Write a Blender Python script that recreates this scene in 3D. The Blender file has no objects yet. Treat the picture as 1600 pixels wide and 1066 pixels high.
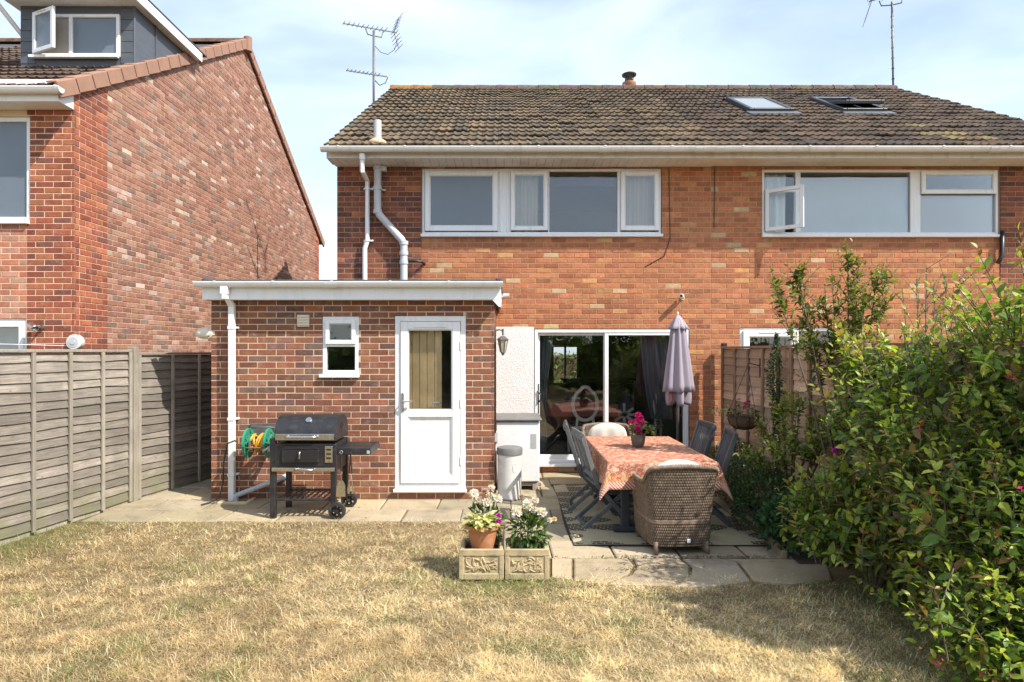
import bpy, math, random
import numpy as np
from mathutils import Vector, Matrix

random.seed(7)
rng = np.random.default_rng(7)
S = bpy.context.scene
COL = S.collection

# ------------------------------------------------------------------ camera
CAMH, FOC, VX, HY = 1.79, 1000.0, 790.0, 548.0
cam = bpy.data.cameras.new('camera')
cam.sensor_width = 36.0
cam.lens = 36.0 * FOC / 1600.0
cam.shift_x = (800 - VX) / 1600.0
cam.shift_y = (HY - 533) / 1600.0
cam.clip_start = 0.05
cam.clip_end = 2000
camo = bpy.data.objects.new('camera', cam)
COL.objects.link(camo)
camo.location = (0, 0, CAMH)
camo.rotation_euler = (math.radians(90), 0, 0)
S.camera = camo

# ------------------------------------------------------------------ light
SUNV = Vector((0.80, -0.476, 1.0)).normalized()
w = bpy.data.worlds.new('World'); S.world = w; w.use_nodes = True
nt = w.node_tree; nt.nodes.clear()
wo = nt.nodes.new('ShaderNodeOutputWorld')
bg = nt.nodes.new('ShaderNodeBackground')
sky = nt.nodes.new('ShaderNodeTexSky')
sky.sky_type = 'NISHITA'; sky.sun_disc = False
sky.sun_elevation = math.asin(SUNV.z)
sky.sun_rotation = math.atan2(SUNV.x, SUNV.y)
sky.air_density = 1.0; sky.dust_density = 1.0; sky.ozone_density = 1.2
# thin summer cloud, the same all round the sky
tc = nt.nodes.new('ShaderNodeTexCoord')
mp = nt.nodes.new('ShaderNodeMapping'); mp.inputs['Scale'].default_value = (1.0, 1.0, 3.2)
mp.inputs['Location'].default_value = (0.35, 0.0, 0.2)
n1 = nt.nodes.new('ShaderNodeTexNoise'); n1.inputs['Scale'].default_value = 2.3
n1.inputs['Detail'].default_value = 5; n1.inputs['Roughness'].default_value = 0.48
n1.inputs['Distortion'].default_value = 0.35
cr = nt.nodes.new('ShaderNodeValToRGB')
cr.color_ramp.elements[0].position = 0.36; cr.color_ramp.elements[0].color = (0.24, 0.24, 0.24, 1)
cr.color_ramp.elements[1].position = 0.85; cr.color_ramp.elements[1].color = (0.80, 0.80, 0.80, 1)
mx = nt.nodes.new('ShaderNodeMix'); mx.data_type = 'RGBA'
mx.inputs[7].default_value = (7.6, 8.7, 10.2, 1)
L = nt.links.new
L(tc.outputs['Generated'], mp.inputs['Vector']); L(mp.outputs['Vector'], n1.inputs['Vector'])
L(n1.outputs['Fac'], cr.inputs['Fac']); L(cr.outputs['Color'], mx.inputs[0])
L(sky.outputs['Color'], mx.inputs[6]); L(mx.outputs[2], bg.inputs['Color'])
bg.inputs['Strength'].default_value = 0.14
L(bg.outputs['Background'], wo.inputs['Surface'])

sun = bpy.data.lights.new('sun', 'SUN'); sun.energy = 5.0; sun.angle = math.radians(0.53)
sun.color = (1.0, 0.945, 0.86)
suno = bpy.data.objects.new('sun', sun); COL.objects.link(suno)
suno.rotation_euler = SUNV.to_track_quat('Z', 'Y').to_euler()
suno.location = SUNV * 30

S.view_settings.view_transform = 'Standard'
S.view_settings.look = 'None'
S.view_settings.exposure = 0.56
S.view_settings.gamma = 1.0
S.view_settings.use_curve_mapping = False
S.render.engine = 'CYCLES'
S.cycles.max_bounces = 7; S.cycles.diffuse_bounces = 3; S.cycles.glossy_bounces = 4
S.cycles.transmission_bounces = 5; S.cycles.transparent_max_bounces = 12
S.cycles.caustics_reflective = False; S.cycles.caustics_refractive = False
S.cycles.use_denoising = True
S.cycles.sample_clamp_indirect = 6.0

# ------------------------------------------------------------------ helpers
def px(x, y, d):
    return Vector(((x - VX) * d / FOC, d, CAMH - (y - HY) * d / FOC))
def PX(x, d): return (x - VX) * d / FOC
def PZ(y, d): return CAMH - (y - HY) * d / FOC
def R(a, b): return random.uniform(a, b)

class MB:
    def __init__(s):
        s.v = []; s.f = []; s.m = []; s.mi = 0
    def add(s, vs, fs):
        o = len(s.v); s.v.extend([tuple(p) for p in vs])
        for f in fs: s.f.append(tuple(i + o for i in f)); s.m.append(s.mi)
        return o
    def poly(s, pts): s.add(pts, [tuple(range(len(pts)))])
    def box(s, x0, x1, y0, y1, z0, z1, ch=0.0, M=None):
        if x1 < x0: x0, x1 = x1, x0
        if y1 < y0: y0, y1 = y1, y0
        if z1 < z0: z0, z1 = z1, z0
        c = min(ch, (x1-x0)*.45, (y1-y0)*.45, (z1-z0)*.45)
        if c <= 0:
            vs = [(x, y, z) for x in (x0, x1) for y in (y0, y1) for z in (z0, z1)]
            fs = [(0,1,3,2), (4,6,7,5), (0,4,5,1), (2,3,7,6), (0,2,6,4), (1,5,7,3)]
        else:
            vs = []; X = (x0, x1); Y = (y0, y1); Z = (z0, z1)
            idx = {}
            for i in (0, 1):
                for j in (0, 1):
                    for k in (0, 1):
                        sx, sy, sz = 1-2*i, 1-2*j, 1-2*k
                        idx[i,j,k,0] = len(vs); vs.append((X[i], Y[j]+sy*c, Z[k]+sz*c))
                        idx[i,j,k,1] = len(vs); vs.append((X[i]+sx*c, Y[j], Z[k]+sz*c))
                        idx[i,j,k,2] = len(vs); vs.append((X[i]+sx*c, Y[j]+sy*c, Z[k]))
            g = lambda i,j,k,a: idx[i,j,k,a]
            fs = []
            for i in (0, 1):
                q = [g(i,0,0,0), g(i,0,1,0), g(i,1,1,0), g(i,1,0,0)]; fs.append(tuple(q if i == 0 else q[::-1]))
                q = [g(0,i,0,1), g(1,i,0,1), g(1,i,1,1), g(0,i,1,1)]; fs.append(tuple(q if i == 0 else q[::-1]))
                q = [g(0,0,i,2), g(0,1,i,2), g(1,1,i,2), g(1,0,i,2)]; fs.append(tuple(q if i == 0 else q[::-1]))
            for j in (0, 1):
                for k in (0, 1):
                    q = [g(0,j,k,1), g(0,j,k,2), g(1,j,k,2), g(1,j,k,1)]; fs.append(tuple(q if (j+k) % 2 == 0 else q[::-1]))
                    q = [g(j,0,k,2), g(j,0,k,0), g(j,1,k,0), g(j,1,k,2)]; fs.append(tuple(q if (j+k) % 2 == 0 else q[::-1]))
                    q = [g(j,k,0,0), g(j,k,0,1), g(j,k,1,1), g(j,k,1,0)]; fs.append(tuple(q if (j+k) % 2 == 0 else q[::-1]))
                    for i in (0, 1):
                        q = [g(i,j,k,0), g(i,j,k,1), g(i,j,k,2)]; fs.append(tuple(q if (i+j+k) % 2 == 1 else q[::-1]))
        if M is not None: vs = [M @ Vector(p) for p in vs]
        s.add(vs, fs); return s
    def bar(s, a, b, w, h, ch=0.0, up=(0,0,1)):
        a = Vector(a); b = Vector(b); d = (b - a); ln = d.length; d.normalize()
        up = Vector(up); x = d.cross(up)
        if x.length < 1e-4: x = d.cross(Vector((0,1,0)))
        x.normalize(); z = x.cross(d)
        M = Matrix(((x.x, d.x, z.x, a.x), (x.y, d.y, z.y, a.y), (x.z, d.z, z.z, a.z), (0,0,0,1)))
        return s.box(-w/2, w/2, 0, ln, -h/2, h/2, ch, M)
    def tube(s, pts, r, n=8, cap=True, closed=False):
        pts = [Vector(p) for p in pts]; N = len(pts)
        rr = r if isinstance(r, (list, tuple)) else [r]*N
        vs = []; prev = None
        for i, p in enumerate(pts):
            if closed: t = pts[(i+1) % N] - pts[i-1]
            else: t = pts[min(i+1, N-1)] - pts[max(i-1, 0)]
            t.normalize()
            if prev is None:
                x = t.cross(Vector((0,0,1)))
                if x.length < 1e-3: x = t.cross(Vector((0,1,0)))
            else: x = prev - t * prev.dot(t)
            x.normalize(); prev = x; y = t.cross(x)
            for k in range(n):
                a = 2*math.pi*k/n
                vs.append(p + (x*math.cos(a) + y*math.sin(a))*rr[i])
        fs = []
        for i in range(N if closed else N-1):
            j = (i+1) % N
            for k in range(n):
                l = (k+1) % n
                fs.append((i*n+k, i*n+l, j*n+l, j*n+k))
        if cap and not closed:
            fs.append(tuple(range(n))[::-1]); fs.append(tuple(range((N-1)*n, N*n)))
        s.add(vs, fs); return s
    def lathe(s, prof, c=(0,0,0), n=20, ax='z', cap=True):
        vs = []
        for r, h in prof:
            for k in range(n):
                a = 2*math.pi*k/n; p = (r*math.cos(a), r*math.sin(a), h)
                if ax == 'x': p = (p[2], p[0], p[1])
                if ax == 'y': p = (p[1], p[2], p[0])
                vs.append((p[0]+c[0], p[1]+c[1], p[2]+c[2]))
        fs = []
        for i in range(len(prof)-1):
            for k in range(n):
                l = (k+1) % n
                fs.append((i*n+k, i*n+l, (i+1)*n+l, (i+1)*n+k))
        if cap:
            fs.append(tuple(range(n))[::-1]); fs.append(tuple(range((len(prof)-1)*n, len(prof)*n)))
        s.add(vs, fs); return s
    def prism(s, pts, y0, y1, ax='y'):
        n = len(pts)
        mk = {'y': lambda p, t: (p[0], t, p[1]), 'x': lambda p, t: (t, p[0], p[1]), 'z': lambda p, t: (p[0], p[1], t)}[ax]
        vs = [mk(p, y0) for p in pts] + [mk(p, y1) for p in pts]
        fs = [tuple(range(n)), tuple(range(2*n-1, n-1, -1))]
        for i in range(n):
            j = (i+1) % n; fs.append((i, i+n, j+n, j))
        s.add(vs, fs); return s
    def grid(s, P):
        h = len(P); wd = len(P[0]); vs = [p for row in P for p in row]
        fs = [(i*wd+j, i*wd+j+1, (i+1)*wd+j+1, (i+1)*wd+j) for i in range(h-1) for j in range(wd-1)]
        s.add(vs, fs); return s
    def ring(s, x0, x1, z0, z1, wd, y0, y1, ch=0.004):
        """picture-frame of four bars in an x-z plane, butted"""
        s.box(x0, x0+wd, y0, y1, z0, z1, ch); s.box(x1-wd, x1, y0, y1, z0, z1, ch)
        s.box(x0+wd-.0005, x1-wd+.0005, y0, y1, z0, z0+wd, ch); s.box(x0+wd-.0005, x1-wd+.0005, y0, y1, z1-wd, z1, ch)
        return s
    def xf(s, M, start=0):
        for i in range(start, len(s.v)): s.v[i] = tuple(M @ Vector(s.v[i]))
        return s
    def build(s, name, mats, parent=None, smooth=False, local=False, loc=None, auto=None):
        me = bpy.data.meshes.new(name)
        off = Vector((0,0,0))
        if parent is not None and not local: off = wloc(parent)
        me.from_pydata([(v[0]-off.x, v[1]-off.y, v[2]-off.z) for v in s.v] if not local else s.v, [], s.f)
        if not isinstance(mats, (list, tuple)): mats = [mats]
        for m in mats: me.materials.append(m)
        if len(mats) > 1: me.polygons.foreach_set('material_index', s.m)
        if smooth: me.polygons.foreach_set('use_smooth', [True]*len(me.polygons))
        me.update()
        o = bpy.data.objects.new(name, me); COL.objects.link(o)
        if auto: 
            me.polygons.foreach_set('use_smooth', [True]*len(me.polygons))
            me.set_sharp_from_angle(angle=math.radians(auto))
        if parent is not None: o.parent = parent
        elif loc is not None: o.location = loc
        return o

def wloc(o):
    v = Vector((0,0,0))
    while o is not None: v = v + o.location; o = o.parent
    return v
def tag(o, label=None, cat=None, group=None, kind=None):
    if label: o['label'] = label
    if cat: o['category'] = cat
    if group: o['group'] = group
    if kind: o['kind'] = kind
    return o
def T(name, label, cat, loc=(0,0,0), group=None, rz=0.0, kind=None):
    o = bpy.data.objects.new(name, None); COL.objects.link(o)
    o.location = loc; o.rotation_euler = (0, 0, rz); o.empty_display_size = 0.1
    return tag(o, label, cat, group, kind)
def copy_tree(o, parent=None):
    c = o.copy(); COL.objects.link(c); c.parent = parent
    for ch in list(o.children): copy_tree(ch, c)
    return c
def inst(name, me, parent, loc, scale=None, rot=None, color=None, M=None):
    o = bpy.data.objects.new(name, me); COL.objects.link(o); o.parent = parent
    if M is not None: o.matrix_local = M
    else:
        o.location = loc
        if scale: o.scale = scale
        if rot: o.rotation_euler = rot
    if color is not None: o.color = (color[0], color[1], color[2], 1)
    return o

# ------------------------------------------------------------------ materials
class NT:
    def __init__(s, name):
        s.m = bpy.data.materials.new(name); s.m.use_nodes = True
        s.t = s.m.node_tree; s.t.nodes.clear()
        s.out = s.t.nodes.new('ShaderNodeOutputMaterial')
    def n(s, typ, **kw):
        nd = s.t.nodes.new('ShaderNode'+typ)
        for k, v in kw.items(): setattr(nd, k, v)
        return nd
    def l(s, a, b): s.t.links.new(a, b)
    def set(s, inp, v):
        if hasattr(v, 'is_output') or isinstance(v, bpy.types.NodeSocket): s.l(v, inp)
        else:
            if isinstance(v, (tuple, list)) and len(v) == 3 and inp.type == 'RGBA': v = (*v, 1)
            inp.default_value = v
    def math(s, op, a, b=0.0, c=0.0, clamp=False):
        nd = s.n('Math', operation=op); nd.use_clamp = clamp
        s.set(nd.inputs[0], a); s.set(nd.inputs[1], b); s.set(nd.inputs[2], c)
        return nd.outputs[0]
    def mix(s, f, a, b, mode='MIX'):
        nd = s.n('Mix', data_type='RGBA', blend_type=mode)
        s.set(nd.inputs[0], f); s.set(nd.inputs[6], a); s.set(nd.inputs[7], b)
        return nd.outputs[2]
    def pos(s):
        return s.n('NewGeometry').outputs['Position']
    def obj(s):
        return s.n('TexCoord').outputs['Object']
    def sc(s, vec, k):
        nd = s.n('Mapping'); s.l(vec, nd.inputs['Vector']); nd.inputs['Scale'].default_value = k
        return nd.outputs['Vector']
    def noise(s, vec, scale, detail=4, rough=0.55, dist=0.0):
        nd = s.n('TexNoise'); s.l(vec, nd.inputs['Vector'])
        nd.inputs['Scale'].default_value = scale; nd.inputs['Detail'].default_value = detail
        nd.inputs['Roughness'].default_value = rough; nd.inputs['Distortion'].default_value = dist
        return nd.outputs['Fac']
    def vor(s, vec, scale, feature='F1', out='Distance'):
        nd = s.n('TexVoronoi', feature=feature); s.l(vec, nd.inputs['Vector']); nd.inputs['Scale'].default_value = scale
        return nd.outputs[out]
    def ramp(s, f, stops):
        nd = s.n('ValToRGB'); s.l(f, nd.inputs[0]); e = nd.color_ramp.elements
        while len(e) < len(stops): e.new(0.5)
        for i, (p, c) in enumerate(stops):
            e[i].position = p; e[i].color = (*c, 1) if not isinstance(c, (int, float)) else (c, c, c, 1)
        return nd.outputs[0]
    def mr(s, f, a, b, c, d):
        nd = s.n('MapRange'); s.set(nd.inputs[0], f)
        for i, v in enumerate((a, b, c, d)): nd.inputs[i+1].default_value = v
        return nd.outputs[0]
    def bump(s, h, strength=0.4, dist=0.01, prev=None):
        nd = s.n('Bump'); s.l(h, nd.inputs['Height']); nd.inputs['Strength'].default_value = strength
        nd.inputs['Distance'].default_value = dist
        if prev is not None: s.l(prev, nd.inputs['Normal'])
        return nd.outputs[0]
    def bsdf(s, col, rough=0.7, metal=0.0, normal=None, spec=0.5, **kw):
        nd = s.n('BsdfPrincipled')
        s.set(nd.inputs['Base Color'], col); s.set(nd.inputs['Roughness'], rough); s.set(nd.inputs['Metallic'], metal)
        s.set(nd.inputs['Specular IOR Level'], spec)
        if normal is not None: s.l(normal, nd.inputs['Normal'])
        for k, v in kw.items(): s.set(nd.inputs[k.replace('_', ' ')], v)
        return nd.outputs[0]
    def done(s, sh): s.l(sh, s.out.inputs['Surface']); return s.m

def plain(name, col, rough=0.6, metal=0.0, var=0.12, scale=6.0, bump=0.0, bscale=60.0, spec=0.5, dirt=None, dscale=2.0, damt=0.5, stretch=None):
    """base colour with soft cloudy variation, optional dirt patches and fine relief"""
    k = NT(name); p = k.pos()
    if stretch: p = k.sc(p, stretch)
    n = k.noise(p, scale, 5)
    c = k.mix(n, tuple(x*(1-var) for x in col), tuple(min(1, x*(1+var)) for x in col))
    r = k.mr(k.noise(p, scale*2.3, 3), 0.3, 0.7, max(0.02, rough-.08), min(1, rough+.08))
    if dirt is not None:
        d = k.noise(p, dscale, 8, 0.68)
        d = k.mr(d, 0.5, 0.72, 0.0, damt)
        c = k.mix(d, c, dirt)
    nrm = k.bump(k.noise(p, bscale, 4), bump, 0.01) if bump > 0 else None
    return k.done(k.bsdf(c, r, metal, nrm, spec))

def col_source(k, src):
    if src == 'obj': return k.n('ObjectInfo').outputs['Color']
    return k.n('Attribute', attribute_name='bc').outputs['Color']

def brick_mat(name, src):
    k = NT(name); p = k.pos(); base = col_source(k, src)
    a = k.noise(p, 14, 6, 0.65); b = k.noise(p, 70, 4, 0.6)
    v = k.math('ADD', k.mr(a, 0.25, 0.75, 0.70, 1.26), k.mr(b, 0.3, 0.7, -0.13, 0.13))
    c = k.mix(1.0, base, v, 'MULTIPLY')
    soot = k.mr(k.noise(p, 5.0, 7, 0.7), 0.56, 0.76, 0.0, 0.32)
    c = k.mix(soot, c, (0.10, 0.06, 0.045))
    pale = k.mr(k.noise(p, 9.0, 7, 0.72), 0.56, 0.74, 0.0, 0.42)
    c = k.mix(pale, c, (0.52, 0.38, 0.28))
    nb = k.bump(k.noise(p, 48, 6, 0.7), 0.55, 0.010)
    return k.done(k.bsdf(c, 0.88, 0, nb, 0.25))
def mortar_mat(name, col):
    k = NT(name); p = k.pos()
    c = k.mix(k.noise(p, 5, 6, 0.65), tuple(x*.68 for x in col), tuple(x*1.15 for x in col))
    nb = k.bump(k.noise(p, 150, 4), 0.6, 0.005)
    return k.done(k.bsdf(c, 0.95, 0, nb, 0.15))
def tile_mat(name, src):
    k = NT(name); p = k.pos(); base = col_source(k, src)
    v = k.mr(k.noise(p, 12, 6, 0.7), 0.25, 0.75, 0.60, 1.12)
    c = k.mix(1.0, base, v, 'MULTIPLY')
    moss = k.math('MAXIMUM', k.mr(k.noise(p, 8.0, 8, 0.78), 0.47, 0.62, 0.0, 0.70), k.mr(k.noise(p, 1.6, 5, 0.7), 0.52, 0.70, 0.0, 0.40))
    c = k.mix(moss, c, (0.035, 0.031, 0.026))
    lich = k.mr(k.noise(p, 21, 5, 0.7), 0.68, 0.78, 0.0, 0.28)
    c = k.mix(lich, c, (0.36, 0.34, 0.27))
    nb = k.bump(k.noise(p, 40, 7, 0.75), 0.9, 0.02)
    return k.done(k.bsdf(c, 0.93, 0, nb, 0.2))
def leaf_mat(name, src, rough=0.42, trans=0.42):
    k = NT(name); p = k.pos(); base = col_source(k, src)
    c = k.mix(1.0, base, k.mr(k.noise(p, 35, 3), 0.3, 0.7, 0.78, 1.22), 'MULTIPLY')
    pr = k.bsdf(c, rough, 0, None, 0.45)
    tr = k.n('BsdfTranslucent'); k.l(k.mix(1.0, c, (1.25, 1.35, 0.55), 'MULTIPLY'), tr.inputs['Color'])
    ms = k.n('MixShader'); ms.inputs[0].default_value = trans; k.l(pr, ms.inputs[1]); k.l(tr.outputs[0], ms.inputs[2])
    return k.done(ms.outputs[0])
def glass_mat(name, tint=(0.98, 0.99, 0.99), refl=1.5, base=0.02):
    k = NT(name)
    fr = k.n('Fresnel'); fr.inputs['IOR'].default_value = 1.5
    f = k.math('ADD', k.math('MULTIPLY', fr.outputs[0], refl), base, clamp=True)
    p = k.pos(); nb = k.bump(k.noise(p, 2.2, 2), 0.06, 0.05)
    gl = k.n('BsdfGlossy'); gl.inputs['Roughness'].default_value = 0.0; k.l(nb, gl.inputs['Normal'])
    tr = k.n('BsdfTransparent'); tr.inputs['Color'].default_value = (*tint, 1)
    ms = k.n('MixShader'); k.l(f, ms.inputs[0]); k.l(tr.outputs[0], ms.inputs[1]); k.l(gl.outputs[0], ms.inputs[2])
    return k.done(ms.outputs[0])

M = {}
M['brick_o'] = brick_mat('brick_single', 'obj'); M['brick_a'] = brick_mat('brick_field', 'attr')
M['tile_o'] = tile_mat('roof_tile_single', 'obj'); M['tile_a'] = tile_mat('roof_tile_field', 'attr')
M['leaf_o'] = leaf_mat('leaf_single', 'obj'); M['leaf_a'] = leaf_mat('leaf_field', 'attr')
M['petal_a'] = leaf_mat('petal', 'attr', 0.6, 0.25)
M['straw'] = leaf_mat('dry_grass', 'attr', 0.7, 0.25)
M['upvc'] = plain('white_upvc', (0.80, 0.80, 0.79), 0.35, var=0.03, dirt=(0.52, 0.49, 0.43), dscale=2.2, damt=0.34, stretch=(5, 5, .8))
M['upvc_old'] = plain('weathered_white_upvc', (0.74, 0.73, 0.69), 0.45, var=0.05, dirt=(0.40, 0.36, 0.29), dscale=2.0, damt=0.5, stretch=(4, 4, .8))
M['soffit'] = plain('soffit_board', (0.80, 0.78, 0.74), 0.55, var=0.06, dirt=(0.38, 0.34, 0.28), dscale=2.2, damt=0.5)
M['gpipe'] = plain('grey_soil_pipe', (0.50, 0.51, 0.52), 0.45, var=0.07, dirt=(0.3, 0.29, 0.27), damt=0.35)
M['felt'] = plain('roof_felt', (0.075, 0.075, 0.075), 0.95, var=0.35, scale=30, bump=0.8, bscale=220)
M['lead'] = plain('grey_cladding', (0.085, 0.095, 0.11), 0.5, var=0.25, scale=5, bump=0.15, bscale=30, stretch=(1, 1, 6))
M['dark'] = plain('black_paint', (0.018, 0.018, 0.02), 0.42, var=0.3, scale=12, dirt=(0.11, 0.10, 0.09), dscale=6, damt=0.35)
M['blackplastic'] = plain('black_plastic', (0.02, 0.02, 0.02), 0.5, var=0.2)
M['rubber'] = plain('rubber', (0.022, 0.022, 0.022), 0.8, var=0.3, dirt=(0.14, 0.12, 0.10), dscale=14, damt=0.5)
M['steel'] = plain('stainless_steel', (0.62, 0.60, 0.56), 0.28, metal=1.0, var=0.12, dirt=(0.34, 0.31, 0.27), dscale=9, damt=0.4)
M['galv'] = plain('aerial_metal', (0.16, 0.155, 0.15), 0.55, metal=0.5, var=0.4, scale=20)
M['render'] = None
k = NT('roughcast_render'); p = k.pos(); nn = k.noise(p, 62, 4, 0.6)
M['render'] = k.done(k.bsdf(k.mix(k.noise(p, 4, 6, 0.7), (0.78, 0.77, 0.74), (0.86, 0.85, 0.83)), 0.9, 0, k.bump(nn, 0.9, 0.016), 0.2))
M['glass'] = glass_mat('window_glass')
M['glass_door'] = glass_mat('door_glass', (1.0, 1.0, 1.0), 0.7, 0.0)
M['glass_dark'] = glass_mat('patio_glass', (0.98, 0.99, 0.99), 1.6, 0.03)
k = NT('frosted_glass'); p = k.pos()
nb = k.bump(k.noise(p, 130, 3), 0.5, 0.004)
M['frost'] = k.done(k.bsdf(k.mix(k.noise(p, 2.5, 3), (0.10, 0.125, 0.15), (0.14, 0.165, 0.19)), 0.18, 0, nb, 0.9))
def wood_mat(name, c1, c2, c3, axis, green=0.0, rough=0.85):
    k = NT(name); p = k.pos()
    st = {'y': (14, 1.2, 60), 'x': (1.2, 14, 60), 'z': (50, 50, 1.5)}[axis]
    g = k.noise(k.sc(p, st), 1.6, 6, 0.65, 0.6)
    c = k.ramp(g, [(0.25, c1), (0.5, c2), (0.78, c3)])
    oi = k.n('ObjectInfo').outputs['Random']
    c = k.mix(1.0, c, k.mr(oi, 0, 1, 0.62, 1.25), 'MULTIPLY')
    st2 = k.mr(k.noise(p, 3.2, 5, 0.6), 0.42, 0.66, 0.0, 0.55)
    c = k.mix(st2, c, tuple(x*.55 for x in c2))
    kn = k.mr(k.vor(k.sc(p, {'y': (1, 5.5, 13), 'x': (5.5, 1, 13), 'z': (12, 12, 3)}[axis]), 1.0), 0.03, 0.11, 0.8, 0.0)
    c = k.mix(kn, c, (0.10, 0.07, 0.05))
    if green > 0:
        z = k.n('SeparateXYZ'); k.l(p, z.inputs[0])
        gm = k.math('MULTIPLY', k.mr(z.outputs[2], 0.0, 0.5, green, 0.0), k.mr(k.noise(p, 6, 5), 0.35, 0.65, 0, 1))
        c = k.mix(gm, c, (0.17, 0.18, 0.07))
    nb = k.bump(g, 0.5, 0.01)
    return k.done(k.bsdf(c, rough, 0, nb, 0.25))
M['fence_grey'] = wood_mat('weathered_fence_board', (0.135, 0.115, 0.095), (0.255, 0.22, 0.18), (0.40, 0.36, 0.305), 'y', 0.6)
M['batten_grey'] = wood_mat('weathered_fence_batten', (0.23, 0.20, 0.16), (0.35, 0.31, 0.25), (0.47, 0.42, 0.34), 'z', 0.5)
M['fence_brown'] = wood_mat('brown_fence_board', (0.42, 0.26, 0.155), (0.60, 0.41, 0.27), (0.72, 0.53, 0.37), 'y')
M['batten_brown'] = wood_mat('brown_fence_batten', (0.20, 0.115, 0.065), (0.31, 0.19, 0.115), (0.42, 0.28, 0.175), 'z')
M['chairwood'] = wood_mat('grey_painted_wood', (0.085, 0.09, 0.095), (0.13, 0.135, 0.135), (0.20, 0.20, 0.195), 'z', rough=0.6)
M['tablewood'] = wood_mat('dark_blue_grey_wood', (0.03, 0.036, 0.045), (0.045, 0.053, 0.062), (0.075, 0.08, 0.09), 'z', rough=0.55)
M['terracotta'] = plain('terracotta', (0.42, 0.17, 0.075), 0.6, var=0.3, scale=9, dirt=(0.55, 0.40, 0.28), dscale=11, damt=0.5)
M['clay'] = plain('brown_clay', (0.30, 0.165, 0.11), 0.85, var=0.22, scale=7, bump=0.3, bscale=90, dirt=(0.22, 0.13, 0.09), dscale=5, damt=0.5)
M['soil'] = plain('soil', (0.06, 0.045, 0.03), 0.95, var=0.5, scale=40, bump=1.0, bscale=120)
M['stone'] = plain('reconstituted_stone', (0.47, 0.37, 0.21), 0.92, var=0.3, scale=14, bump=0.6, bscale=120, dirt=(0.12, 0.105, 0.08), dscale=6, damt=0.85)
M['enamel'] = plain('white_enamel', (0.82, 0.82, 0.81), 0.3, var=0.02, dirt=(0.55, 0.52, 0.46), dscale=5, damt=0.2)
M['binwhite'] = plain('worn_white_bin', (0.66, 0.64, 0.60), 0.5, var=0.08, scale=9, dirt=(0.36, 0.31, 0.25), dscale=8, damt=0.55)
M['greylid'] = plain('grey_plastic_lid', (0.17, 0.17, 0.165), 0.55, var=0.15, dirt=(0.30, 0.28, 0.25), dscale=6, damt=0.35)
M['cream'] = plain('cream_plastic', (0.68, 0.62, 0.48), 0.5, var=0.06, dirt=(0.4, 0.33, 0.22), damt=0.3)
M['green'] = plain('green_plastic', (0.02, 0.27, 0.16), 0.4, var=0.12, dirt=(0.2, 0.3, 0.22), damt=0.25)
M['yellow'] = plain('yellow_hose', (0.62, 0.33, 0.03), 0.5, var=0.2, scale=20)
M['fabric_lilac'] = plain('lilac_canvas', (0.34, 0.295, 0.335), 0.9, var=0.10, scale=5, bump=0.3, bscale=400)
M['cushion'] = plain('cream_cushion', (0.66, 0.60, 0.51), 0.9, var=0.06, bump=0.25, bscale=300)
M['cushion_grey'] = plain('striped_grey_cushion', (0.52, 0.52, 0.52), 0.9, var=0.15, scale=18, bump=0.3, bscale=260)
M['curtain_grey'] = plain('grey_curtain', (0.22, 0.235, 0.25), 0.9, var=0.1)
M['curtain_cream'] = plain('cream_curtain', (0.62, 0.56, 0.46), 0.9, var=0.08)
M['blind'] = plain('pale_blue_sheet', (0.80, 0.88, 0.88), 0.85, var=0.05)
M['creamwood'] = plain('cream_painted_wood', (0.88, 0.80, 0.62), 0.5, var=0.06)
M['darkfloor'] = plain('dark_carpet', (0.10, 0.09, 0.085), 0.9, var=0.2)
M['roomwall'] = plain('room_wall', (0.40, 0.36, 0.31), 0.9, var=0.08)
M['pine'] = wood_mat('pine_boarding', (0.56, 0.40, 0.19), (0.70, 0.52, 0.27), (0.80, 0.62, 0.35), 'z', rough=0.6)
M['bark'] = plain('bark', (0.13, 0.09, 0.06), 0.9, var=0.35, scale=30, bump=0.8, bscale=60)
M['coir'] = plain('coir_liner', (0.20, 0.13, 0.075), 0.95, var=0.4, scale=25, bump=1.0, bscale=80)
M['greypot'] = plain('grey_pot', (0.13, 0.115, 0.10), 0.6, var=0.2, scale=12)
M['velux'] = plain('roof_window_frame', (0.055, 0.058, 0.065), 0.45, metal=0.3, var=0.15)
M['bulb'] = plain('lantern_glass', (0.50, 0.45, 0.32), 0.2, var=0.1)
M['blue'] = plain('blue_bench_paint', (0.05, 0.14, 0.30), 0.5)
M['redcloth'] = plain('red_cloth', (0.45, 0.12, 0.09), 0.8)
M['paper'] = plain('faded_paper_label', (0.42, 0.41, 0.39), 0.8, var=0.25, scale=60)
# ------------------------------------------------------------------ ground
def value_noise(x, y, scale, seed=0):
    g = np.random.default_rng(seed).random((128, 128))
    u = x*scale; v = y*scale
    i = np.floor(u).astype(int); j = np.floor(v).astype(int); fu = u-i; fv = v-j
    fu = fu*fu*(3-2*fu); fv = fv*fv*(3-2*fv)
    a = g[i % 128, j % 128]; b = g[(i+1) % 128, j % 128]; c = g[i % 128, (j+1) % 128]; d = g[(i+1) % 128, (j+1) % 128]
    return (a*(1-fu)+b*fu)*(1-fv)+(c*(1-fu)+d*fu)*fv
def fbm(x, y, scale, seed=0):
    return value_noise(x, y, scale, seed)*.55 + value_noise(x, y, scale*2.1, seed+1)*.28 + value_noise(x, y, scale*4.7, seed+2)*.17

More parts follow.
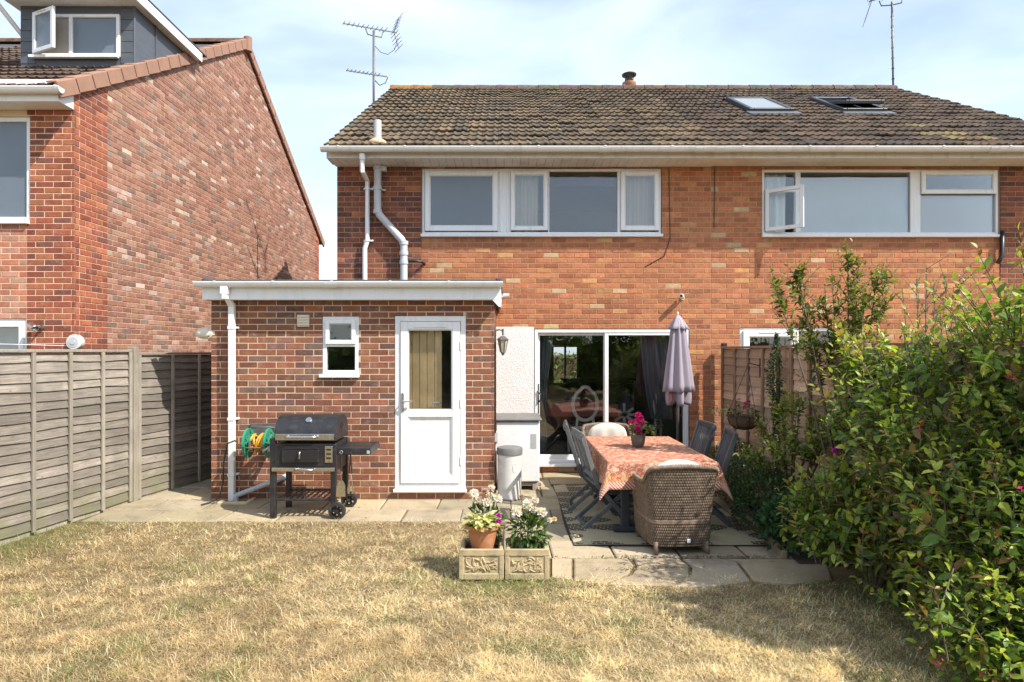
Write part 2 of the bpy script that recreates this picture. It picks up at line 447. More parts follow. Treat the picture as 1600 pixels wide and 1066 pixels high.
k = NT('dry_turf_soil'); p = k.pos()
c = k.ramp(k.noise(p, 2.2, 8, 0.7), [(0.3, (0.17, 0.115, 0.06)), (0.5, (0.33, 0.24, 0.125)), (0.7, (0.42, 0.32, 0.175))])
c = k.mix(k.mr(k.noise(p, 45, 5, 0.7), 0.35, 0.65, 0, 0.55), c, (0.12, 0.085, 0.045))
M['turf'] = k.done(k.bsdf(c, 0.95, 0, k.bump(k.noise(p, 90, 5, 0.7), 1.0, 0.03), 0.1))
g = MB(); g.poly([(-300, -300, -0.016), (300, -300, -0.016), (300, 300, -0.016), (-300, 300, -0.016)])
tag(g.build('ground', M['turf']), 'dry earth lying under the lawn and the paving', 'ground', kind='structure')

def slab_mat():
    k = NT('paving_slab'); p = k.pos()
    c = k.mix(k.noise(p, 3.0, 7, 0.68), (0.32, 0.25, 0.165), (0.51, 0.42, 0.285))
    c = k.mix(1.0, c, k.n('ObjectInfo').outputs['Color'], 'MULTIPLY')
    c = k.mix(k.mr(k.noise(p, 1.7, 8, 0.75), 0.50, 0.66, 0, 0.65), c, (0.15, 0.12, 0.085))
    c = k.mix(k.mr(k.noise(p, 60, 4, 0.7), 0.56, 0.72, 0, 0.5), c, (0.17, 0.14, 0.10))
    return k.done(k.bsdf(c, 0.9, 0, k.bump(k.noise(p, 55, 6, 0.7), 0.55, 0.012), 0.25))
M['slab'] = slab_mat()
patio = MB()
patio.poly([(-4.7, 6.72, -0.010), (-0.25, 6.72, -0.010), (-0.25, 9.43, -0.010), (-4.7, 9.43, -0.010)])
patio.poly([(-0.05, 5.12, -0.012), (3.15, 5.12, -0.012), (3.15, 9.44, -0.012), (-0.05, 9.44, -0.012)])
patio = patio.build('patio', M['turf']); tag(patio, 'stone slab patio and path in front of the brick houses', 'patio', kind='structure')
def slab(poly, h=0.0):
    cx = sum(p[0] for p in poly)/len(poly); cy = sum(p[1] for p in poly)/len(poly)
    n = len(poly); c = 0.010
    ins = []
    for (x, y) in poly:
        d = math.hypot(x-cx, y-cy); s = (d-c*1.6)/d; ins.append((cx+(x-cx)*s, cy+(y-cy)*s))
    tx, ty = R(-.004, .004), R(-.004, .004)
    zt = lambda x, y: h + 0.006 + (x-cx)*tx + (y-cy)*ty
    vs = [(x, y, -0.05) for x, y in poly] + [(x, y, zt(x, y)-.007) for x, y in poly] + [(x, y, zt(x, y)) for x, y in ins]
    fs = [tuple(range(2*n, 3*n))]
    for i in range(n):
        j = (i+1) % n
        fs += [(i, j, n+j, n+i), (n+i, n+j, 2*n+j, 2*n+i)]
    m = MB(); m.add(vs, fs); o = m.build('paving_slab', M['slab'], patio)
    s = R(0.78, 1.15); o.color = (s*R(.96, 1.04), s, s*R(.92, 1.05), 1)
def rect(x0, x1, y0, y1, g=0.008):
    j = lambda: R(-.006, .006)
    return [(x0+g+j(), y0+g+j()), (x1-g+j(), y0+g+j()), (x1-g+j(), y1-g+j()), (x0+g+j(), y1-g+j())]
for (y0, y1, xs) in ((6.70, 7.20, [-4.45, -3.78, -3.02, -2.42, -1.76, -1.10, -0.48, 0.06]),
                     (7.20, 7.69, [-4.5, -4.05, -3.42, -2.80, -2.08, -1.42, -0.78, -0.14, 0.06])):
    for a, b in zip(xs[:-1], xs[1:]): slab(rect(a, b, y0, y1))
for (y0, y1, xs) in ((7.69, 8.35, [-4.45, -3.98, -3.56]), (8.35, 9.0, [-4.3, -3.56]), (9.0, 9.7, [-4.2, -3.56])):
    for a, b in zip(xs[:-1], xs[1:]): slab(rect(a, b, y0, y1))
ys = [5.52, 6.02, 6.62, 7.22, 7.82, 8.40, 8.90, 9.36]
for r, (y0, y1) in enumerate(zip(ys[:-1], ys[1:])):
    o = [0, .22, .1, .3, .05, .2, .12][r]
    xs = [0.06 if y0 > 6.6 else -0.02] + [x + o for x in (0.40, 0.95, 1.52, 2.1)] + [2.86]
    if y0 >= 7.7: xs = [-0.13] + xs[1:]
    for a, b in zip(xs[:-1], xs[1:]): slab(rect(a, b, y0, y1))
# the broken front row
def fr(*pp): slab([(PX(x, 1790.0/(y-HY)), 1790.0/(y-HY)) for x, y in pp])
fr((862, 902), (893, 906), (893, 873), (862, 872)); fr((897, 907), (946, 912), (982, 897), (990, 884), (980, 873), (897, 873))
fr((952, 913), (1015, 915), (1075, 900), (1076, 884), (1060, 873), (990, 873), (996, 886), (986, 900))
fr((1022, 915), (1100, 918), (1172, 908), (1150, 878), (1120, 872), (1066, 874), (1082, 886), (1080, 902))
fr((1178, 908), (1235, 913), (1300, 905), (1290, 875), (1128, 874), (1155, 879))

# ------------------------------------------------------------------ brickwork
UB = MB()
c_ = 0.008; cz = 0.0045
def unit_brick():
    # unit cube x,z in [0,1]; y=0 is the face (towards -y), chamfered for a 215 x 65 brick, open at the back
    m = MB(); cx = 0.014; cz2 = 0.045; dp = 0.003
    o = [(0, dp, 0), (1, dp, 0), (1, dp, 1), (0, dp, 1)]
    i = [(cx, 0, cz2), (1-cx, 0, cz2), (1-cx, 0, 1-cz2), (cx, 0, 1-cz2)]
    b = [(x, 0.03, z) for x, _, z in o]
    fs = [(4, 5, 6, 7)]
    for a in range(4):
        e = (a+1) % 4
        fs += [(a, e, 4+e, 4+a), (8+a, 8+e, e, a)]
    return o+i+b, fs
UBV, UBF = unit_brick()
ub = bpy.data.meshes.new('brick'); ub.from_pydata(UBV, [], UBF); ub.materials.append(M['brick_o'])

def pal(cols, ws):
    tot = sum(ws)
    def f():
        r = random.random()*tot
        for c, q in zip(cols, ws):
            r -= q
            if r <= 0: break
        s = R(.82, 1.16)
        return tuple(min(.9, x*s*R(.95, 1.05)) for x in c)
    return f
P_ORANGE = pal([(.44, .168, .078), (.40, .148, .070), (.47, .195, .088), (.36, .130, .064), (.52, .35, .20), (.53, .27, .11)], [34, 28, 18, 14, 3, 4])
P_EXT = pal([(.25, .10, .06), (.21, .085, .056), (.29, .115, .066), (.15, .078, .064), (.26, .13, .092), (.19, .105, .085)], [32, 24, 20, 8, 10, 5])
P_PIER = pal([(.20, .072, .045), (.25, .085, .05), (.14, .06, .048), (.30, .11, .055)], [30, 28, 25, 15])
P_NP = pal([(.32, .10, .055), (.25, .075, .045), (.37, .135, .07), (.20, .075, .055)], [32, 24, 24, 16])
P_NG = pal([(.30, .148, .102), (.345, .19, .138), (.26, .124, .088), (.19, .12, .095), (.47, .37, .305), (.40, .275, .215), (.23, .16, .135)], [36, 28, 22, 6, 2, 6, 4])

def lay_bricks(x0, x1, z0, z1, holes, palette, clip=None, phase=0):
    """stretcher bond in a u-z plane, cut round the openings; list of (u0,u1,za,zb,colour)"""
    out = []; C = 0.075; LN = 0.225; J = 0.0115; i = 0; z = z0
    while z < z1 - 0.02:
        za, zb = z + J, min(z + C, z1)
        iv = [(x0, x1)] if clip is None else clip(za, zb)
        segs = []
        for (a, b) in iv:
            cuts = sorted({a, b, *[h[0] for h in holes if a < h[0] < b and h[2] < zb and h[3] > za], *[h[1] for h in holes if a < h[1] < b and h[2] < zb and h[3] > za]})
            for s, e in zip(cuts[:-1], cuts[1:]):
                mid = (s+e)/2; lo, hi = za, zb; dead = False
                for h in holes:
                    if h[0] <= mid <= h[1] and h[2] < hi and h[3] > lo:
                        if h[2] <= lo and h[3] >= hi: dead = True
                        elif h[2] <= lo: lo = h[3]
                        else: hi = h[2]
                if not dead and hi-lo > 0.014: segs.append((s, e, lo, hi))
        st = x0 - ((i + phase) % 2)*LN/2
        for (s, e, lo, hi) in segs:
            n0 = int(math.floor((s-st)/LN)); u = st + n0*LN
            while u < e:
                a = max(u, s); b = min(u+LN-J, e)
                if e-b < .03 and b < e and u+LN > e-.03: b = e
                if b-a > 0.028: out.append((a, b, lo, hi, palette()))
                u += LN
        z += C; i += 1
    return out

def brick_objects(bricks, part, O, U, N, n_single, key):
    """nearest/largest as objects of their own, the rest one mesh"""
    O = Vector(O); U = Vector(U); N = Vector(N); Z = Vector((0, 0, 1))
    off = wloc(part)
    bricks = sorted(bricks, key=key)
    def mat_for(b):
        a, e, lo, hi, c = b
        base = O + U*a + Z*lo - N*R(-.0015, .0022) - off
        X = U*(e-a); Y = -N; Zv = Z*(hi-lo)
        tilt = R(-.004, .004); X = X + Z*tilt*(e-a); Y = Y
        return Matrix(((X.x, Y.x, Zv.x, base.x), (X.y, Y.y, Zv.y, base.y), (X.z, Y.z, Zv.z, base.z), (0, 0, 0, 1)))
    for b in bricks[:n_single]:
        o = bpy.data.objects.new('brick', ub); COL.objects.link(o); o.parent = part
        a, e, lo, hi, c = b
        base = O + U*a + Z*lo + N*R(-.0015, .002) - off
        o.location = base; o.scale = (e-a, 1, hi-lo)
        o.rotation_euler = (0, 0, math.atan2(U.y, U.x))
        o.color = (*c, 1)
    rest = bricks[n_single:]
    if rest:
        n = len(rest); V = np.zeros((n, len(UBV), 3)); base = np.array(UBV)
        for i, b in enumerate(rest):
            m = mat_for(b); A = np.array(m)
            V[i] = base @ A[:3, :3].T + A[:3, 3]
        F = [tuple(j + i*len(UBV) for j in f) for i in range(n) for f in UBF]
        me = bpy.data.meshes.new('brickwork'); me.from_pydata(V.reshape(-1, 3).tolist(), [], F)
        at = me.attributes.new('bc', 'FLOAT_COLOR', 'POINT')
        cc = np.ones((n, len(UBV), 4), dtype=np.float32)
        for i, b in enumerate(rest): cc[i, :, :3] = b[4]
        at.data.foreach_set('color', cc.ravel())
        me.materials.append(M['brick_a'])
        o = bpy.data.objects.new('brickwork', me); COL.objects.link(o); o.parent = part; o['kind'] = 'stuff'

def wall_slab(house, name, x0, x1, z0, z1, y, holes, mat, depth=0.12, back=True):
    """mortar bed with openings and reveals, face at y + 6 mm, in an x-z plane facing -y"""
    m = MB(); f = y + 0.0038
    xs = sorted({x0, x1, *[h[0] for h in holes], *[h[1] for h in holes]}); xs = [x for x in xs if x0 <= x <= x1]
    zs = sorted({z0, z1, *[h[2] for h in holes], *[h[3] for h in holes]}); zs = [z for z in zs if z0 <= z <= z1]
    for a, b in zip(xs[:-1], xs[1:]):
        for c, d in zip(zs[:-1], zs[1:]):
            if any(h[0] <= (a+b)/2 <= h[1] and h[2] <= (c+d)/2 <= h[3] for h in holes): continue
            m.poly([(a, f, c), (b, f, c), (b, f, d), (a, f, d)])
            if back: m.poly([(a, y+.28, c), (a, y+.28, d), (b, y+.28, d), (b, y+.28, c)])
    for (a, b, c, d) in holes:
        c = max(c, z0); d = min(d, z1); g2 = y + .28
        m.poly([(a, f, c), (a, f, d), (a, g2, d), (a, g2, c)]); m.poly([(b, f, c), (b, g2, c), (b, g2, d), (b, f, d)])
        m.poly([(a, f, d), (b, f, d), (b, g2, d), (a, g2, d)]); m.poly([(a, f, c), (a, g2, c), (b, g2, c), (b, f, c)])
    return m.build(name, mat, house)

M['mort_o'] = mortar_mat('mortar_orange_wall', (0.47, 0.29, 0.17))
M['mort_e'] = mortar_mat('mortar_extension', (0.68, 0.53, 0.34))
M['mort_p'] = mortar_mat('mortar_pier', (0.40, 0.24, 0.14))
M['mort_n'] = mortar_mat('mortar_neighbour', (0.72, 0.54, 0.36))
M['mort_g'] = mortar_mat('mortar_gable', (0.60, 0.41, 0.28))
def brick_tex(name, c1, c2, cm):
    k = NT(name); nd = k.n('TexBrick'); p = k.pos(); z = k.n('SeparateXYZ'); k.l(p, z.inputs[0])
    cb = k.n('CombineXYZ'); k.l(k.math('ADD', z.outputs[0], z.outputs[1]), cb.inputs[0]); k.l(z.outputs[2], cb.inputs[1])
    k.l(cb.outputs[0], nd.inputs['Vector']); nd.inputs['Scale'].default_value = 1.0
    for q, v in (('Color1', c1), ('Color2', c2), ('Mortar', cm)): nd.inputs[q].default_value = (*v, 1)
    nd.inputs['Brick Width'].default_value = .225; nd.inputs['Row Height'].default_value = .075; nd.inputs['Mortar Size'].default_value = .01
    return k.done(k.bsdf(nd.outputs['Color'], 0.9))
M['brick_far'] = brick_tex('brick_side', (.2, .075, .05), (.28, .1, .06), (.42, .3, .2))

# ------------------------------------------------------------------ windows
def vcurtain(name, label, x0, x1, z0, z1, y, mat, waves=5, amp=.03, gather=None, cat='curtain'):
    m = MB(); P = []
    nz, nx = 10, waves*6
    for i in range(nz+1):
        t = i/nz; z = z1 + (z0-z1)*t; row = []
        for j in range(nx+1):
            s = j/nx; x = x0 + (x1-x0)*s
            if gather: x = gather(s, t, x0, x1)
            row.append((x, y + amp*math.sin(2*math.pi*waves*s + .6*t), z))
        P.append(row)
    m.grid(P); o = m.build(name, mat, smooth=True); tag(o, label, cat); return o

def pane(win, x0, x1, z0, z1, y, mat, name='pane'):
    m = MB(); m.box(x0, x1, y, y+.006, z0, z1); return m.build(name, mat, win)
def sash(win, x0, x1, z0, z1, y, gl, wd=.055, th=.04, vent=False):
    m = MB(); m.ring(x0, x1, z0, z1, wd, y-th, y, .006)
    m.ring(x0+wd-.001, x1-wd+.001, z0+wd-.001, z1-wd+.001, .012, y-th+.014, y-.004, .003)
    o = m.build('sash', M['upvc'], win)
    pane(win, x0+wd, x1-wd, z0+wd, z1-wd, y-.02, gl)
    if vent:
        m = MB(); c = (x0+x1)/2; w2 = (x1-x0)*.2; m.box(c-w2, c+w2, y-th-.010, y-th+.001, z1-.036, z1-.020, .003); m.build('trickle_vent', M['upvc'], win)
    return o
def winbase(house, x0, x1, z0, z1, y, sill=.06, name='window'):
    """empty window part: returns the frame mesh object; openings are added as its children"""
    m = MB(); m.ring(x0, x1, z0, z1, .045, y+.004, y+.07, .005)
    return m
# ------------------------------------------------------------------ the pair of houses: common measures
D0 = 9.43                      # rear wall face
XL, XM, XR = -2.48, 3.02, 8.47 # left gable, party line, right gable
EY, EZ, RY, RZ = 8.86, 4.60, 14.0, 7.50   # roof edge at gutter, ridge
SL = math.atan2(RZ-EZ, RY-EY)
def wx(x): return PX(x, D0)
def wz(y): return PZ(y, D0)

def make_tile_mesh(src):
    W, LEN, NS = 0.24, 0.40, 14
    vs = []; fs = []
    def prof(x):
        t = (x / 0.12) % 1.0
        return 0.024*max(0.0, math.cos(2*math.pi*(t-0.5)))**0.8 + 0.004*math.cos(2*math.pi*t)
    for row in ((0.0, 0.0), (LEN, -0.034)):
        for j in range(NS+1):
            x = W*j/NS; vs.append((x, row[0], 0.040 + row[1] + prof(x)))
    for j in range(NS+1):
        x = W*j/NS; vs.append((x, 0.0, 0.016 + prof(x)*0.9))
    for j in range(NS):
        fs.append((j, j+1, NS+1+j+1, NS+1+j))
        fs.append((2*(NS+1)+j, 2*(NS+1)+j+1, j+1, j))
    n = len(vs)
    for sx, e in ((0, 0), (NS, 1)):
        vs.append((W*sx/NS, LEN, -0.03)); q = [sx, 2*(NS+1)+sx, n+e, NS+1+sx]; fs.append(tuple(q if e else q[::-1]))
    return vs, fs
TV, TF = make_tile_mesh('x')
tile_me = bpy.data.meshes.new('roof_tile'); tile_me.from_pydata(TV, [], TF); tile_me.materials.append(M['tile_o'])
tile_me.polygons.foreach_set('use_smooth', [True]*len(TF)); tile_me.set_sharp_from_angle(angle=math.radians(50))

def lay_tiles(part, x0, ncol, ey, ez, sl, nrow, gauge, palette, skip=None, limit=300, tilew=0.24, limit_key=False):
    off = wloc(part); cs, sn = math.cos(sl), math.sin(sl); A = []
    for r in range(nrow):
        for q in range(ncol):
            x = x0 + q*tilew; s = r*gauge
            y = ey + s*cs; z = ez + s*sn
            if skip and skip(x+.12, s): continue
            A.append((x + R(-.004, .004), y + R(-.010, .010), z + R(-.005, .007), R(-.016, .016), R(-.02, .02), palette(x, s)))
    for t in A[:limit]:
        o = bpy.data.objects.new('roof_tile', tile_me); COL.objects.link(o); o.parent = part
        o.location = (t[0]-off.x, t[1]-off.y, t[2]-off.z); o.rotation_euler = (sl+t[4]*.6, t[3]*.5, t[3]); o.color = (*t[5], 1)
    rest = A[limit:]
    if rest:
        b = np.array(TV); V = []; F = []; C = []
        for i, t in enumerate(rest):
            from mathutils import Euler
            Rm = np.array(Euler((sl+t[4]*.6, t[3]*.5, t[3])).to_matrix())
            V.append(b @ Rm.T + np.array([t[0]-off.x, t[1]-off.y, t[2]-off.z])); F += [tuple(j+i*len(TV) for j in f) for f in TF]
            C.append(np.tile(np.array([*t[5], 1.0]), (len(TV), 1)))
        me = bpy.data.meshes.new('roof_tiling'); me.from_pydata(np.concatenate(V).tolist(), [], F)
        at = me.attributes.new('bc', 'FLOAT_COLOR', 'POINT'); at.data.foreach_set('color', np.concatenate(C).astype(np.float32).ravel())
        me.materials.append(M['tile_a']); me.polygons.foreach_set('use_smooth', [True]*len(F)); me.set_sharp_from_angle(angle=math.radians(50))
        o = bpy.data.objects.new('roof_tiling', me); COL.objects.link(o); o.parent = part; o['kind'] = 'stuff'

def tp_left(x, s):
    c = random.choice([(.215, .155, .098), (.19, .14, .092), (.235, .172, .105), (.165, .125, .085), (.145, .115, .085)])
    f = R(.8, 1.15); return tuple(v*f for v in c)
def tp_right(x, s):
    c = random.choice([(.165, .112, .078), (.135, .098, .072), (.185, .13, .088), (.11, .085, .068)])
    f = R(.8, 1.15)
    if 5.9 < x < 7.0 and s < 2.2 and random.random() < .25: c = (.32, .25, .12)
    return tuple(v*f for v in c)

NROW = 18; GAUGE = (RY-EY)/math.cos(SL)/NROW
def roof_part(house, x0, x1, ncol, palette, skip=None):
    m = MB(); e = 0.02
    m.poly([(x0, EY, EZ-e), (x1, EY, EZ-e), (x1, RY, RZ-e), (x0, RY, RZ-e)])
    m.poly([(x0, RY, RZ-e), (x1, RY, RZ-e), (x1, 2*RY-EY, EZ-e), (x0, 2*RY-EY, EZ-e)])
    rf = m.build('roof', M['felt'], house)
    lay_tiles(rf, x0, ncol, EY-.02, EZ, SL, NROW, GAUGE, palette, skip, 300, tilew=(x1-x0)/ncol, limit_key=True)
    L0 = .46; n = int(round((x1-x0)/L0)); L0 = (x1-x0)/n
    for i in range(n):
        m = MB(); P = []
        for q, dd in ((0, 0.012), (1, 0.0)):
            P.append([(x0+L0*(i+q), RY + (.125+dd)*math.cos(a), RZ - .03 + (.115+dd)*math.sin(a)) for a in [math.pi*t/8 for t in range(9)]])
        m.grid(P); o = m.build('ridge_tile', M['tile_o'], rf, smooth=True)
        o.color = (.42, .20, .05, 1) if (x0 < 0 and i < 2) else (*[v*R(.7, 1.1) for v in (.19, .14, .10)], 1)
        m = MB()
        for q in (0,):
            m.lathe([(.128, 0), (.132, .03), (.10, .031)], (x0+L0*i, RY, RZ-.03), 14, 'x', cap=False)
        o = m.build('mortar_joint', M['mort_g'], rf)
    return rf

def gutter(house, x0, x1, y, z, r=.055, mat=None, joints=(), name='gutter', hooks=1.0):
    """half-round gutter, y = centre line, z = rim"""
    mat = mat or M['upvc_old']; m = MB(); A = [math.pi + math.pi*t/10 for t in range(11)]
    P = []
    for x in (x0, x1):
        P.append([(x, y + r*math.cos(a), z + r*1.15*math.sin(a)) for a in A])
    m.grid(P)
    P = [[(x, y + (r-.006)*math.cos(a), z + (r-.006)*1.15*math.sin(a)) for a in A] for x in (x1, x0)]
    m.grid(P)
    for x in (x0, x1): m.add([(x, y + r*math.cos(a), z + r*1.15*math.sin(a)) for a in A], [tuple(range(11))])
    m.box(x0, x1, y-r-.003, y-r+.006, z-.008, z+.006)
    g = m.build(name, mat, house, auto=40)
    x = x0 + .25
    while x < x1:
        m = MB(); rr = r+.007
        m.grid([[(x+q, y + rr*math.cos(a), z + rr*1.15*math.sin(a) + .002) for a in A] for q in (-.014, .014)])
        m.box(x-.014, x+.014, y-rr-.002, y-rr+.01, z-.004, z+.012)
        m.build('gutter_clip', mat, g, auto=40); x += hooks
    for xj in joints:
        m = MB(); rr = r+.011
        for q0 in (-.07, .05):
            m.grid([[(xj+q0+q, y + rr*math.cos(a), z + rr*1.15*math.sin(a) + .002) for a in A] for q in (-.012, .012)])
        rr = r+.006; m.grid([[(xj+q, y + rr*math.cos(a), z + rr*1.15*math.sin(a) + .002) for a in A] for q in (-.08, .06)])
        m.build('gutter_union', mat, g, auto=40)
    return g

def room(parent, x0, x1, y0, y1, z0, z1, wall, floor, hole=None):
    m = MB()
    for (a, b, c, d) in (((x0, x1, z0, z1),) if hole is None else ((x0, hole[0], z0, z1), (hole[1], x1, z0, z1), (hole[0], hole[1], z0, hole[2]), (hole[0], hole[1], hole[3], z1))): m.poly([(a, y1, c), (b, y1, c), (b, y1, d), (a, y1, d)])
    m.poly([(x0, y0, z0), (x0, y1, z0), (x0, y1, z1), (x0, y0, z1)])
    m.poly([(x1, y0, z0), (x1, y0, z1), (x1, y1, z1), (x1, y1, z0)]); m.poly([(x0, y0, z1), (x0, y1, z1), (x1, y1, z1), (x1, y0, z1)])
    m.mi = 1; m.poly([(x0, y0, z0), (x1, y0, z0), (x1, y1, z0), (x0, y1, z0)])
    return m.build('room', [wall, floor], parent)

# ---------------- left house of the pair
H1 = T('house', 'orange brick semi-detached house with brown tiled roof behind the flat-roofed extension', 'house', (XL, D0, 0))
winU = (wx(659), wx(1034), wz(368.5), wz(263))
door_h = (wx(834), wx(1077), wz(729), wz(514))
rend = (wx(770), wx(834), 0.0, wz(511))
ZT = wz(261)
wall = wall_slab(H1, 'wall', wx(658.5), XM, 0, ZT+.04, D0, [winU, door_h], M['mort_o'])
br = lay_bricks(wx(658.5)+.004, XM, 0.0, ZT, [winU, door_h, (-9, rend[1], -1, rend[3])], P_ORANGE)
vis = lambda b: (0 if b[1]-b[0] > .2 else 1, abs((b[0]+b[1])/2 - .9) + abs((b[2]+b[3])/2-3.1)*1.0)
br = [b for b in br if not (b[1] < -.2 and b[3] < 2.5)]
brick_objects(br, wall, (0, D0, 0), (1, 0, 0), (0, -1, 0), 240, vis)
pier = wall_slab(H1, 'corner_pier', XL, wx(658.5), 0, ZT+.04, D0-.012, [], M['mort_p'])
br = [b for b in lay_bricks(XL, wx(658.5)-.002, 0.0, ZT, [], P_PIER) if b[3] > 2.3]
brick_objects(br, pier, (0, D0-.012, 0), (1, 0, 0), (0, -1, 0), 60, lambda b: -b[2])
m = MB(); ym = 2*RY-D0
m.poly([(XL, D0, 0), (XL, D0, ZT), (XL, RY, RZ-.06), (XL, ym, ZT), (XL, ym, 0)]); FW = (1.33, 2.12, .80, 1.95)
for (a, b, c, d) in ((XL, FW[0], 0, ZT), (FW[1], XM, 0, ZT), (FW[0], FW[1], 0, FW[2]), (FW[0], FW[1], FW[3], ZT)): m.poly([(a, ym, c), (a, ym, d), (b, ym, d), (b, ym, c)])
m.build('gable_wall', M['brick_far'], H1)
m = MB(); m.box(rend[0]-.05, rend[1], D0-.018, D0+.005, 0.02, rend[3], .004); m.build('render_panel', M['render'], H1)
roof_part(H1, XL-.03, XM, 23, tp_left)
# eaves: fascia, boarded soffit, gutter
FY = 8.985
m = MB(); m.box(XL-.02, XM, FY, FY+.02, ZT-.004, EZ-.02, .003); m.build('fascia', M['upvc_old'], H1)
m = MB(); m.poly([(XL-.02, FY+.01, ZT+.012), (XL-.02, D0, ZT+.012), (XM, D0, ZT+.012), (XM, FY+.01, ZT+.012)]); sof = m.build('soffit', M['soil'], H1)
xs = XL-.02; 
while xs < XM-.02:
    xe = min(xs+.118, XM); m = MB(); m.box(xs+.002, xe-.002, FY+.021, D0-.013, ZT-.002, ZT+.010, .003); m.build('soffit_board', M['soffit'], sof); xs += .118
m = MB(); m.prism([(FY-.0, ZT-.004), (D0-.1, ZT-.004), (FY, EZ)], XL-.035, XL-.022, 'x'); m.build('eaves_end', M['upvc_old'], H1)
gutter(H1, PX(505, 8.9)-.02, XM, 8.862, EZ+.004, .056, M['upvc_old'], joints=(PX(945, 8.9), PX(1115, 8.9)-.2), hooks=.92)
# downpipe (white, square-ish) with swan neck
m = MB(); a = px(566, 247, 8.92); zt = EZ-.07
m.tube([(a.x, 8.92, zt), (a.x, 8.92, PZ(268, 8.95)), (PX(574, 9.36), 9.36, PZ(283, 9.36)), (PX(574, 9.36), 9.36, PZ(378, 9.36))], .034, 10)
m.tube([(PX(574, 9.36), 9.36, PZ(376, 9.36)), (PX(570, 9.36), 9.36, PZ(388, 9.36)), (PX(570, 9.36), 9.36, 2.62)], .036, 10)
dp = m.build('downpipe', M['upvc'], H1, auto=40)
m = MB(); m.tube([(a.x, 8.92, zt), (a.x, 8.92, zt-.08)], .045, 10); m.build('gutter_outlet', M['upvc'], H1, auto=40)
for yy in (295, 376):
    m = MB(); zc = PZ(yy, 9.36); xc = PX(574, 9.36); m.box(xc-.06, xc+.085, 9.375, 9.418, zc-.013, zc+.013, .003); m.lathe([(.043, -.012), (.043, .012)], (xc, 9.36, zc), 12); m.lathe([(.014, -.02), (.014, .01)], (xc+.075, 9.37, zc), 8, 'y'); m.build('pipe_bracket', M['upvc'], dp)
# soil pipe with offset and roof vent
m = MB(); xa, xb, ys = PX(590, 9.33), PX(631, 9.33), 9.33
m.tube([(xa, ys, ZT+.01), (xa, ys, PZ(330, ys)), (xa+.02, ys, PZ(335, ys)), (xb-.03, ys, PZ(375, ys)), (xb, ys, PZ(382, ys)), (xb, ys, 2.62)], .054, 14)
sp = m.build('soil_pipe', M['gpipe'], H1, auto=40)
for (x, yy) in ((xa, 262), (xa, 294), (xa, 331), (xb, 380), (xb, 396), (xb, 410)):
    m = MB(); zc = PZ(yy, ys); m.lathe([(.055, -.03), (.064, -.027), (.064, .027), (.055, .03)], (x, ys, zc), 16); m.build('pipe_collar', M['gpipe'], sp, auto=40)
m = MB(); zc = PZ(296, ys); m.box(xa-.07, xa+.11, ys+.03, 9.418, zc-.012, zc+.012, .003); m.box(xa+.04, xa+.13, ys-.03, ys+.06, PZ(268, ys), PZ(259, ys), .01); m.build('pipe_bracket', M['gpipe'], sp)
m = MB(); zc = PZ(408, ys); m.tube([(xb, ys, zc), (xb+.14, ys+.0, zc), (xb+.26, ys+.0, zc-.01), (xb+.29, ys+.1, zc-.03)], .02, 8); m.build('overflow_pipe', M['dark'], sp, smooth=True)
vy = EY + 0.20; vz = EZ + .20*math.tan(SL)
m = MB(); m.lathe([(.055, -.1), (.055, .33), (.048, .335), (.046, .28)], (PX(590, vy), vy, vz), 18, cap=False); vp = m.build('vent_pipe', M['gpipe'], H1, auto=40)
m = MB(); m.lathe([(.17, -.03), (.12, .04), (.06, .075)], (PX(590, vy), vy, vz), 14); m.build('mortar_collar', M['mort_g'], vp, smooth=True)

# upstairs window
def rectpx(a, b, c, d, D=D0): return PX(a, D), PX(b, D), PZ(d, D), PZ(c, D)   # x0,x1,z0,z1
yf = D0 + .02
m = MB(); x0, x1, z0, z1 = winU
m.ring(x0+.002, x1-.002, z0+.02, z1-.002, .04, yf, yf+.07, .005)
for (a, b) in ((778, 798), (856.5, 858.5), (965, 970)):
    m.box(PX(a, D0), PX(b, D0), yf+.002, yf+.068, z0+.06, z1-.042, .004)
for a in (783, 793): m.box(PX(a-1.5, D0), PX(a+1.5, D0), yf-.012, yf+.003, z0+.06, z1-.042, .003)
win = m.build('window', M['upvc'], H1); win['label'] = 'wide upstairs window'
sash(win, *rectpx(664, 778, 266.5, 361), yf+.004, M['frost'], .075, .035, True)
sash(win, *rectpx(798, 856, 267, 360), yf+.004, M['glass'], .058, .035, True)
sash(win, *rectpx(970, 1029.5, 267.5, 360), yf+.004, M['glass'], .062, .035, True)
pane(win, *rectpx(858, 965, 269, 361), yf+.03, M['glass'])
m = MB(); m.box(x0-.012, x1+.01, D0-.055, yf+.03, z0-.022, z0+.022, .006); m.build('sill', M['upvc'], win)
room(H1, x0-.1, XM-.1, D0+.281, D0+3, z0-.3, z1+.02, M['roomwall'], M['darkfloor'])
vcurtain('curtain', 'cream curtain behind the narrow upstairs pane beside the bathroom window', PX(797, D0), PX(842, D0), z0, z1, D0+.16, M['curtain_cream'], 4)
vcurtain('curtain', 'cream curtain behind the narrow upstairs pane farthest from the drainpipes', PX(972, D0), PX(1040, D0), z0, z1, D0+.16, M['curtain_cream'], 5)
m = MB(); m.box(PX(856, D0), PX(968, D0), D0+.35, D0+.37, PZ(281, D0), z1, .004); o = m.build('roller_blind', M['velux'], None); tag(o, 'dark rolled blind at the top of the large upstairs pane', 'blind')

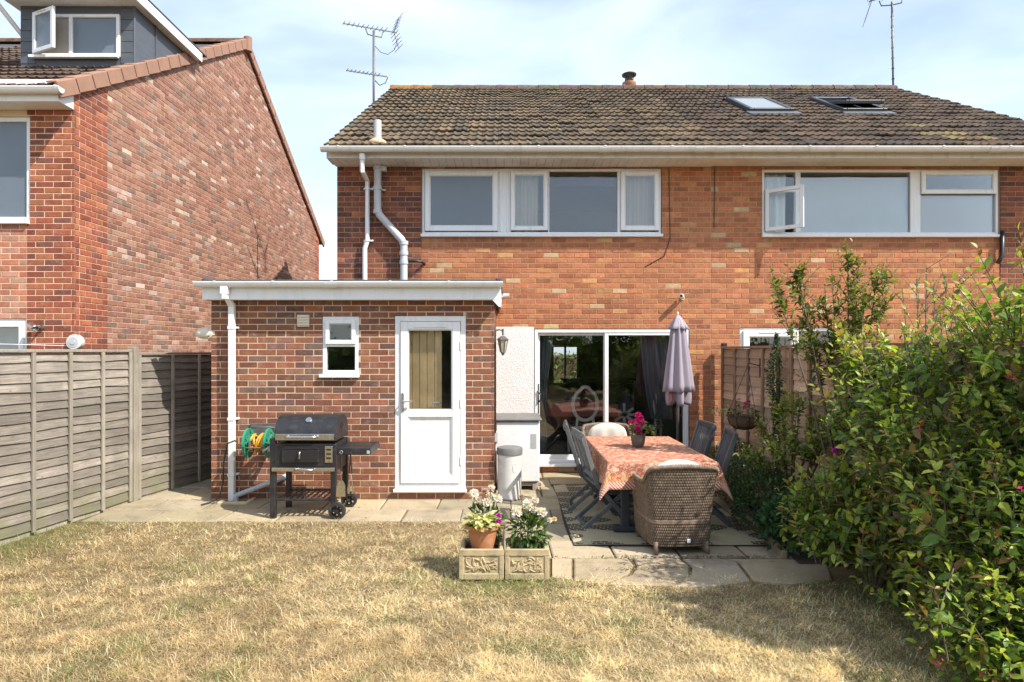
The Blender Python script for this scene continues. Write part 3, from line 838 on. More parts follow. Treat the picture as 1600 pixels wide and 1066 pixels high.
# patio door
m = MB(); x0, x1, z0, z1 = door_h; x0 += .012; x1 -= .012; z1 -= .012
m.ring(x0, x1, z0+.05, z1, .045, D0-.005, D0+.11, .005); m.box(x0, x1, D0-.004, D0+.1, z0+.004, z0+.05, .004)
dr = m.build('patio_door', M['upvc'], H1)
xm = PX(951, D0)
def slider(xa, xb, y, name):
    m = MB(); za, zb = z0+.065, z1-.03
    m.box(xa, xa+.058, y, y+.045, za, zb, .005); m.box(xb-.058, xb, y, y+.045, za, zb, .005)
    m.box(xa+.0575, xb-.0575, y, y+.045, za, za+.10, .005); m.box(xa+.0575, xb-.0575, y, y+.045, zb-.055, zb, .005)
    o = m.build('sliding_panel', M['upvc'], dr); pane(dr, xa+.05, xb-.05, za+.09, zb-.05, y+.02, M['glass_dark'])
slider(x0+.02, xm-.01, D0+.052, 'a'); slider(xm-.06, x1-.02, D0+.002, 'b')
m = MB(); m.box(x0+.028, x0+.068, D0+.038, D0+.053, PZ(652, D0), PZ(600, D0), .006)
hz = PZ(620, D0); m.tube([(x0+.05, D0+.04, hz+.09), (x0+.05, D0-.02, hz+.08), (x0+.085, D0-.03, hz+.03), (x0+.085, D0-.03, hz-.04), (x0+.05, D0-.02, hz-.09), (x0+.05, D0+.04, hz-.10)], .011, 8); m.build('handle', M['dark'], dr, smooth=False)
m = MB(); m.box(x0-.01, x1+.01, D0-.05, D0-.006, z0+.0, z0+.045, .006); m.build('threshold', M['upvc'], dr)
room(H1, -0.6, XM-.12, D0+.29, ym-.02, 0.18, 2.35, M['roomwall'], M['darkfloor'], FW)
m = MB(); m.ring(FW[0], FW[1], FW[2], FW[3], .06, ym-.06, ym-.005, .004); m.box((FW[0]+FW[1])/2-.03, (FW[0]+FW[1])/2+.03, ym-.055, ym-.01, FW[2]+.06, FW[3]-.06, .004); fwin = m.build('front_window', M['upvc'], H1); pane(fwin, FW[0]+.05, FW[1]-.05, FW[2]+.05, FW[3]-.05, ym-.03, M['glass'])

# ---------------- right house of the pair
H2 = T('house', 'adjoining brick house with two roof windows in its dark tiled roof', 'house', (XM, D0, 0))
winR = (wx(1191), wx(1562), wz(369), wz(264))
winG = (wx(1156), wx(1330), 0.95, wz(512))
xp = wx(1562.5)
wall = wall_slab(H2, 'wall', XM, xp, 0, ZT+.04, D0, [winR, winG], M['mort_o'])
br = lay_bricks(XM+.01, xp-.004, 0.0, ZT, [winR, winG], P_ORANGE)
brick_objects(br, wall, (0, D0, 0), (1, 0, 0), (0, -1, 0), 270, lambda b: (0 if b[1]-b[0] > .2 else 1, 0 if b[2] > 1.7 else 1, abs((b[0]+b[1])/2-5)+abs(b[2]-2.9)*2))
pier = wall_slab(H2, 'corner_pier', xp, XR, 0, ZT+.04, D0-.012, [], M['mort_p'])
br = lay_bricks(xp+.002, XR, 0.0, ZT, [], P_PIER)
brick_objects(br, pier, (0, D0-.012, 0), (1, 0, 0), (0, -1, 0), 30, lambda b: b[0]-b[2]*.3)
m = MB(); m.poly([(XR, D0, 0), (XR, ym, 0), (XR, ym, ZT), (XR, RY, RZ-.06), (XR, D0, ZT)]); m.poly([(XM, ym, 0), (XM, ym, ZT), (XR, ym, ZT), (XR, ym, 0)])
m.build('gable_wall', M['brick_far'], H2)
VLX = [(4.27, 5.05), (5.90, 6.68)]; VS0, VS1 = 2.72, 4.12
rf2 = roof_part(H2, XM, XR+.04, 23, tp_right, lambda x, s: any(a-.05 < x < b+.05 for a, b in VLX) and VS0-.32 < s < VS1-.12)
m = MB(); m.box(XM, XR+.04, FY, FY+.02, ZT-.004, EZ-.02, .003); m.build('fascia', M['upvc_old'], H2)
m = MB(); xe = wx(1112)
m.box(XM, xe, FY+.021, D0-.013, ZT-.002, ZT+.01, .003)
for a, b in ((xe, wx(1270)), (wx(1270), wx(1525)), (wx(1525), XR)): m.box(a+.003, b-.003, FY+.021, D0-.013, ZT+.008, ZT+.018, .003)
m.build('soffit', M['soffit'], H2)
gutter(H2, XM+.002, XR+.05, 8.862, EZ+.004, .056, M['upvc_old'], joints=(PX(1125, 8.9), PX(1550, 8.9)), hooks=.92)
def SP(x, s, h):   # point on the roof slope: x, distance up the slope, height off it
    return Vector((x, EY + s*math.cos(SL) - h*math.sin(SL), EZ + s*math.sin(SL) + h*math.cos(SL)))
def slope_ring(m, x0, x1, s0, s1, wd, h0, h1, tilt=0.0):
    Mx = Matrix.Translation(SP((x0+x1)/2, (s0+s1)/2, (h0+h1)/2)) @ Matrix.Rotation(SL+tilt, 4, 'X')
    a, b, h = (x1-x0)/2, (s1-s0)/2, (h1-h0)/2
    m.box(-a, -a+wd, -b, b, -h, h, .008, Mx); m.box(a-wd, a, -b, b, -h, h, .008, Mx)
    m.box(-a+wd-.001, a-wd+.001, -b, -b+wd, -h, h, .008, Mx); m.box(-a+wd-.001, a-wd+.001, b-wd, b, -h, h, .008, Mx)
    return Mx
k = NT('pale_roof_glass'); M['vglass'] = k.done(k.bsdf((0.26, 0.27, 0.25), 0.15, 0, None, 0.6))
for i, (a, b) in enumerate(VLX):
    m = MB(); slope_ring(m, a, b, VS0, VS1, .075, .0, .10); rw = m.build('roof_window', M['velux'], H2)
    m = MB(); Mx = Matrix.Translation(SP((a+b)/2, VS0-.09, .055)) @ Matrix.Rotation(SL, 4, 'X'); m.box(-(b-a)/2-.06, (b-a)/2+.06, -.12, .10, -.012, .0, .004, Mx); m.build('flashing', M['lead'], rw)
    if i == 0:
        m = MB(); Mx = Matrix.Translation(SP((a+b)/2, (VS0+VS1)/2, .085)) @ Matrix.Rotation(SL, 4, 'X'); m.box(-(b-a)/2+.07, (b-a)/2-.07, -(VS1-VS0)/2+.07, (VS1-VS0)/2-.07, -.01, .0, 0, Mx); m.build('pane', M['vglass'], rw)
    else:
        m = MB(); Mx = slope_ring(m, a+.05, b-.05, VS0+.06, VS1-.06, .06, .06, .12, -.17); m.build('sash', M['velux'], rw)
        m = MB(); m.box(-(b-a)/2+.1, (b-a)/2-.1, -(VS1-VS0)/2+.11, (VS1-VS0)/2-.11, .0, .008, 0, Mx); m.build('pane', M['vglass'], rw)
        m = MB(); Mx = Matrix.Translation(SP((a+b)/2, (VS0+VS1)/2, .0)) @ Matrix.Rotation(SL, 4, 'X'); m.box(-(b-a)/2+.07, (b-a)/2-.07, -(VS1-VS0)/2+.07, (VS1-VS0)/2-.07, -.3, -.29, 0, Mx); m.build('reveal', M['roomwall'], rw)
# upstairs window of the right house
m = MB(); x0, x1, z0, z1 = winR
m.ring(x0+.002, x1-.002, z0+.02, z1-.002, .04, yf, yf+.07, .005)
for (a, b, c, d) in ((1244, 1252, 268, 362), (1424, 1440, 268, 362)): m.box(PX(a, D0), PX(b, D0), yf+.002, yf+.068, z0+.06, z1-.042, .004)
m.box(PX(1196.5, D0), PX(1244.5, D0), yf+.002, yf+.068, PZ(299, D0), PZ(294, D0), .004)
win = m.build('window', M['upvc'], H2); win['label'] = 'upstairs window with one sash swung open'
pane(win, *rectpx(1197, 1245, 268, 295), yf+.03, M['glass']); pane(win, *rectpx(1251, 1425, 268, 362), yf+.03, M['glass'])
sash(win, *rectpx(1440, 1557.5, 267, 303), yf+.004, M['glass'], .06, .035, True); pane(win, *rectpx(1440, 1557.5, 303, 362), yf+.03, M['glass'])
# open casement, hinged on its left stile, swung outwards
ang = math.radians(-38); hx, hy = PX(1197, D0), yf-.005
wS, zs0, zs1 = .53, PZ(362, D0), PZ(297, D0)
m = MB(); m.ring(0, wS, zs0, zs1, .055, -.035, 0.0, .006); m.xf(Matrix.Translation((hx, hy, 0)) @ Matrix.Rotation(ang, 4, 'Z')); m.build('open_sash', M['upvc'], win)
m = MB(); m.box(.05, wS-.05, -.02, -.014, zs0+.05, zs1-.05); m.xf(Matrix.Translation((hx, hy, 0)) @ Matrix.Rotation(ang, 4, 'Z')); m.build('pane', M['glass'], win)
m = MB(); m.tube([(hx+.3, hy+.02, zs0+.04), (hx+.30*math.cos(ang), hy+.42*math.sin(ang), zs0+.03)], .008, 6); m.build('stay', M['steel'], win)
m = MB(); m.box(x0-.012, x1+.012, D0-.055, yf+.03, z0-.022, z0+.022, .006); m.build('sill', M['upvc'], win)
room(H2, XM+.1, xp+.2, D0+.281, D0+3, z0-.3, z1+.02, M['roomwall'], M['darkfloor'])
m = MB(); P = []
for i in range(11):
    row = []
    for j in range(40):
        s = j/39; t = i/10; row.append((PX(1246, D0)+s*(PX(1428, D0)-PX(1246, D0)), D0+.11+.014*math.sin(9*s+3*t)+.018*math.sin(17*s-6*t)*t + .03*max(0, s-.7)*math.sin(15*t), z1-.10-(z1-z0-.12)*t*(1-.02*math.sin(4*s))))
    P.append(row)
m.grid(P); o = m.build('window_sheet', M['blind'], None, smooth=True); tag(o, 'pale sheet hung inside the large upstairs pane of the adjoining house', 'curtain')
vcurtain('curtain', 'pale sheet behind the open upstairs casement', PX(1197, D0), PX(1236, D0), z0, z1-.04, D0+.18, M['blind'], 3)
m = MB(); m.poly([(PX(1438, D0), D0+.10, z0+.05), (PX(1558, D0), D0+.10, z0+.05), (PX(1558, D0), D0+.10, PZ(300, D0)), (PX(1438, D0), D0+.10, PZ(300, D0))]); o = m.build('net_curtain', plain('net_curtain', (.62, .64, .63), .9, var=.06, scale=3), None); tag(o, 'pale net behind the pane beside the dark brick pier upstairs', 'curtain')
# ground-floor window above the fence
m = MB(); x0, x1, z0, z1 = winG
m.ring(x0+.002, x1-.002, z0+.01, z1-.002, .05, yf, yf+.07, .005); m.box(PX(1246, D0), PX(1249, D0), yf+.002, yf+.068, z0+.06, z1-.05, .004)
win = m.build('window', M['upvc'], H2); win['label'] = 'ground-floor window above the brown fence'
sash(win, PX(1161, D0), PX(1246, D0), z0+.05, z1-.045, yf+.004, M['glass'], .09, .035, True); pane(win, PX(1248, D0), x1-.05, z0+.05, z1-.05, yf+.03, M['glass'])
room(H2, XM+.1, 7, D0+.281, D0+3, .3, 2.3, M['roomwall'], M['darkfloor'])
m = MB(); m.tube([(wx(1561), D0-.06, ZT-.95), (wx(1561), D0-.06, wz(400)), (wx(1553), D0-.08, wz(412))], .03, 8); m.build('waste_pipe', M['dark'], H2, smooth=True)
m = MB(); m.tube([(wx(1497), D0+.02, wz(455)), (wx(1497), D0-.12, wz(454)), (wx(1484), D0-.14, wz(457))], .022, 8); m.build('overflow_pipe', M['dark'], H2, smooth=True)
m = MB(); m.tube([(XM+.06, D0-.006, ZT-.02), (XM+.05, D0-.006, 3.6)], .006, 5); m.build('cable', M['blackplastic'], H2)
m = MB(); m.tube([(wx(1045), D0-.006, ZT-.01), (wx(1046), D0-.006, wz(330)), (wx(1047), D0-.006, wz(372)), (wx(1038), D0-.007, wz(400)), (wx(1008), D0-.006, wz(417))], .0055, 5); m.build('cable', M['dark'], H1)

# ---------------- flue and aerials
fl = T('chimney_flue', 'terracotta chimney pot with black cowl behind the ridge', 'chimney pot', (PX(983, 14.4), 14.4, RZ-.3))
m = MB(); m.lathe([(.15, -.1), (.14, .28), (.155, .30), (.155, .36), (.13, .37)], (0, 0, 0.25), 20); m.build('pot', M['terracotta'], fl, auto=40, local=True)
m = MB(); m.lathe([(.09, .60), (.10, .68)], (0, 0, 0), 16)
for a in range(4): m.bar((.09*math.cos(a*1.57+.4), .09*math.sin(a*1.57+.4), .6), (.12*math.cos(a*1.57+.4), .12*math.sin(a*1.57+.4), .80), .012, .012)
m.lathe([(.16, .775), (.165, .80), (.08, .84), (.01, .85)], (0, 0, 0), 20); m.build('cowl', M['dark'], fl, auto=40, local=True)

def yagi(t, o, d, ln, n, el, up=Vector((0, 0, 1)), refl=True, vert=False, name='boom', rs=1.0):
    """boom along d from o (tail) with n elements"""
    o = Vector(o); d = Vector(d).normalized(); side = d.cross(up).normalized(); e = up if vert else side
    m = MB(); m.bar(o, o + d*ln, .022, .022, .003); m.build('boom', M['galv'], t, local=True)
    for i in range(n):
        p = o + d*(ln*(0.22 + .77*i/(n-1))); h = el*(1.0-.3*i/n)
        m = MB(); m.tube([p - e*h + Vector((0, 0, .012)), p + e*h + Vector((0, 0, .012))], .006, 6); m.build('element', M['galv'], t, local=True)
    if refl:
        for sgn in (-1, 1):
            q = o + d*.06
            for i in range(5):
                rr = q - d*(.02 + .05*i*.6)*rs + up*sgn*(.05+.09*i)*rs
                m = MB(); m.tube([rr - side*.28*rs, rr + side*.28*rs], .0055, 6); m.build('reflector', M['galv'], t, local=True)
            m = MB(); m.bar(q, q - d*.14*rs + up*sgn*.42*rs, .015, .015); m.build('reflector_arm', M['galv'], t, local=True)
# left aerial
da = 12.2; xa = PX(584, da); zb = PZ(200, da)-.3; zt = PZ(48, da)
ae = T('aerial', 'rooftop aerial with two antennas on one mast above the left verge', 'aerial', (xa, da, zb))
m = MB(); m.tube([(0, 0, 0), (0, 0, zt-zb)], .024, 10); m.build('mast', M['galv'], ae, local=True, smooth=True)
dirv = Vector((-.82, -.50, -.09)); L1 = 1.25
yagi(ae, Vector((.40, .24, PZ(43, da)-zb+.02)), dirv, 1.06, 10, .11, rs=.72)
m = MB(); zz = zt-zb; m.tube([(-.14, -.08, zz+.0), (-.10, -.06, zz-.1), (0, 0, zz-.1), (.13, .08, zz-.09), (.16, .1, zz+.04)], .012, 6); m.build('cradle', M['galv'], ae, local=True, smooth=True)
yagi(ae, Vector((.23, .14, PZ(115, da)-zb)), Vector((-.82, -.52, -.08)), .80, 9, .09, Vector((0, 0, 1)), refl=False)
m = MB(); zz = PZ(124, da)-zb; m.tube([(0, 0, zz), (.10, .06, zz-.09), (.2, .12, zz-.02), (.24, .15, zz+.1)], .009, 6); m.tube([(.02, 0, PZ(72, da)-zb), (.12, .08, PZ(79, da)-zb), (.24, .14, PZ(80, da)-zb), (.36, .2, PZ(70, da)-zb), (.42, .25, PZ(50, da)-zb)], .006, 6); m.build('cable', M['blackplastic'], ae, local=True, smooth=True)
m = MB(); m.bar((0, 0, .05), (.10, 0, .05), .03, .03); m.bar((0, 0, .3), (.10, 0, .3), .03, .03); m.build('wall_bracket', M['galv'], ae, local=True)
# right aerial
da = 14.0; xa = PX(1393.5, da)
ae = T('aerial', 'tall thin aerial mast at the far end of the ridge', 'aerial', (xa, da, RZ-.5))
m = MB(); zt = PZ(3, da)-(RZ-.5); m.tube([(0.05, .02, 0), (.02, 0, zt*.5), (0, 0, zt)], .022, 8); m.build('mast', M['galv'], ae, local=True, smooth=True)
yagi(ae, Vector((-.45, .1, zt+.06)), Vector((.9, -.35, .12)), 1.3, 9, .2)
m = MB(); m.tube([(-.24, .06, zt+.05), (-.2, .05, zt-.06), (0, 0, zt-.07), (.18, -.05, zt-.05), (.2, -.06, zt+.07)], .014, 6); m.build('cradle', M['galv'], ae, local=True, smooth=True)
m = MB(); m.bar((.04, 0, .35), (.04, .3, .35), .03, .03); m.build('wall_bracket', M['galv'], ae, local=True)
for i in range(8):
    m = MB(); zz = .5 + i*(zt-.6)/8; m.lathe([(.03, 0), (.03, .02)], (.045-.04*zz/zt, .01, zz), 8); m.build('cable_tie', M['blackplastic'], ae, local=True)
# ------------------------------------------------------------------ rear extension
DE = 7.69; EX0, EX1 = PX(330, DE), PX(772, DE); ETZ = 2.41
X1 = T('rear_extension', 'single-storey brown brick extension with flat felt roof and white back door', 'extension', (EX0, DE, 0))
dh = (PX(616.5, DE), PX(728.5, DE), PZ(767, DE), PZ(493.5, DE)); wh = (PX(503.5, DE), PX(561, DE), PZ(588, DE), PZ(494.5, DE))
wall = wall_slab(X1, 'wall', EX0, EX1, 0, ETZ, DE, [dh, wh], M['mort_e'])
br = lay_bricks(EX0, EX1, 0.0, ETZ, [dh, wh], P_EXT)
brick_objects(br, wall, (0, DE, 0), (1, 0, 0), (0, -1, 0), 300, lambda b: (-(b[1]-b[0])*(b[3]-b[2])//.001, 0))
m = MB(); m.poly([(EX1-.006, DE+.006, 0), (EX1-.006, D0, 0), (EX1-.006, D0, ETZ), (EX1-.006, DE+.006, ETZ)]); sw = m.build('side_wall', M['mort_e'], X1)
br = [(a, b, c, d, e) for a, b, c, d, e in lay_bricks(.105, D0-DE-.02, 0, ETZ, [], P_EXT, phase=1)]
# quoin returns of the front bricks close the corner
for i in range(32): br.append((.0005, .095 if i % 2 else .1, i*.075+.01, i*.075+.075, P_EXT()))
brick_objects(br, sw, (EX1, DE, 0), (0, 1, 0), (1, 0, 0), 0, lambda b: 0)
m = MB(); m.poly([(EX0+.003, DE+.006, 0), (EX0+.003, DE+.006, ETZ), (EX0+.003, 13.5, ETZ), (EX0+.003, 13.5, 0)]); m.poly([(EX0, 13.5, 0), (EX0, 13.5, ETZ), (XL, 13.5, ETZ), (XL, 13.5, 0)]); m.build('far_side_wall', M['brick_far'], X1)
# flat roof: deck, felt kerb, fascia, gutter
FX0, FX1, FYE = PX(316, 7.52), PX(782.5, 7.52), 7.52
m = MB(); m.box(FX0+.02, FX1-.02, FYE+.025, D0-.02, 2.41, 2.585, .004); m.box(FX0+.02, XL-.01, D0-.02, 13.6, 2.41, 2.585, .004); m.build('roof_deck', M['felt'], X1)
m = MB(); m.box(FX0-.01, FX1+.01, FYE-.004, FYE+.07, 2.565, 2.625, .012)
for xx in (FX0-.012, FX1-.062): m.box(xx, xx+.075, FYE-.008, D0-.03, 2.57, 2.648, .018)
m.build('felt_kerb', M['felt'], X1)
m = MB(); zf0, zf1 = PZ(468.5, 7.52), 2.56
m.box(FX0, FX1, FYE, FYE+.02, zf0, zf1, .003); m.box(FX0, FX0+.018, FYE+.0205, 13.6, zf0, zf1, .003); m.box(FX1-.018, FX1, FYE+.0205, D0-.02, zf0, zf1, .003); m.build('fascia', M['upvc'], X1)
m = MB(); m.box(FX0+.018, FX1-.018, FYE+.02, DE-.002, zf0+.004, zf0+.012); m.build('soffit', M['upvc'], X1)
m = MB(); m.prism([(FX1-.10, zf0-.001), (FX1+.0, zf0-.001), (FX1+.0, zf0-.085), (FX1-.02, zf0-.085)], FYE+.002, FYE+.016, 'y'); m.build('fascia_end', M['upvc'], X1)
gz = PZ(441, 7.46)
gutter(X1, PX(304, 7.46), PX(786, 7.46), 7.465, gz, .052, M['upvc'], joints=(PX(519, 7.46),), hooks=.68)
# square downpipe with swan neck and shoe
m = MB(); xd = PX(361.5, 7.6); zc = PZ(462, 7.5)
m.box(xd-.045-.02, xd+.025, 7.43, 7.51, gz-.14, gz-.045, .006)
m.bar((xd-.018, 7.47, gz-.12), (xd, 7.615, gz-.27), .062, .062, .005); m.box(xd-.034, xd+.034, 7.581, 7.649, .0, gz-.235, .006)
dp = m.build('downpipe', M['upvc'], X1)
m = MB(); m.box(xd-.043, xd+.012, 7.425, 7.515, gz-.2, gz-.12, .006); m.build('hopper', M['upvc'], dp)
for zz in (PZ(512, 7.6), PZ(655, 7.6), PZ(742, 7.6)):
    m = MB(); m.box(xd-.04, xd+.04, 7.575, 7.655, zz-.018, zz+.018, .003); m.box(xd-.055, xd+.065, 7.650, 7.688, zz-.012, zz+.012, .003); m.lathe([(.009, -.012), (.009, .012)], (xd+.055, 7.645, zz), 8, 'y'); m.build('pipe_bracket', M['upvc'], dp)
m = MB(); m.tube([(xd+.07, 7.60, .075), (PX(440, 7.62), 7.62, .27), (PX(445, 7.64), 7.70, .285)], .03, 12); m.tube([(xd+.05, 7.60, .0), (xd+.055, 7.60, .06), (xd+.08, 7.60, .08)], .034, 12); m.build('waste_pipe', M['gpipe'], X1, auto=40)
m = MB(); m.ring(xd-.10, xd+.24, 0, .26, .03, 0, .07, .008); m.xf(Matrix.Translation((0, 7.41, -.02)) @ Matrix.Rotation(math.radians(90), 4, 'X') @ Matrix.Scale(-1, 4, (0, 1, 0))) if False else None
m = MB(); m.box(xd-.09, xd+.26, 7.42, 7.45, -.03, .035, .006); m.box(xd+.23, xd+.26, 7.45, 7.68, -.03, .035, .006); m.build('drain_surround', M['mort_e'], X1)
# back door
m = MB(); x0, x1, z0, z1 = dh; yf = DE+.005
m.ring(x0+.003, x1-.003, z0+.02, z1-.003, .065, yf, yf+.075, .005)
door = m.build('back_door', M['upvc'], X1)
xa, xb, za, zb = x0+.072, x1-.072, z0+.09, z1-.072
m = MB(); zt, zmid0, zmid1 = PZ(515, DE), PZ(652, DE), PZ(641, DE); gx0, gx1 = PX(637.5, DE), PX(706.5, DE)
m.box(xa, gx0, yf-.018, yf+.04, za, zb, .006); m.box(gx1, xb, yf-.018, yf+.04, za, zb, .006)
m.box(gx0-.001, gx1+.001, yf-.018, yf+.04, zt, zb, .006); m.box(gx0-.001, gx1+.001, yf-.018, yf+.04, za, PZ(743, DE), .006); m.box(gx0-.001, gx1+.001, yf-.018, yf+.04, zmid0, zmid1, .006)
leaf = m.build('door_leaf', M['upvc'], door)
m = MB(); m.ring(gx0-.002, gx1+.002, zmid1-.002, zt+.002, .014, yf-.008, yf+.03, .004); m.ring(gx0-.002, gx1+.002, PZ(743, DE)-.002, zmid0+.002, .022, yf-.008, yf+.03, .006); m.build('glazing_bead', M['upvc'], door)
pane(door, gx0+.005, gx1-.005, zmid1+.005, zt-.005, yf+.012, M['glass_door'])
m = MB(); m.box(gx0+.015, gx1-.015, yf+.004, yf+.03, PZ(743, DE)+.015, zmid0-.015, .01); m.build('lower_panel', M['upvc'], door)
m = MB(); hx = PX(629.5, DE); hzz = PZ(627, DE); m.box(hx-.014, hx+.014, yf-.028, yf-.017, hzz-.13, hzz+.10, .006); m.tube([(hx, yf-.02, hzz), (hx, yf-.06, hzz), (hx+.02, yf-.068, hzz), (hx+.125, yf-.066, hzz+.004)], .010, 8); m.lathe([(.009, -.012), (.009, .012)], (hx, yf-.028, hzz-.085), 8, 'y'); m.build('handle', M['steel'], door, smooth=False)
m = MB(); m.box(PX(647, DE), PX(697, DE), yf-.03, yf-.017, PZ(512, DE), PZ(509, DE), .004); m.build('trickle_vent', M['upvc'], door)
m = MB(); m.box(x0-.012, x1+.006, DE-.045, yf+.03, z0-.012, z0+.024, .005); m.build('threshold', M['upvc'], door)
for zz in (PZ(540, DE), PZ(630, DE), PZ(720, DE)):
    m = MB(); m.lathe([(.009, -.05), (.009, .05)], (xb+.006, yf-.02, zz), 8); m.build('hinge', M['upvc'], door)
# small window
m = MB(); x0, x1, z0, z1 = wh; m.ring(x0+.002, x1-.002, z0+.02, z1-.002, .05, yf, yf+.07, .005); m.box(x0+.05, x1-.05, yf+.002, yf+.06, PZ(542, DE), PZ(537.5, DE), .004)
win = m.build('window', M['upvc'], X1)
sash(win, x0+.04, x1-.04, PZ(538, DE), z1-.04, yf+.002, M['glass'], .05, .03); pane(win, x0+.045, x1-.045, z0+.06, PZ(541, DE), yf+.03, M['glass'])
m = MB(); m.box(x0-.03, x1+.006, DE-.05, yf+.02, z0-.018, z0+.024, .006); m.build('sill', M['upvc'], win)
r = room(X1, EX0+.3, EX1-.3, DE+.29, D0-.05, .02, 2.3, M['roomwall'], M['darkfloor'])
pd = T('inner_door', 'boarded pine inner door seen through the white back door', 'door', (-1.0, DE+.16, 0))
for i in range(5):
    m = MB(); w0 = -1.235+i*.092; m.box(w0+.002, w0+.090, DE+.11, DE+.13, .05, 2.05, .006); m.build('board', M['pine'], pd)
m = MB(); m.tube([(-.80, DE+.11, 1.16), (-.80, DE+.07, 1.16), (-.90, DE+.07, 1.16)], .01, 8); m.build('handle', M['steel'], pd)
# vent grille
v = T('vent_grille', 'cream louvred vent on the extension wall beside the small window', 'vent', (PX(474.5, DE), DE, PZ(501.5, DE)))
m = MB(); m.box(-.072, .072, -.03, .0, -.072, .072, .006); m.build('cover', M['cream'], v, local=True)
for i in range(4): m = MB(); m.box(-.062, .062, -.042, -.031, -.055+i*.032, -.036+i*.032, .004); m.build('louvre', M['cream'], v, local=True)
# bulkhead light on the corner
v = T('bulkhead_light', 'cream oval bulkhead light at the outer corner of the extension', 'wall light', (PX(329, 7.72), 7.74, PZ(521, 7.72)))
m = MB(); m.prism([(.105*math.cos(a)*1.0-.06, .07*math.sin(a)) for a in [2*math.pi*i/20 for i in range(20)]], -.06, -.02, 'y'); m.build('base', M['cream'], v, local=True)
m = MB(); m.add([], []); 
for (s, yy) in ((.8, -.062), (.62, -.095), (.3, -.11)): pass
P = [[(.105*s*math.cos(a)-.06, yy, .07*s*math.sin(a)) for a in [2*math.pi*i/20 for i in range(21)]] for (s, yy) in ((.86, -.059), (.80, -.08), (.6, -.098), (.3, -.106), (.02, -.108))]
m.grid(P); m.build('lens', M['cream'], v, local=True, smooth=True)
m = MB(); m.box(.0, .07, -.05, .02, -.03, .03, .008); m.build('mount', M['cream'], v, local=True)
# lantern
lx, ly, lz = EX1, 7.80, PZ(523, 7.8)
v = T('wall_lantern', 'black coach lantern on the extension corner beside the white render', 'wall light', (lx, ly, lz))
m = MB(); m.box(0, .012, -.04, .04, -.09, .09, .004); m.tube([(.01, 0, .05), (.06, 0, .06), (.10, 0, .05), (.105, 0, -.01)], .009, 8); m.tube([(.105, 0, -.01), (.105, 0, .07)], .012, 8); m.build('bracket', M['galv'], v, local=True)
m = MB(); m.lathe([(.018, -.015), (.07, -.055), (.072, -.065)], (.105, 0, 0), 6); m.lathe([(.03, -.215), (.022, -.23), (.006, -.255)], (.105, 0, 0), 6)
for a in range(6): m.bar((.105+.062*math.cos(a*math.pi/3), .062*math.sin(a*math.pi/3), -.062), (.105+.032*math.cos(a*math.pi/3), .032*math.sin(a*math.pi/3), -.215), .008, .008)
m.build('cage', M['galv'], v, local=True)
m = MB(); m.lathe([(.057, -.066), (.029, -.212)], (.105, 0, 0), 6); m.build('glass', M['bulb'], v, local=True)
# cctv heads
def cctv(label, x, y, z, mat, flip=1):
    v = T('security_camera', label, 'camera', (x, y, z))
    m = MB(); m.lathe([(.03, -.012), (.03, .0)], (0, 0, 0), 14, 'y'); m.tube([(0, -.01, 0), (0, -.05, -.01), (0, -.07, .01)], .011, 8); m.build('mount', mat, v, local=True)
    m = MB(); m.lathe([(.026, -.17), (.032, -.165), (.034, -.05), (.028, -.04)], (0.0, 0, .02), 16, 'y'); m.xf(Matrix.Rotation(-.35*flip, 4, 'Z')); m.build('body', mat, v, local=True, auto=40)
    m = MB(); m.lathe([(.02, -.172), (.02, -.169)], (0, 0, .02), 12, 'y'); m.xf(Matrix.Rotation(-.35*flip, 4, 'Z')); m.build('lens', M['dark'], v, local=True)
    return v
cctv('white security camera high on the orange brick wall above the parasol', PX(1066, D0), D0-.003, PZ(466, D0), M['upvc_old'])
v = cctv('small white camera on the fascia end of the flat roof', FX1+.0, 7.72, PZ(463, 7.7), M['upvc'], -1); v.rotation_euler = (0, 0, math.radians(60)); v.scale = (.6, .6, .6)
ab = T('alarm_box', 'grey meter box on the gable corner under the eaves', 'alarm box', (XL, D0+.35, PZ(290, D0+.35)))
m = MB(); m.box(-.06, -.002, -.12, .12, -.16, .16, .012); m.build('cover', M['gpipe'], ab, local=True)
m = MB(); m.box(-.065, -.06, -.09, .09, -.12, .05, .004); m.build('lid', M['gpipe'], ab, local=True)

# ------------------------------------------------------------------ neighbouring house on the left
NX, NY0, NY1 = -5.39, 8.0, 18.5; NYR = (NY0+NY1)/2
NEZ, NRZ = 5.06, 8.10
H3 = T('house', 'red brick neighbouring house with a grey roof dormer and long gable wall', 'house', (NX, NY0, 0))
nU = (-9, PX(46.5, NY0), PZ(348, NY0), PZ(182, NY0)); nG = (-9, PX(41, NY0), .9, PZ(498, NY0))
SFZ = PZ(172, NY0)
wall = wall_slab(H3, 'front_wall', -10.5, NX, 0, SFZ+.1, NY0, [nU, nG], M['mort_n'])
xpier = PX(42, NY0)
P_NPALE = pal([(.45, .18, .11), (.50, .26, .18), (.40, .15, .09)], [5, 3, 3])  # lighter brick of the panel between the neighbour's windows
b1 = lay_bricks(xpier, NX, 0, SFZ+.05, [nU, nG], P_NP)
b2 = lay_bricks(-7.2, xpier-.004, 0, SFZ+.05, [nU, nG, (-20, 9, SFZ-.05, 99)], P_NPALE)
brick_objects(b1, wall, (0, NY0, 0), (1, 0, 0), (0, -1, 0), 110, lambda b: (0 if b[2] > 1.75 else 1, -b[1]))
brick_objects(b2, wall, (0, NY0, 0), (1, 0, 0), (0, -1, 0), 0, lambda b: 0)
def gtop(y):
    t = NEZ + .02 + (y-NY0)*(NRZ-NEZ)/(NYR-NY0) if y < NYR else NEZ + .02 + (NY1-y)*(NRZ-NEZ)/(NYR-NY0)
    return t
m = MB(); xo = NX-.006
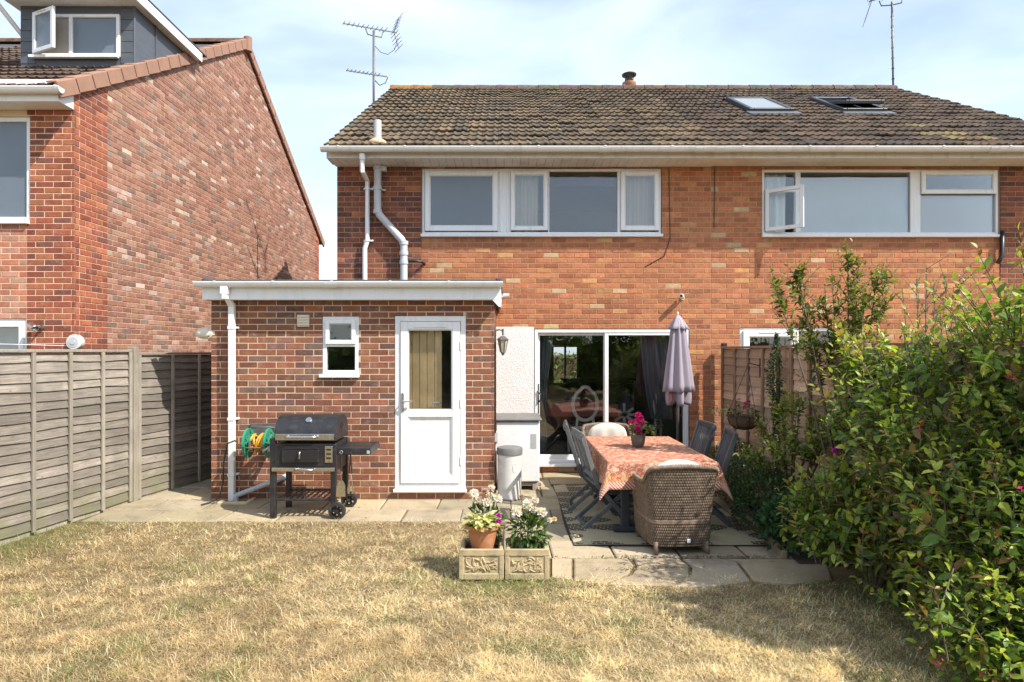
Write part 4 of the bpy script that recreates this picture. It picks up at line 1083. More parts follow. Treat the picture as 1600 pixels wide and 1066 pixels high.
m.poly([(xo, NY0+.006, 0), (xo, NY1, 0), (xo, NY1, NEZ-.02), (xo, NYR, NRZ-.02), (xo, NY0+.006, NEZ-.02)]); m.poly([(NX-5, NY1, 0), (NX-5, NY1, NEZ), (xo, NY1, NEZ), (xo, NY1, 0)])
gw = m.build('gable_wall', M['mort_g'], H3)
def gclip(lo, hi):
    def f(za, zb):
        sl = (NRZ-NEZ)/(NYR-NY0); z = (za+zb)/2
        if z <= NEZ-.02: a, b = 0.0, NY1-NY0
        else:
            q = (z-NEZ+.02)/sl; a, b = q, (NY1-NY0)-q
        a = max(a, lo); b = min(b, hi)
        return [(a, b)] if b-a > .03 else []
    return f
PQ = .665
b1 = lay_bricks(.0, PQ, 0, NEZ+.6, [], P_NP, gclip(0.102, PQ), 1)
for i in range(int(NEZ/.075)): b1.append((.0005, .0925 if i % 2 else .0925, i*.075+.01, i*.075+.075, P_NP()))
b2 = lay_bricks(PQ+.006, NY1-NY0, 0, NRZ, [], P_NG, gclip(PQ+.006, NY1-NY0-.45))
b3 = lay_bricks(NY1-NY0-.44, NY1-NY0, 0, NRZ, [], P_NP, gclip(NY1-NY0-.44, NY1-NY0))
sz = lambda b: (0 if b[2] > 1.8 else 1, -(b[1]-b[0])*(b[3]-b[2])/((8+b[0])**2*(1+abs(b[0])*.2)))
brick_objects(b1, gw, (NX, NY0, 0), (0, 1, 0), (1, 0, 0), 70, sz)
brick_objects([b for b in b2 if b[3] > .9], gw, (NX, NY0, 0), (0, 1, 0), (1, 0, 0), 120, sz)
brick_objects([b for b in b3 if b[3] > 1.5], gw, (NX, NY0, 0), (0, 1, 0), (1, 0, 0), 0, sz)
# roof
NSL = math.atan2(NRZ-NEZ, NYR-NY0); NEY = 7.66; NEE = NEZ + .04 - (NY0-NEY)*math.tan(NSL)
m = MB(); NRt = NEE + (NYR-NEY)*math.tan(NSL)
m.poly([(-11, NEY, NEE), (NX+.03, NEY, NEE), (NX+.03, NYR, NRt), (-11, NYR, NRt)]); m.poly([(-11, NYR, NRt), (NX+.03, NYR, NRt), (NX+.03, 2*NYR-NEY, NEE), (-11, 2*NYR-NEY, NEE)])
rf = m.build('roof', M['felt'], H3)
def tp_n(x, s):
    c = random.choice([(.15, .10, .075), (.13, .09, .07), (.17, .115, .085)]); f = R(.85, 1.15); return tuple(v*f for v in c)
nr = 18; ng = (NYR-NEY)/math.cos(NSL)/nr
dY = 9.25; dS0 = (dY-NEY)/math.cos(NSL)
lay_tiles(rf, NX+.0-.24*16, 16, NEY, NEE+.02, NSL, nr, ng, tp_n, lambda x, s: -6.98 < x < -5.45 and s > dS0+.05)
m = MB(); P = [[(xx, NYR + .13*math.cos(a), NRt - .01 + .12*math.sin(a)) for a in [math.pi*t/8 for t in range(9)]] for xx in (-11, NX+.06)]
m.grid(P); o = m.build('ridge_tile', M['tile_o'], rf, smooth=True); o.color = (.17, .10, .07, 1)
# verge caps
for side in (0, 1):
    for i in range(nr):
        a = i*ng; m = MB()
        Lc = ng*1.10; m.box(-.012, .035, 0, Lc, -.115, .075, .010); m.box(-.10, .03, 0, Lc, .058, .078, .006)
        if side == 0: Mx = Matrix.Translation((NX+.03, NEY-.03 + a*math.cos(NSL), NEE + .02 + a*math.sin(NSL))) @ Matrix.Rotation(NSL-.035, 4, 'X')
        else: Mx = Matrix.Translation((NX+.03, 2*NYR-NEY+.03 - a*math.cos(NSL), NEE+.02 + a*math.sin(NSL))) @ Matrix.Scale(-1, 4, (0, 1, 0)) @ Matrix.Rotation(NSL-.035, 4, 'X')
        if side == 1:
            m.f = [f[::-1] for f in m.f]
        m.xf(Mx); m.build('verge_cap', M['clay'], rf)
m = MB(); m.tube([(NX+.055, NYR, NRt-.16), (NX+.055, NYR, NRt+.13)], .085, 10); m.build('ridge_end', M['clay'], rf, auto=40)
# boxed eaves
m = MB(); m.box(-11, NX-.002, NY0-.28, NY0-.004, SFZ, NEE+.06+.10, .004); m.build('eaves_box', M['upvc'], H3)
gutter(H3, -11, PX(93, 7.62), 7.655, NEE+.03, .055, M['upvc'], joints=(), hooks=.9)
# windows
m = MB(); x0, x1, z0, z1 = nU; x0 = -8.2; yf = NY0+.02
m.ring(x0, x1-.002, z0+.02, z1-.002, .055, yf, yf+.07, .005); win = m.build('window', M['upvc'], H3); pane(win, x0+.05, x1-.05, z0+.07, z1-.05, yf+.03, M['frost'])
m = MB(); m.box(x0, x1+.0, NY0-.05, yf+.03, z0-.022, z0+.022, .006); m.build('sill', M['upvc'], win)
m = MB(); x0, x1, z0, z1 = nG; x0 = -8.2
m.ring(x0, x1-.002, z0, z1-.002, .06, yf, yf+.07, .005); m.ring(x0+.05, x1-.04, z0+.05, z1-.045, .06, yf-.02, yf+.01, .005); win = m.build('window', M['upvc'], H3); pane(win, x0+.1, x1-.1, z0+.1, z1-.1, yf+.03, M['glass'])
m = MB(); m.poly([(x0, NY0+.3, z0), (x1, NY0+.3, z0), (x1, NY0+.3, z1), (x0, NY0+.3, z1)]); m.build('inner_blind', M['blind'], H3)
# dormer
dx0, dx1 = PX(33, dY), PX(210, dY); dzb = NEE + (dY-NEY)*math.tan(NSL) - .05; dzt = PZ(10, dY)
m = MB(); dz_ = lambda y: NEE + (y-NEY)*math.tan(NSL) - .02; yb = NEY + (dzt-NEE)/math.tan(NSL)
m.poly([(dx0, dY, dzb), (dx1, dY, dzb), (dx1, dY, dzt), (dx0, dY, dzt)]); m.poly([(dx1, dY, dzb), (dx1, yb, dzt), (dx1, dY, dzt)]); m.poly([(dx0, dY, dzb), (dx0, dY, dzt), (dx0, yb, dzt)])
dm = m.build('dormer', M['lead'], H3)
for zz in np.arange(dzb+.16, dzt-.02, .16):
    m = MB()
    m.box(dx0-.004, PX(56, dY), dY-.008, dY+.01, zz, zz+.155, .004); m.build("cladding_board", M["lead"], dm); m = MB(); m.box(PX(189, dY), dx1+.004, dY-.008, dY+.01, zz, zz+.155, .004); m.build("cladding_board", M["lead"], dm)
m = MB(); m.box(dx1-.01, dx1+.012, dY-.012, dY+.02, dzb, dzt, .004); m.bar((dx1+.006, dY+.55, dz_(dY+.55)+.1), (dx1+.006, dY+.55, dzt), .02, .02); m.build('corner_trim', M['lead'], dm)
m = MB(); m.box(dx0-.12, dx1+.12, dY-.26, yb+.1, dzt+.0, dzt+.02, .003); m.box(dx0-.12, dx1+.12, dY-.28, dY-.26, dzt-.01, dzt+.13, .003); m.box(dx1+.12, dx1+.14, dY-.28, yb+.15, dzt-.01, dzt+.14, .003); m.build('dormer_soffit', M['upvc'], dm)
m = MB(); m.box(dx0-.16, dx1+.15, dY-.3, yb+.3, dzt+.14, dzt+.165, .004); m.build('dormer_roof', M['felt'], dm)
gutter(H3, dx0-.2, dx1+.1, dY-.34, dzt+.10, .055, M['upvc'], joints=(), hooks=.6)
m = MB(); m.tube([(dx0-.14, dY-.33, dzt+.05), (dx0-.14, dY-.30, dzt-.08), (dx0-.02, dY+.10, dzt-.42), (dx0-.02, dY+.14, dzb)], .034, 10); m.build('dormer_downpipe', M['upvc_old'], dm, auto=40)
x0, x1, z0, z1 = PX(57, dY), PX(188.5, dY), PZ(91, dY), PZ(24, dY); xmid = PX(112, dY)
m = MB(); m.ring(x0, x1, z0+.01, z1, .045, dY-.04, dY+.04, .005); m.box(xmid-.02, xmid+.03, dY-.038, dY+.04, z0+.05, z1-.04, .004); m.mi = 0
win = m.build('window', M['upvc'], H3); win['label'] = 'dormer window with one sash open'
pane(win, xmid+.03, x1-.045, z0+.05, z1-.045, dY-.012, M['frost'])
m = MB(); m.box(x0-.06, x1+.0, dY-.09, dY-.03, z0-.025, z0+.015, .005); m.build('sill', M['upvc'], win)
m = MB(); m.box(x0+.04, xmid-.01, dY-.004, dY-.002, z0+.05, z1-.045); m.build('reveal', M['roomwall'], win)
Mx = Matrix.Translation((x0+.01, dY-.045, 0)) @ Matrix.Rotation(math.radians(-24), 4, 'Z')
m = MB(); m.ring(0, .475, z0+.03, z1-.0, .06, -.04, 0, .006); m.box(.13, .33, -.052, -.041, z1-.034, z1-.018, .003); m.xf(Mx); m.build('open_sash', M['upvc'], win)
m = MB(); m.box(.055, .42, -.02, -.014, z0+.085, z1-.055); m.xf(Mx); m.build('pane', M['frost'], win)
# fittings on the neighbour's wall
v = T('floodlight', 'metal floodlight with sensor on the neighbouring brick pier', 'wall light', (PX(66, NY0), NY0, PZ(512, NY0)))
m = MB(); m.lathe([(.028, -.02), (.028, 0)], (0, 0, 0), 12, 'y'); m.tube([(0, -.01, 0), (0, -.08, .0), (-.02, -.10, -.01)], .012, 8); m.build('mount', M['galv'], v, local=True)
m = MB(); m.lathe([(.03, -.09), (.04, -.08), (.042, .05), (.036, .055), (.036, .02)], (0, 0, 0), 14, 'x'); m.xf(Matrix.Translation((-.03, -.11, .0)) @ Matrix.Rotation(math.radians(25), 4, 'Y') @ Matrix.Rotation(math.radians(-30), 4, 'Z')); m.build('head', M['steel'], v, local=True, auto=40)
v = T('round_flue_cap', 'round white flue outlet on the gable corner above the grey fence', 'flue', (PX(120, NY0+.05)+.02, NY0+.05, PZ(535, NY0)))
m = MB(); m.lathe([(.085, -.10), (.095, -.09), (.095, -.02), (.08, 0)], (0, 0, 0), 20, 'y'); m.build('shell', M['upvc_old'], v, local=True, auto=40)
m = MB(); m.lathe([(.065, -.105), (.065, -.098)], (0, 0, 0), 20, 'y'); m.lathe([(.03, -.112), (.03, -.104)], (0, 0, 0), 14, 'y'); m.build('grille', M['gpipe'], v, local=True)
m = MB(); m.tube([(-9, 7.7, PZ(535, 7.7)), (-6.6, 7.72, PZ(536, 7.7)), (PX(120, NY0), NY0+.02, PZ(541, NY0))], .005, 5); o = m.build('cable', M['upvc'], None); tag(o, 'thin white line stretched along the neighbouring wall above the grey fence', 'cable')

# ------------------------------------------------------------------ fences
def fence_panel(parent, A, B, ztop, nb, nbat, mb, mt, wavy=.007, zbot=.05, cap=True, face=1, bats=None, batw=.04):
    """overlap panel from A to B (x,y), face=+1: visible face is to the right of A->B"""
    A = Vector((A[0], A[1], 0)); B = Vector((B[0], B[1], 0)); d = (B-A); L = d.length; d.normalize(); nrm = Vector((d.y, -d.x, 0))*face
    ex = (ztop-zbot-.03)/nb
    for i in range(nb):
        zb = zbot + i*ex; zt = zb + ex*1.28; m = MB(); NS = 14; ph = R(0, 9); f1 = R(1.5, 4); dz = R(-.006, .006)
        lo = []; hi = []
        for j in range(NS+1):
            t = j/NS; wv = wavy*(math.sin(f1*t*3+ph) + .6*math.sin(9*t+ph*2)) + R(-.0025, .0025) + dz
            p = A + d*(L*t); lo.append((p, zb + wv)); hi.append((p, zt))
        th = .009
        F0 = [tuple(p + nrm*(.027) + Vector((0, 0, z))) for p, z in lo]; F1 = [tuple(p + nrm*(.006) + Vector((0, 0, min(z, ztop-.03)))) for p, z in hi]
        G0 = [tuple(p + nrm*(.027-th) + Vector((0, 0, z))) for p, z in lo]; G1 = [tuple(p + nrm*(.006-th) + Vector((0, 0, min(z, ztop-.03)))) for p, z in hi]
        m.grid([F0, F1] if face > 0 else [F1, F0]); m.grid([G0, F0] if face > 0 else [F0, G0]); m.grid([G1, G0] if face > 0 else [G0, G1])
        m.build('board', mb, parent)
    ts = bats if bats else [j/(nbat-1) for j in range(nbat)]
    for t in ts:
        t = min(max(t, .012), .988)
        p = A + d*(L*t); m = MB(); q = p + nrm*.038
        m.bar((q.x, q.y, zbot-.03), (q.x, q.y, ztop-.03), .02 if False else batw, .024, .003, up=tuple(nrm)); m.build('batten', mt, parent)
    if cap:
        m = MB(); a = A + Vector((0, 0, ztop-.012)) + nrm*.012; b = B + Vector((0, 0, ztop-.012)) + nrm*.012; m.bar(a, b, .062, .03, .004); m.build('capping', mt, parent)
    m = MB(); a = A + Vector((0, 0, zbot*.5-.03)) - nrm*.004; b = B + Vector((0, 0, zbot*.5-.03)) - nrm*.004; m.bar(a, b, .022, .10, .003); m.build('gravel_board', mt, parent)
FA, FB, FC, FD, FE = (-4.985, 3.95), (-4.705, 5.77), (-4.425, 7.58), (-4.03, 9.37), (-3.72, 10.9)
def post(parent, x, y, z, mt, s=.075):
    m = MB(); m.box(x-s/2, x+s/2, y-s/2, y+s/2, -.05, z, .006); m.build('post', mt, parent)
f = T('fence', 'weathered grey lap fence panel between the lawn and the neighbouring house', 'fence', (FB[0], FB[1], 0), 'grey fence panels')
fence_panel(f, (FB[0]+.01, FB[1]+.03), (FC[0]-.01, FC[1]-.045), 1.80, 18, 5, M['fence_grey'], M['batten_grey'])
post(f, FC[0]+.01, FC[1]+.01, 1.835, M['batten_grey'], .085)
f = T('fence', 'half-shaded grey lap fence panel beside the end of the extension', 'fence', (FC[0], FC[1], 0), 'grey fence panels')
fence_panel(f, (FC[0]+.01, FC[1]+.055), (FD[0], FD[1]), 1.765, 18, 5, M['fence_grey'], M['batten_grey'], bats=[.01, .32, .60, .84, .99])
f = T('fence', 'grey lap fence panel running on behind the extension', 'fence', (FD[0], FD[1], 0), 'grey fence panels')
fence_panel(f, FD, FE, 1.76, 18, 5, M['fence_grey'], M['batten_grey'])
f = T('fence', 'grey lap fence panel nearest the camera beside the green grass', 'fence', (FA[0], FA[1], 0), 'grey fence panels')
fence_panel(f, FA, FB, 1.80, 18, 5, M['fence_grey'], M['batten_grey'])
RX = 3.16
f = T('fence', 'brown lap fence panel with a hanging basket against the orange wall', 'fence', (RX, 9.25, 0), 'brown fence panels')
fence_panel(f, (RX, 9.25), (RX, 7.42), 1.845, 15, 5, M['fence_brown'], M['batten_brown'], .004, face=1, batw=.045, bats=[.012, .28, .54, .80, .99])
post(f, RX+.02, 9.32, 1.90, M['dark'], .07)
f = T('fence', 'brown lap fence panel behind the ivy and the big shrub', 'fence', (RX, 7.42, 0), 'brown fence panels')
fence_panel(f, (RX, 7.36), (RX, 5.55), 1.85, 15, 5, M['fence_brown'], M['batten_brown'], .004, face=1, batw=.045, bats=[.012, .2, .43, .74, .99])
f = T('fence', 'brown lap fence panel almost hidden inside the big shrub', 'fence', (RX, 5.5, 0), 'brown fence panels')
fence_panel(f, (RX+.02, 5.50), (RX+.18, 3.6), 1.85, 15, 5, M['fence_brown'], M['batten_brown'], .004, face=1, batw=.045)
# ------------------------------------------------------------------ barbecue
bb = T('barbecue', 'black charcoal barbecue trolley with side shelf in front of the extension', 'barbecue', (-2.16, 7.06, 0))
BX0, BX1, BY0, BY1 = -2.505, -1.80, 6.79, 7.34
def leg(x, y, z0, z1, s=.058): m = MB(); m.box(x-s/2, x+s/2, y-s/2, y+s/2, z0, z1, .006); m.build('leg', M['dark'], bb)
leg(BX0+.03, BY0+.03, .0, .86); leg(BX0+.03, BY1-.03, .0, .86); leg(BX1-.03, BY0+.03, .10, .80); leg(BX1-.03, BY1-.03, .10, .80)
for y in (BY0+.03, BY1-.03):
    w_ = T('wheel', None, None); w_.parent = bb; c = Vector((BX1+.012, y-.03 if y < 7 else y, .092)) - wloc(bb); w_.location = c
    m = MB(); m.lathe([(.058, -.028), (.088, -.026), (.092, -.012), (.092, .012), (.088, .026), (.058, .028)], (0, 0, 0), 28, 'y', cap=False); m.build('tyre', M['rubber'], w_, local=True, auto=35)
    m = MB(); m.lathe([(.018, -.032), (.018, .032)], (0, 0, 0), 12, 'y')
    for a in range(6): m.bar((.015*math.cos(a*1.047), 0, .015*math.sin(a*1.047)), (.062*math.cos(a*1.047), 0, .062*math.sin(a*1.047)), .03, .016, up=(0, 1, 0))
    m.build('spoke_hub', M['blackplastic'], w_, local=True)
m = MB(); m.tube([(BX1+.012, BY0, .092), (BX1+.012, BY1, .092)], .010, 8); m.build('axle', M['steel'], bb)
m = MB()
for y in (BY0+.03, BY1-.03): m.bar((BX0+.06, y, .20), (BX1-.05, y, .20), .022, .022, .003)
for x in (BX0+.06, BX1-.06): m.bar((x, BY0+.03, .197), (x, BY1-.03, .197), .02, .02, .003)
m.build('rack_frame', M['dark'], bb)
for i in range(9):
    x = BX0+.11+i*.062; m = MB(); m.bar((x, BY0+.035, .207), (x, BY1-.035, .207), .022, .012, .002); m.build('rack_slat', M['dark'], bb)
fx0, fx1 = BX0+.055, BX1-.012
m = MB(); m.prism([(BY0+.0, .80), (BY0+.0, .56), (BY0+.05, .50), (BY1-.05, .50), (BY1, .56), (BY1, .80)], fx0, fx1, 'x'); body = m.build('firebox', M['dark'], bb)
# lid: curved shell
pr = [(BY0+.0, .83), (BY0+.005, .93), (BY0+.05, 1.01), (BY0+.12, 1.065), (BY0+.22, 1.09), (BY0+.38, 1.08), (BY1-.05, 1.02), (BY1, .92), (BY1, .83)]
m = MB(); m.prism(pr, fx0-.005, fx1+.005, 'x'); lid = m.build('lid', M['dark'], bb, auto=35)
m = MB(); m.box(fx0+.005, fx1-.005, BY0-.006, BY0+.003, .838, .905, .003); m.build('lid_trim', M['steel'], bb)
m = MB(); m.tube([(fx0+.13, BY0-.004, .875), (fx0+.13, BY0-.05, .878), (fx0+.17, BY0-.055, .878), (fx1-.23, BY0-.055, .878), (fx1-.19, BY0-.05, .878), (fx1-.19, BY0-.004, .875)], .014, 10); m.build('lid_handle', M['steel'], bb, smooth=True)
m = MB(); m.lathe([(.036, 0), (.036, .014), (.03, .02)], (0, 0, 0), 18); m.xf(Matrix.Translation(((fx0+fx1)/2+.02, BY0+.085, 1.038)) @ Matrix.Rotation(math.radians(42), 4, 'X')); m.build('thermometer', M['steel'], bb, auto=35)
for i, (dy, dz) in enumerate(((.22, .97), (.26, .99), (.30, .97), (.26, .945))):
    m = MB(); m.lathe([(.011, 0), (.011, .008)], (fx1+.004, BY0+dy, dz), 8, 'x'); m.build('vent_hole', M['blackplastic'], bb)
m = MB(); m.box(fx0+.075, fx1-.16, BY0-.022, BY0-.001, .60, .745, .010)
m.prism([(fx0+.075, .745), (fx1-.16, .745), (fx1-.20, .775), ((fx0+fx1)/2-.04, .79), (fx0+.115, .775)], BY0-.022, BY0-.001, 'y'); m.build('charcoal_door', M['dark'], bb)
m = MB(); m.tube([((fx0+fx1)/2-.04, BY0-.022, .73), ((fx0+fx1)/2-.04, BY0-.05, .715), ((fx0+fx1)/2-.04, BY0-.05, .655), ((fx0+fx1)/2-.04, BY0-.022, .64)], .009, 8); m.build('door_handle', M['steel'], bb, smooth=True)
m = MB(); m.box(fx1-.105, fx1-.02, BY0-.010, BY0-.001, .60, .775, .003); m.build('vent_plate', M['steel'], bb)
for zz in (.64, .685, .73):
    m = MB(); m.box(fx1-.088, fx1-.038, BY0-.014, BY0-.009, zz, zz+.02, .003); m.build('vent_slot', M['blackplastic'], bb)
m = MB(); m.box(fx0-.03, fx1+.0, BY0-.012, BY0+.02, .508, .548, .004); m.build('ash_drawer', M['steel'], bb)
m = MB(); m.tube([(fx0+.22, BY0-.01, .53), (fx0+.22, BY0-.045, .532), (fx1-.22, BY0-.045, .532), (fx1-.22, BY0-.01, .53)], .010, 8); m.build('drawer_handle', M['steel'], bb, smooth=True)
m = MB(); sx0, sx1 = BX1+.005, BX1+.36
m.box(sx0, sx1, BY0+.04, BY1-.02, .735, .75, .004); m.box(sx0, sx1, BY0+.035, BY0+.05, .68, .7345, .003); m.box(sx0, sx1, BY1-.03, BY1-.02, .68, .7345, .003); m.box(sx1-.012, sx1, BY0+.0505, BY1-.0305, .68, .7345, .003); shf = m.build('side_shelf', M['dark'], bb)
m = MB(); m.box(sx1-.04, sx1-.008, BY0+.0335, BY0+.0348, .69, .725); m.build('sticker', M['paper'], bb)
for x in (sx0+.05, sx0+.15):
    m = MB(); m.tube([(x, BY0+.034, .70), (x, BY0+.01, .695), (x, BY0+.005, .71)], .004, 6); m.build('hook', M['steel'], bb)
ut = T('spatula', 'long steel barbecue spatula hanging from the side shelf nearest the barbecue leg', 'spatula', (sx0+.05, BY0+.005, .44))
m = MB(); m.tube([(0, 0, .26), (0, 0, .07)], .011, 8); m.build('handle', M['blackplastic'], ut, local=True)
m = MB(); m.tube([(0, 0, .08), (0, 0, -.05)], .006, 6); m.prism([(-.02, -.03), (-.05, -.09), (-.055, -.2), (.045, -.2), (.042, -.08), (.02, -.03)], -.003, .0, 'y'); m.build('blade', M['steel'], ut, local=True)
m = MB(); m.tube([(.016*math.cos(a), 0, .272+.016*math.sin(a)) for a in [6.28*i/10 for i in range(10)]], .004, 6, closed=True); m.build('loop', M['steel'], ut, local=True)
ut = T('tongs', 'steel barbecue tongs hanging from the side shelf beside the spatula', 'tongs', (sx0+.15, BY0+.005, .44))
for s_ in (-1, 1):
    m = MB(); m.tube([(0, 0, .26), (s_*.014, 0, .05)], .008, 6); m.build('handle', M['blackplastic'], ut, local=True)
    m = MB(); m.prism([(s_*.012, .05), (s_*.02, -.05), (s_*.034, -.12), (s_*.03, -.17), (s_*.012, -.17), (s_*.01, -.05)][::s_], -.006, .004, 'y'); m.build('jaw', M['steel'], ut, local=True)

# ------------------------------------------------------------------ hose reel
hr = T('hose_reel', 'green hose reel with yellow hose on the wall beside the barbecue', 'hose reel', (-2.86, 7.42, .72))
def disc(x):
    m = MB(); n = 28
    for (r0, r1) in ((.125, .172), (.03, .055)):
        P = [[(x + t, r*math.cos(2*math.pi*i/n), r*math.sin(2*math.pi*i/n)) for i in range(n+1)] for (r, t) in ((r0, -.008), (r0, .008), (r1, .012), (r1, -.012), (r0, -.008))]
        m.grid(P)
    for a in range(8): c, s_ = math.cos(a*.785), math.sin(a*.785); m.bar((x, .05*c, .05*s_), (x, .13*c, .13*s_), .012, .045, .002, up=(0, -s_, c))
    m.build('side_disc', M['green'], hr, local=True, auto=35)
disc(-.12); disc(.12)
m = MB(); m.lathe([(.045, -.12), (.045, .12)], (0, 0, 0), 16, 'x'); m.build('drum', M['green'], hr, local=True)
m = MB(); pts = []
for i in range(150):
    a = i*.42; r_ = .075 + .03*(i/150) + .006*math.sin(i*1.7); xx = .075*math.sin(i*.11); pts.append((xx, r_*math.cos(a), r_*math.sin(a)))
m.tube(pts, .0105, 7); m.build('hose', M['yellow'], hr, local=True, smooth=True)
m = MB(); m.tube([(-.16, -.17, -.02), (-.05, -.185, -.03), (.09, -.185, -.03), (.17, -.1, .0), (.17, .1, .0), (.17, .26, .06)], .008, 8); m.tube([(-.09, .0, .175), (.12, .02, .18), (.17, .1, .16), (.17, .26, .12)], .009, 8); m.tube([(-.16, -.17, -.02), (-.16, .1, .0), (-.16, .26, .06)], .008, 8); m.build('frame', M['galv'], hr, local=True, smooth=True)
m = MB(); m.box(-.2, .2, .245, .262, .0, .2, .005); m.build('wall_plate', M['galv'], hr, local=True)
m = MB(); m.lathe([(.012, -.06), (.022, -.05), (.026, -.02), (.026, .03), (.03, .05), (.02, .06)], (-.045, -.13, -.0), 12); m.build('spray_nozzle', M['steel'], hr, local=True, auto=35)
m = MB(); m.lathe([(.027, -.03), (.027, -.018)], (-.045, -.13, 0), 12); m.build('nozzle_ring', M['redcloth'], hr, local=True)
m = MB(); m.lathe([(.03, -.05), (.03, .05)], (.17, -.1, -.05), 10, 'y'); m.tube([(.16, -.12, -.04), (.13, -.2, -.06), (.2, -.22, -.02)], .012, 8); m.build('crank', M['gpipe'], hr, local=True)
o = MB(); o.tube([(-3.02, 7.30, .72), (-3.1, 7.32, .76), (-3.20, 7.36, .72), (-3.25, 7.38, .5), (-3.29, 7.45, .25), (-3.36, 7.5, .06), (-3.45, 7.46, .02), (-3.5, 7.36, .015)], .009, 8); o = o.build('feed_hose', M['blackplastic'], None, smooth=True); tag(o, 'dark feed hose looping from the reel down to the paving', 'hose')
m = MB(); m.tube([(-3.005, 7.3, .72), (-3.045, 7.3, .735)], .013, 8); m.build('connector', M['yellow'], o)

# ------------------------------------------------------------------ freezer and bin
FRX0, FRX1, FRY0, FRY1 = PX(777, 8.15)-.02, PX(843, 8.15), 8.15, 8.78
fz = T('freezer', 'white outdoor freezer cabinet with grey top beside the patio door', 'freezer', ((FRX0+FRX1)/2, FRY0, 0))
m = MB(); m.box(FRX0, FRX1, FRY0+.03, FRY1, .11, .885, .008); m.build('cabinet', M['enamel'], fz)
m = MB(); m.box(FRX0+.004, FRX1-.004, FRY0, FRY0+.028, .12, .87, .012); m.build('front_panel', M['enamel'], fz)
m = MB(); m.box(FRX0-.02, FRX1+.03, FRY0-.03, FRY1+.1, .895, .925, .010); m.build('top', M['greylid'], fz)
m = MB(); m.box(PX(829, 8.15), PX(838, 8.15), FRY0-.0025, FRY0-.0005, PZ(701, 8.15), PZ(678, 8.15)); m.build('label', M['paper'], fz)
m = MB()
for x in (FRX0+.03, FRX1-.09): m.box(x, x+.07, FRY0+.02, FRY1-.02, .0, .10, .006)
m.box(FRX0+.02, FRX1+.02, FRY0+.03, FRY0+.09, .06, .105, .005); m.build('plinth', M['batten_grey'], fz)
jb = T('socket_box', 'grey weatherproof socket box on the extension corner behind the bin', 'socket', (EX1, 7.85, PZ(683, 7.85)))
m = MB(); m.box(.0, .05, -.05, .06, -.06, .07, .008); m.build('cover', M['gpipe'], jb, local=True)
m = MB(); m.tube([(.02, 0, -.06), (.02, 0, -.3), (.04, .05, -.65)], .008, 6); m.build('cable', M['upvc'], jb, local=True)
m = MB(); m.tube([(.012, -.05, .06), (.012, -.06, 1.3)], .012, 6); m.build('black_cable', M['blackplastic'], jb, local=True)
bn = T('bin', 'worn white round bin with dark grey lid beside the extension corner', 'bin', (PX(795, 7.72)+.01, 7.72, 0))
m = MB(); m.lathe([(.135, .0), (.142, .02), (.142, .05), (.146, .53), (.148, .55)], (0, 0, 0), 36); m.build('drum', M['binwhite'], bn, local=True, auto=30)
m = MB(); m.lathe([(.155, .545), (.157, .60), (.15, .625), (.10, .637), (.0, .64)], (0, 0, 0), 36, cap=False); m.build('lid', M['greylid'], bn, local=True, auto=30)
m = MB(); m.lathe([(.138, .002), (.148, .004), (.148, .022), (.140, .026)], (0, 0, 0), 36); m.build('base_ring', M['greylid'], bn, local=True, auto=30)
m = MB(); m.tube([(.143*math.sin(a)*1.0, -.143*math.cos(a)-.004, .40+b) for a, b in [(.42+.16*math.cos(t), .055*math.sin(t)) for t in [6.283*i/18 for i in range(18)]]], .003, 5, closed=True); m.build('embossed_ring', M['binwhite'], bn, local=True)

# ------------------------------------------------------------------ rug
k = NT('patterned_rug'); p = k.obj()
z = k.n('SeparateXYZ'); k.l(p, z.inputs[0]); X, Y = z.outputs[0], z.outputs[1]
CW, CH = .37, .30
def fl(v, c): return k.math('FLOOR', k.math('DIVIDE', v, c))
cx, cy = fl(X, CW), fl(Y, CH)
cb = k.n('CombineXYZ'); k.l(cx, cb.inputs[0]); k.l(cy, cb.inputs[1])
wn = k.n('TexWhiteNoise', noise_dimensions='2D'); k.l(cb.outputs[0], wn.inputs['Vector'])
sp_ = k.n('SeparateXYZ'); k.l(wn.outputs['Color'], sp_.inputs[0])
lx_ = k.math('SUBTRACT', k.math('DIVIDE', X, CW), cx); ly_ = k.math('SUBTRACT', k.math('DIVIDE', Y, CH), cy)
sx_ = k.math('GREATER_THAN', sp_.outputs[0], .5)
lxm = k.math('ABSOLUTE', k.math('SUBTRACT', sx_, lx_))
dx_ = lxm; dy_ = k.math('SUBTRACT', ly_, .5)
r2 = k.math('SQRT', k.math('ADD', k.math('MULTIPLY', dx_, dx_), k.math('MULTIPLY', k.math('MULTIPLY', dy_, dy_), 3.6)))
half = k.math('LESS_THAN', r2, .86)
dense = k.math('GREATER_THAN', sp_.outputs[1], .26)
mask = k.math('MULTIPLY', half, dense)
st1 = k.math('LESS_THAN', k.math('FRACT', k.math('DIVIDE', Y, .045)), .74)
st2 = k.math('LESS_THAN', k.math('FRACT', k.math('ADD', k.math('DIVIDE', X, .075), k.math('MULTIPLY', k.math('FLOOR', k.math('DIVIDE', Y, .045)), .37))), .88)
mk = k.math('MULTIPLY', k.math('MULTIPLY', st1, st2), mask)
c = k.mix(mk, (0.42, 0.36, 0.23), (0.016, 0.016, 0.016))
edge = k.math('MAXIMUM', k.math('GREATER_THAN', k.math('ABSOLUTE', X), .905), k.math('GREATER_THAN', k.math('ABSOLUTE', Y), 1.32))
c = k.mix(edge, c, (0.05, 0.048, 0.04))
c = k.mix(k.mr(k.noise(p, 5, 6, .7), .5, .75, 0, .4), c, (0.22, 0.19, 0.14))
wv = k.math('SINE', k.math('MULTIPLY', X, 700.0))
M['rug'] = k.done(k.bsdf(c, 0.85, 0, k.bump(wv, 0.2, 0.003), 0.2))
m = MB(); P = []
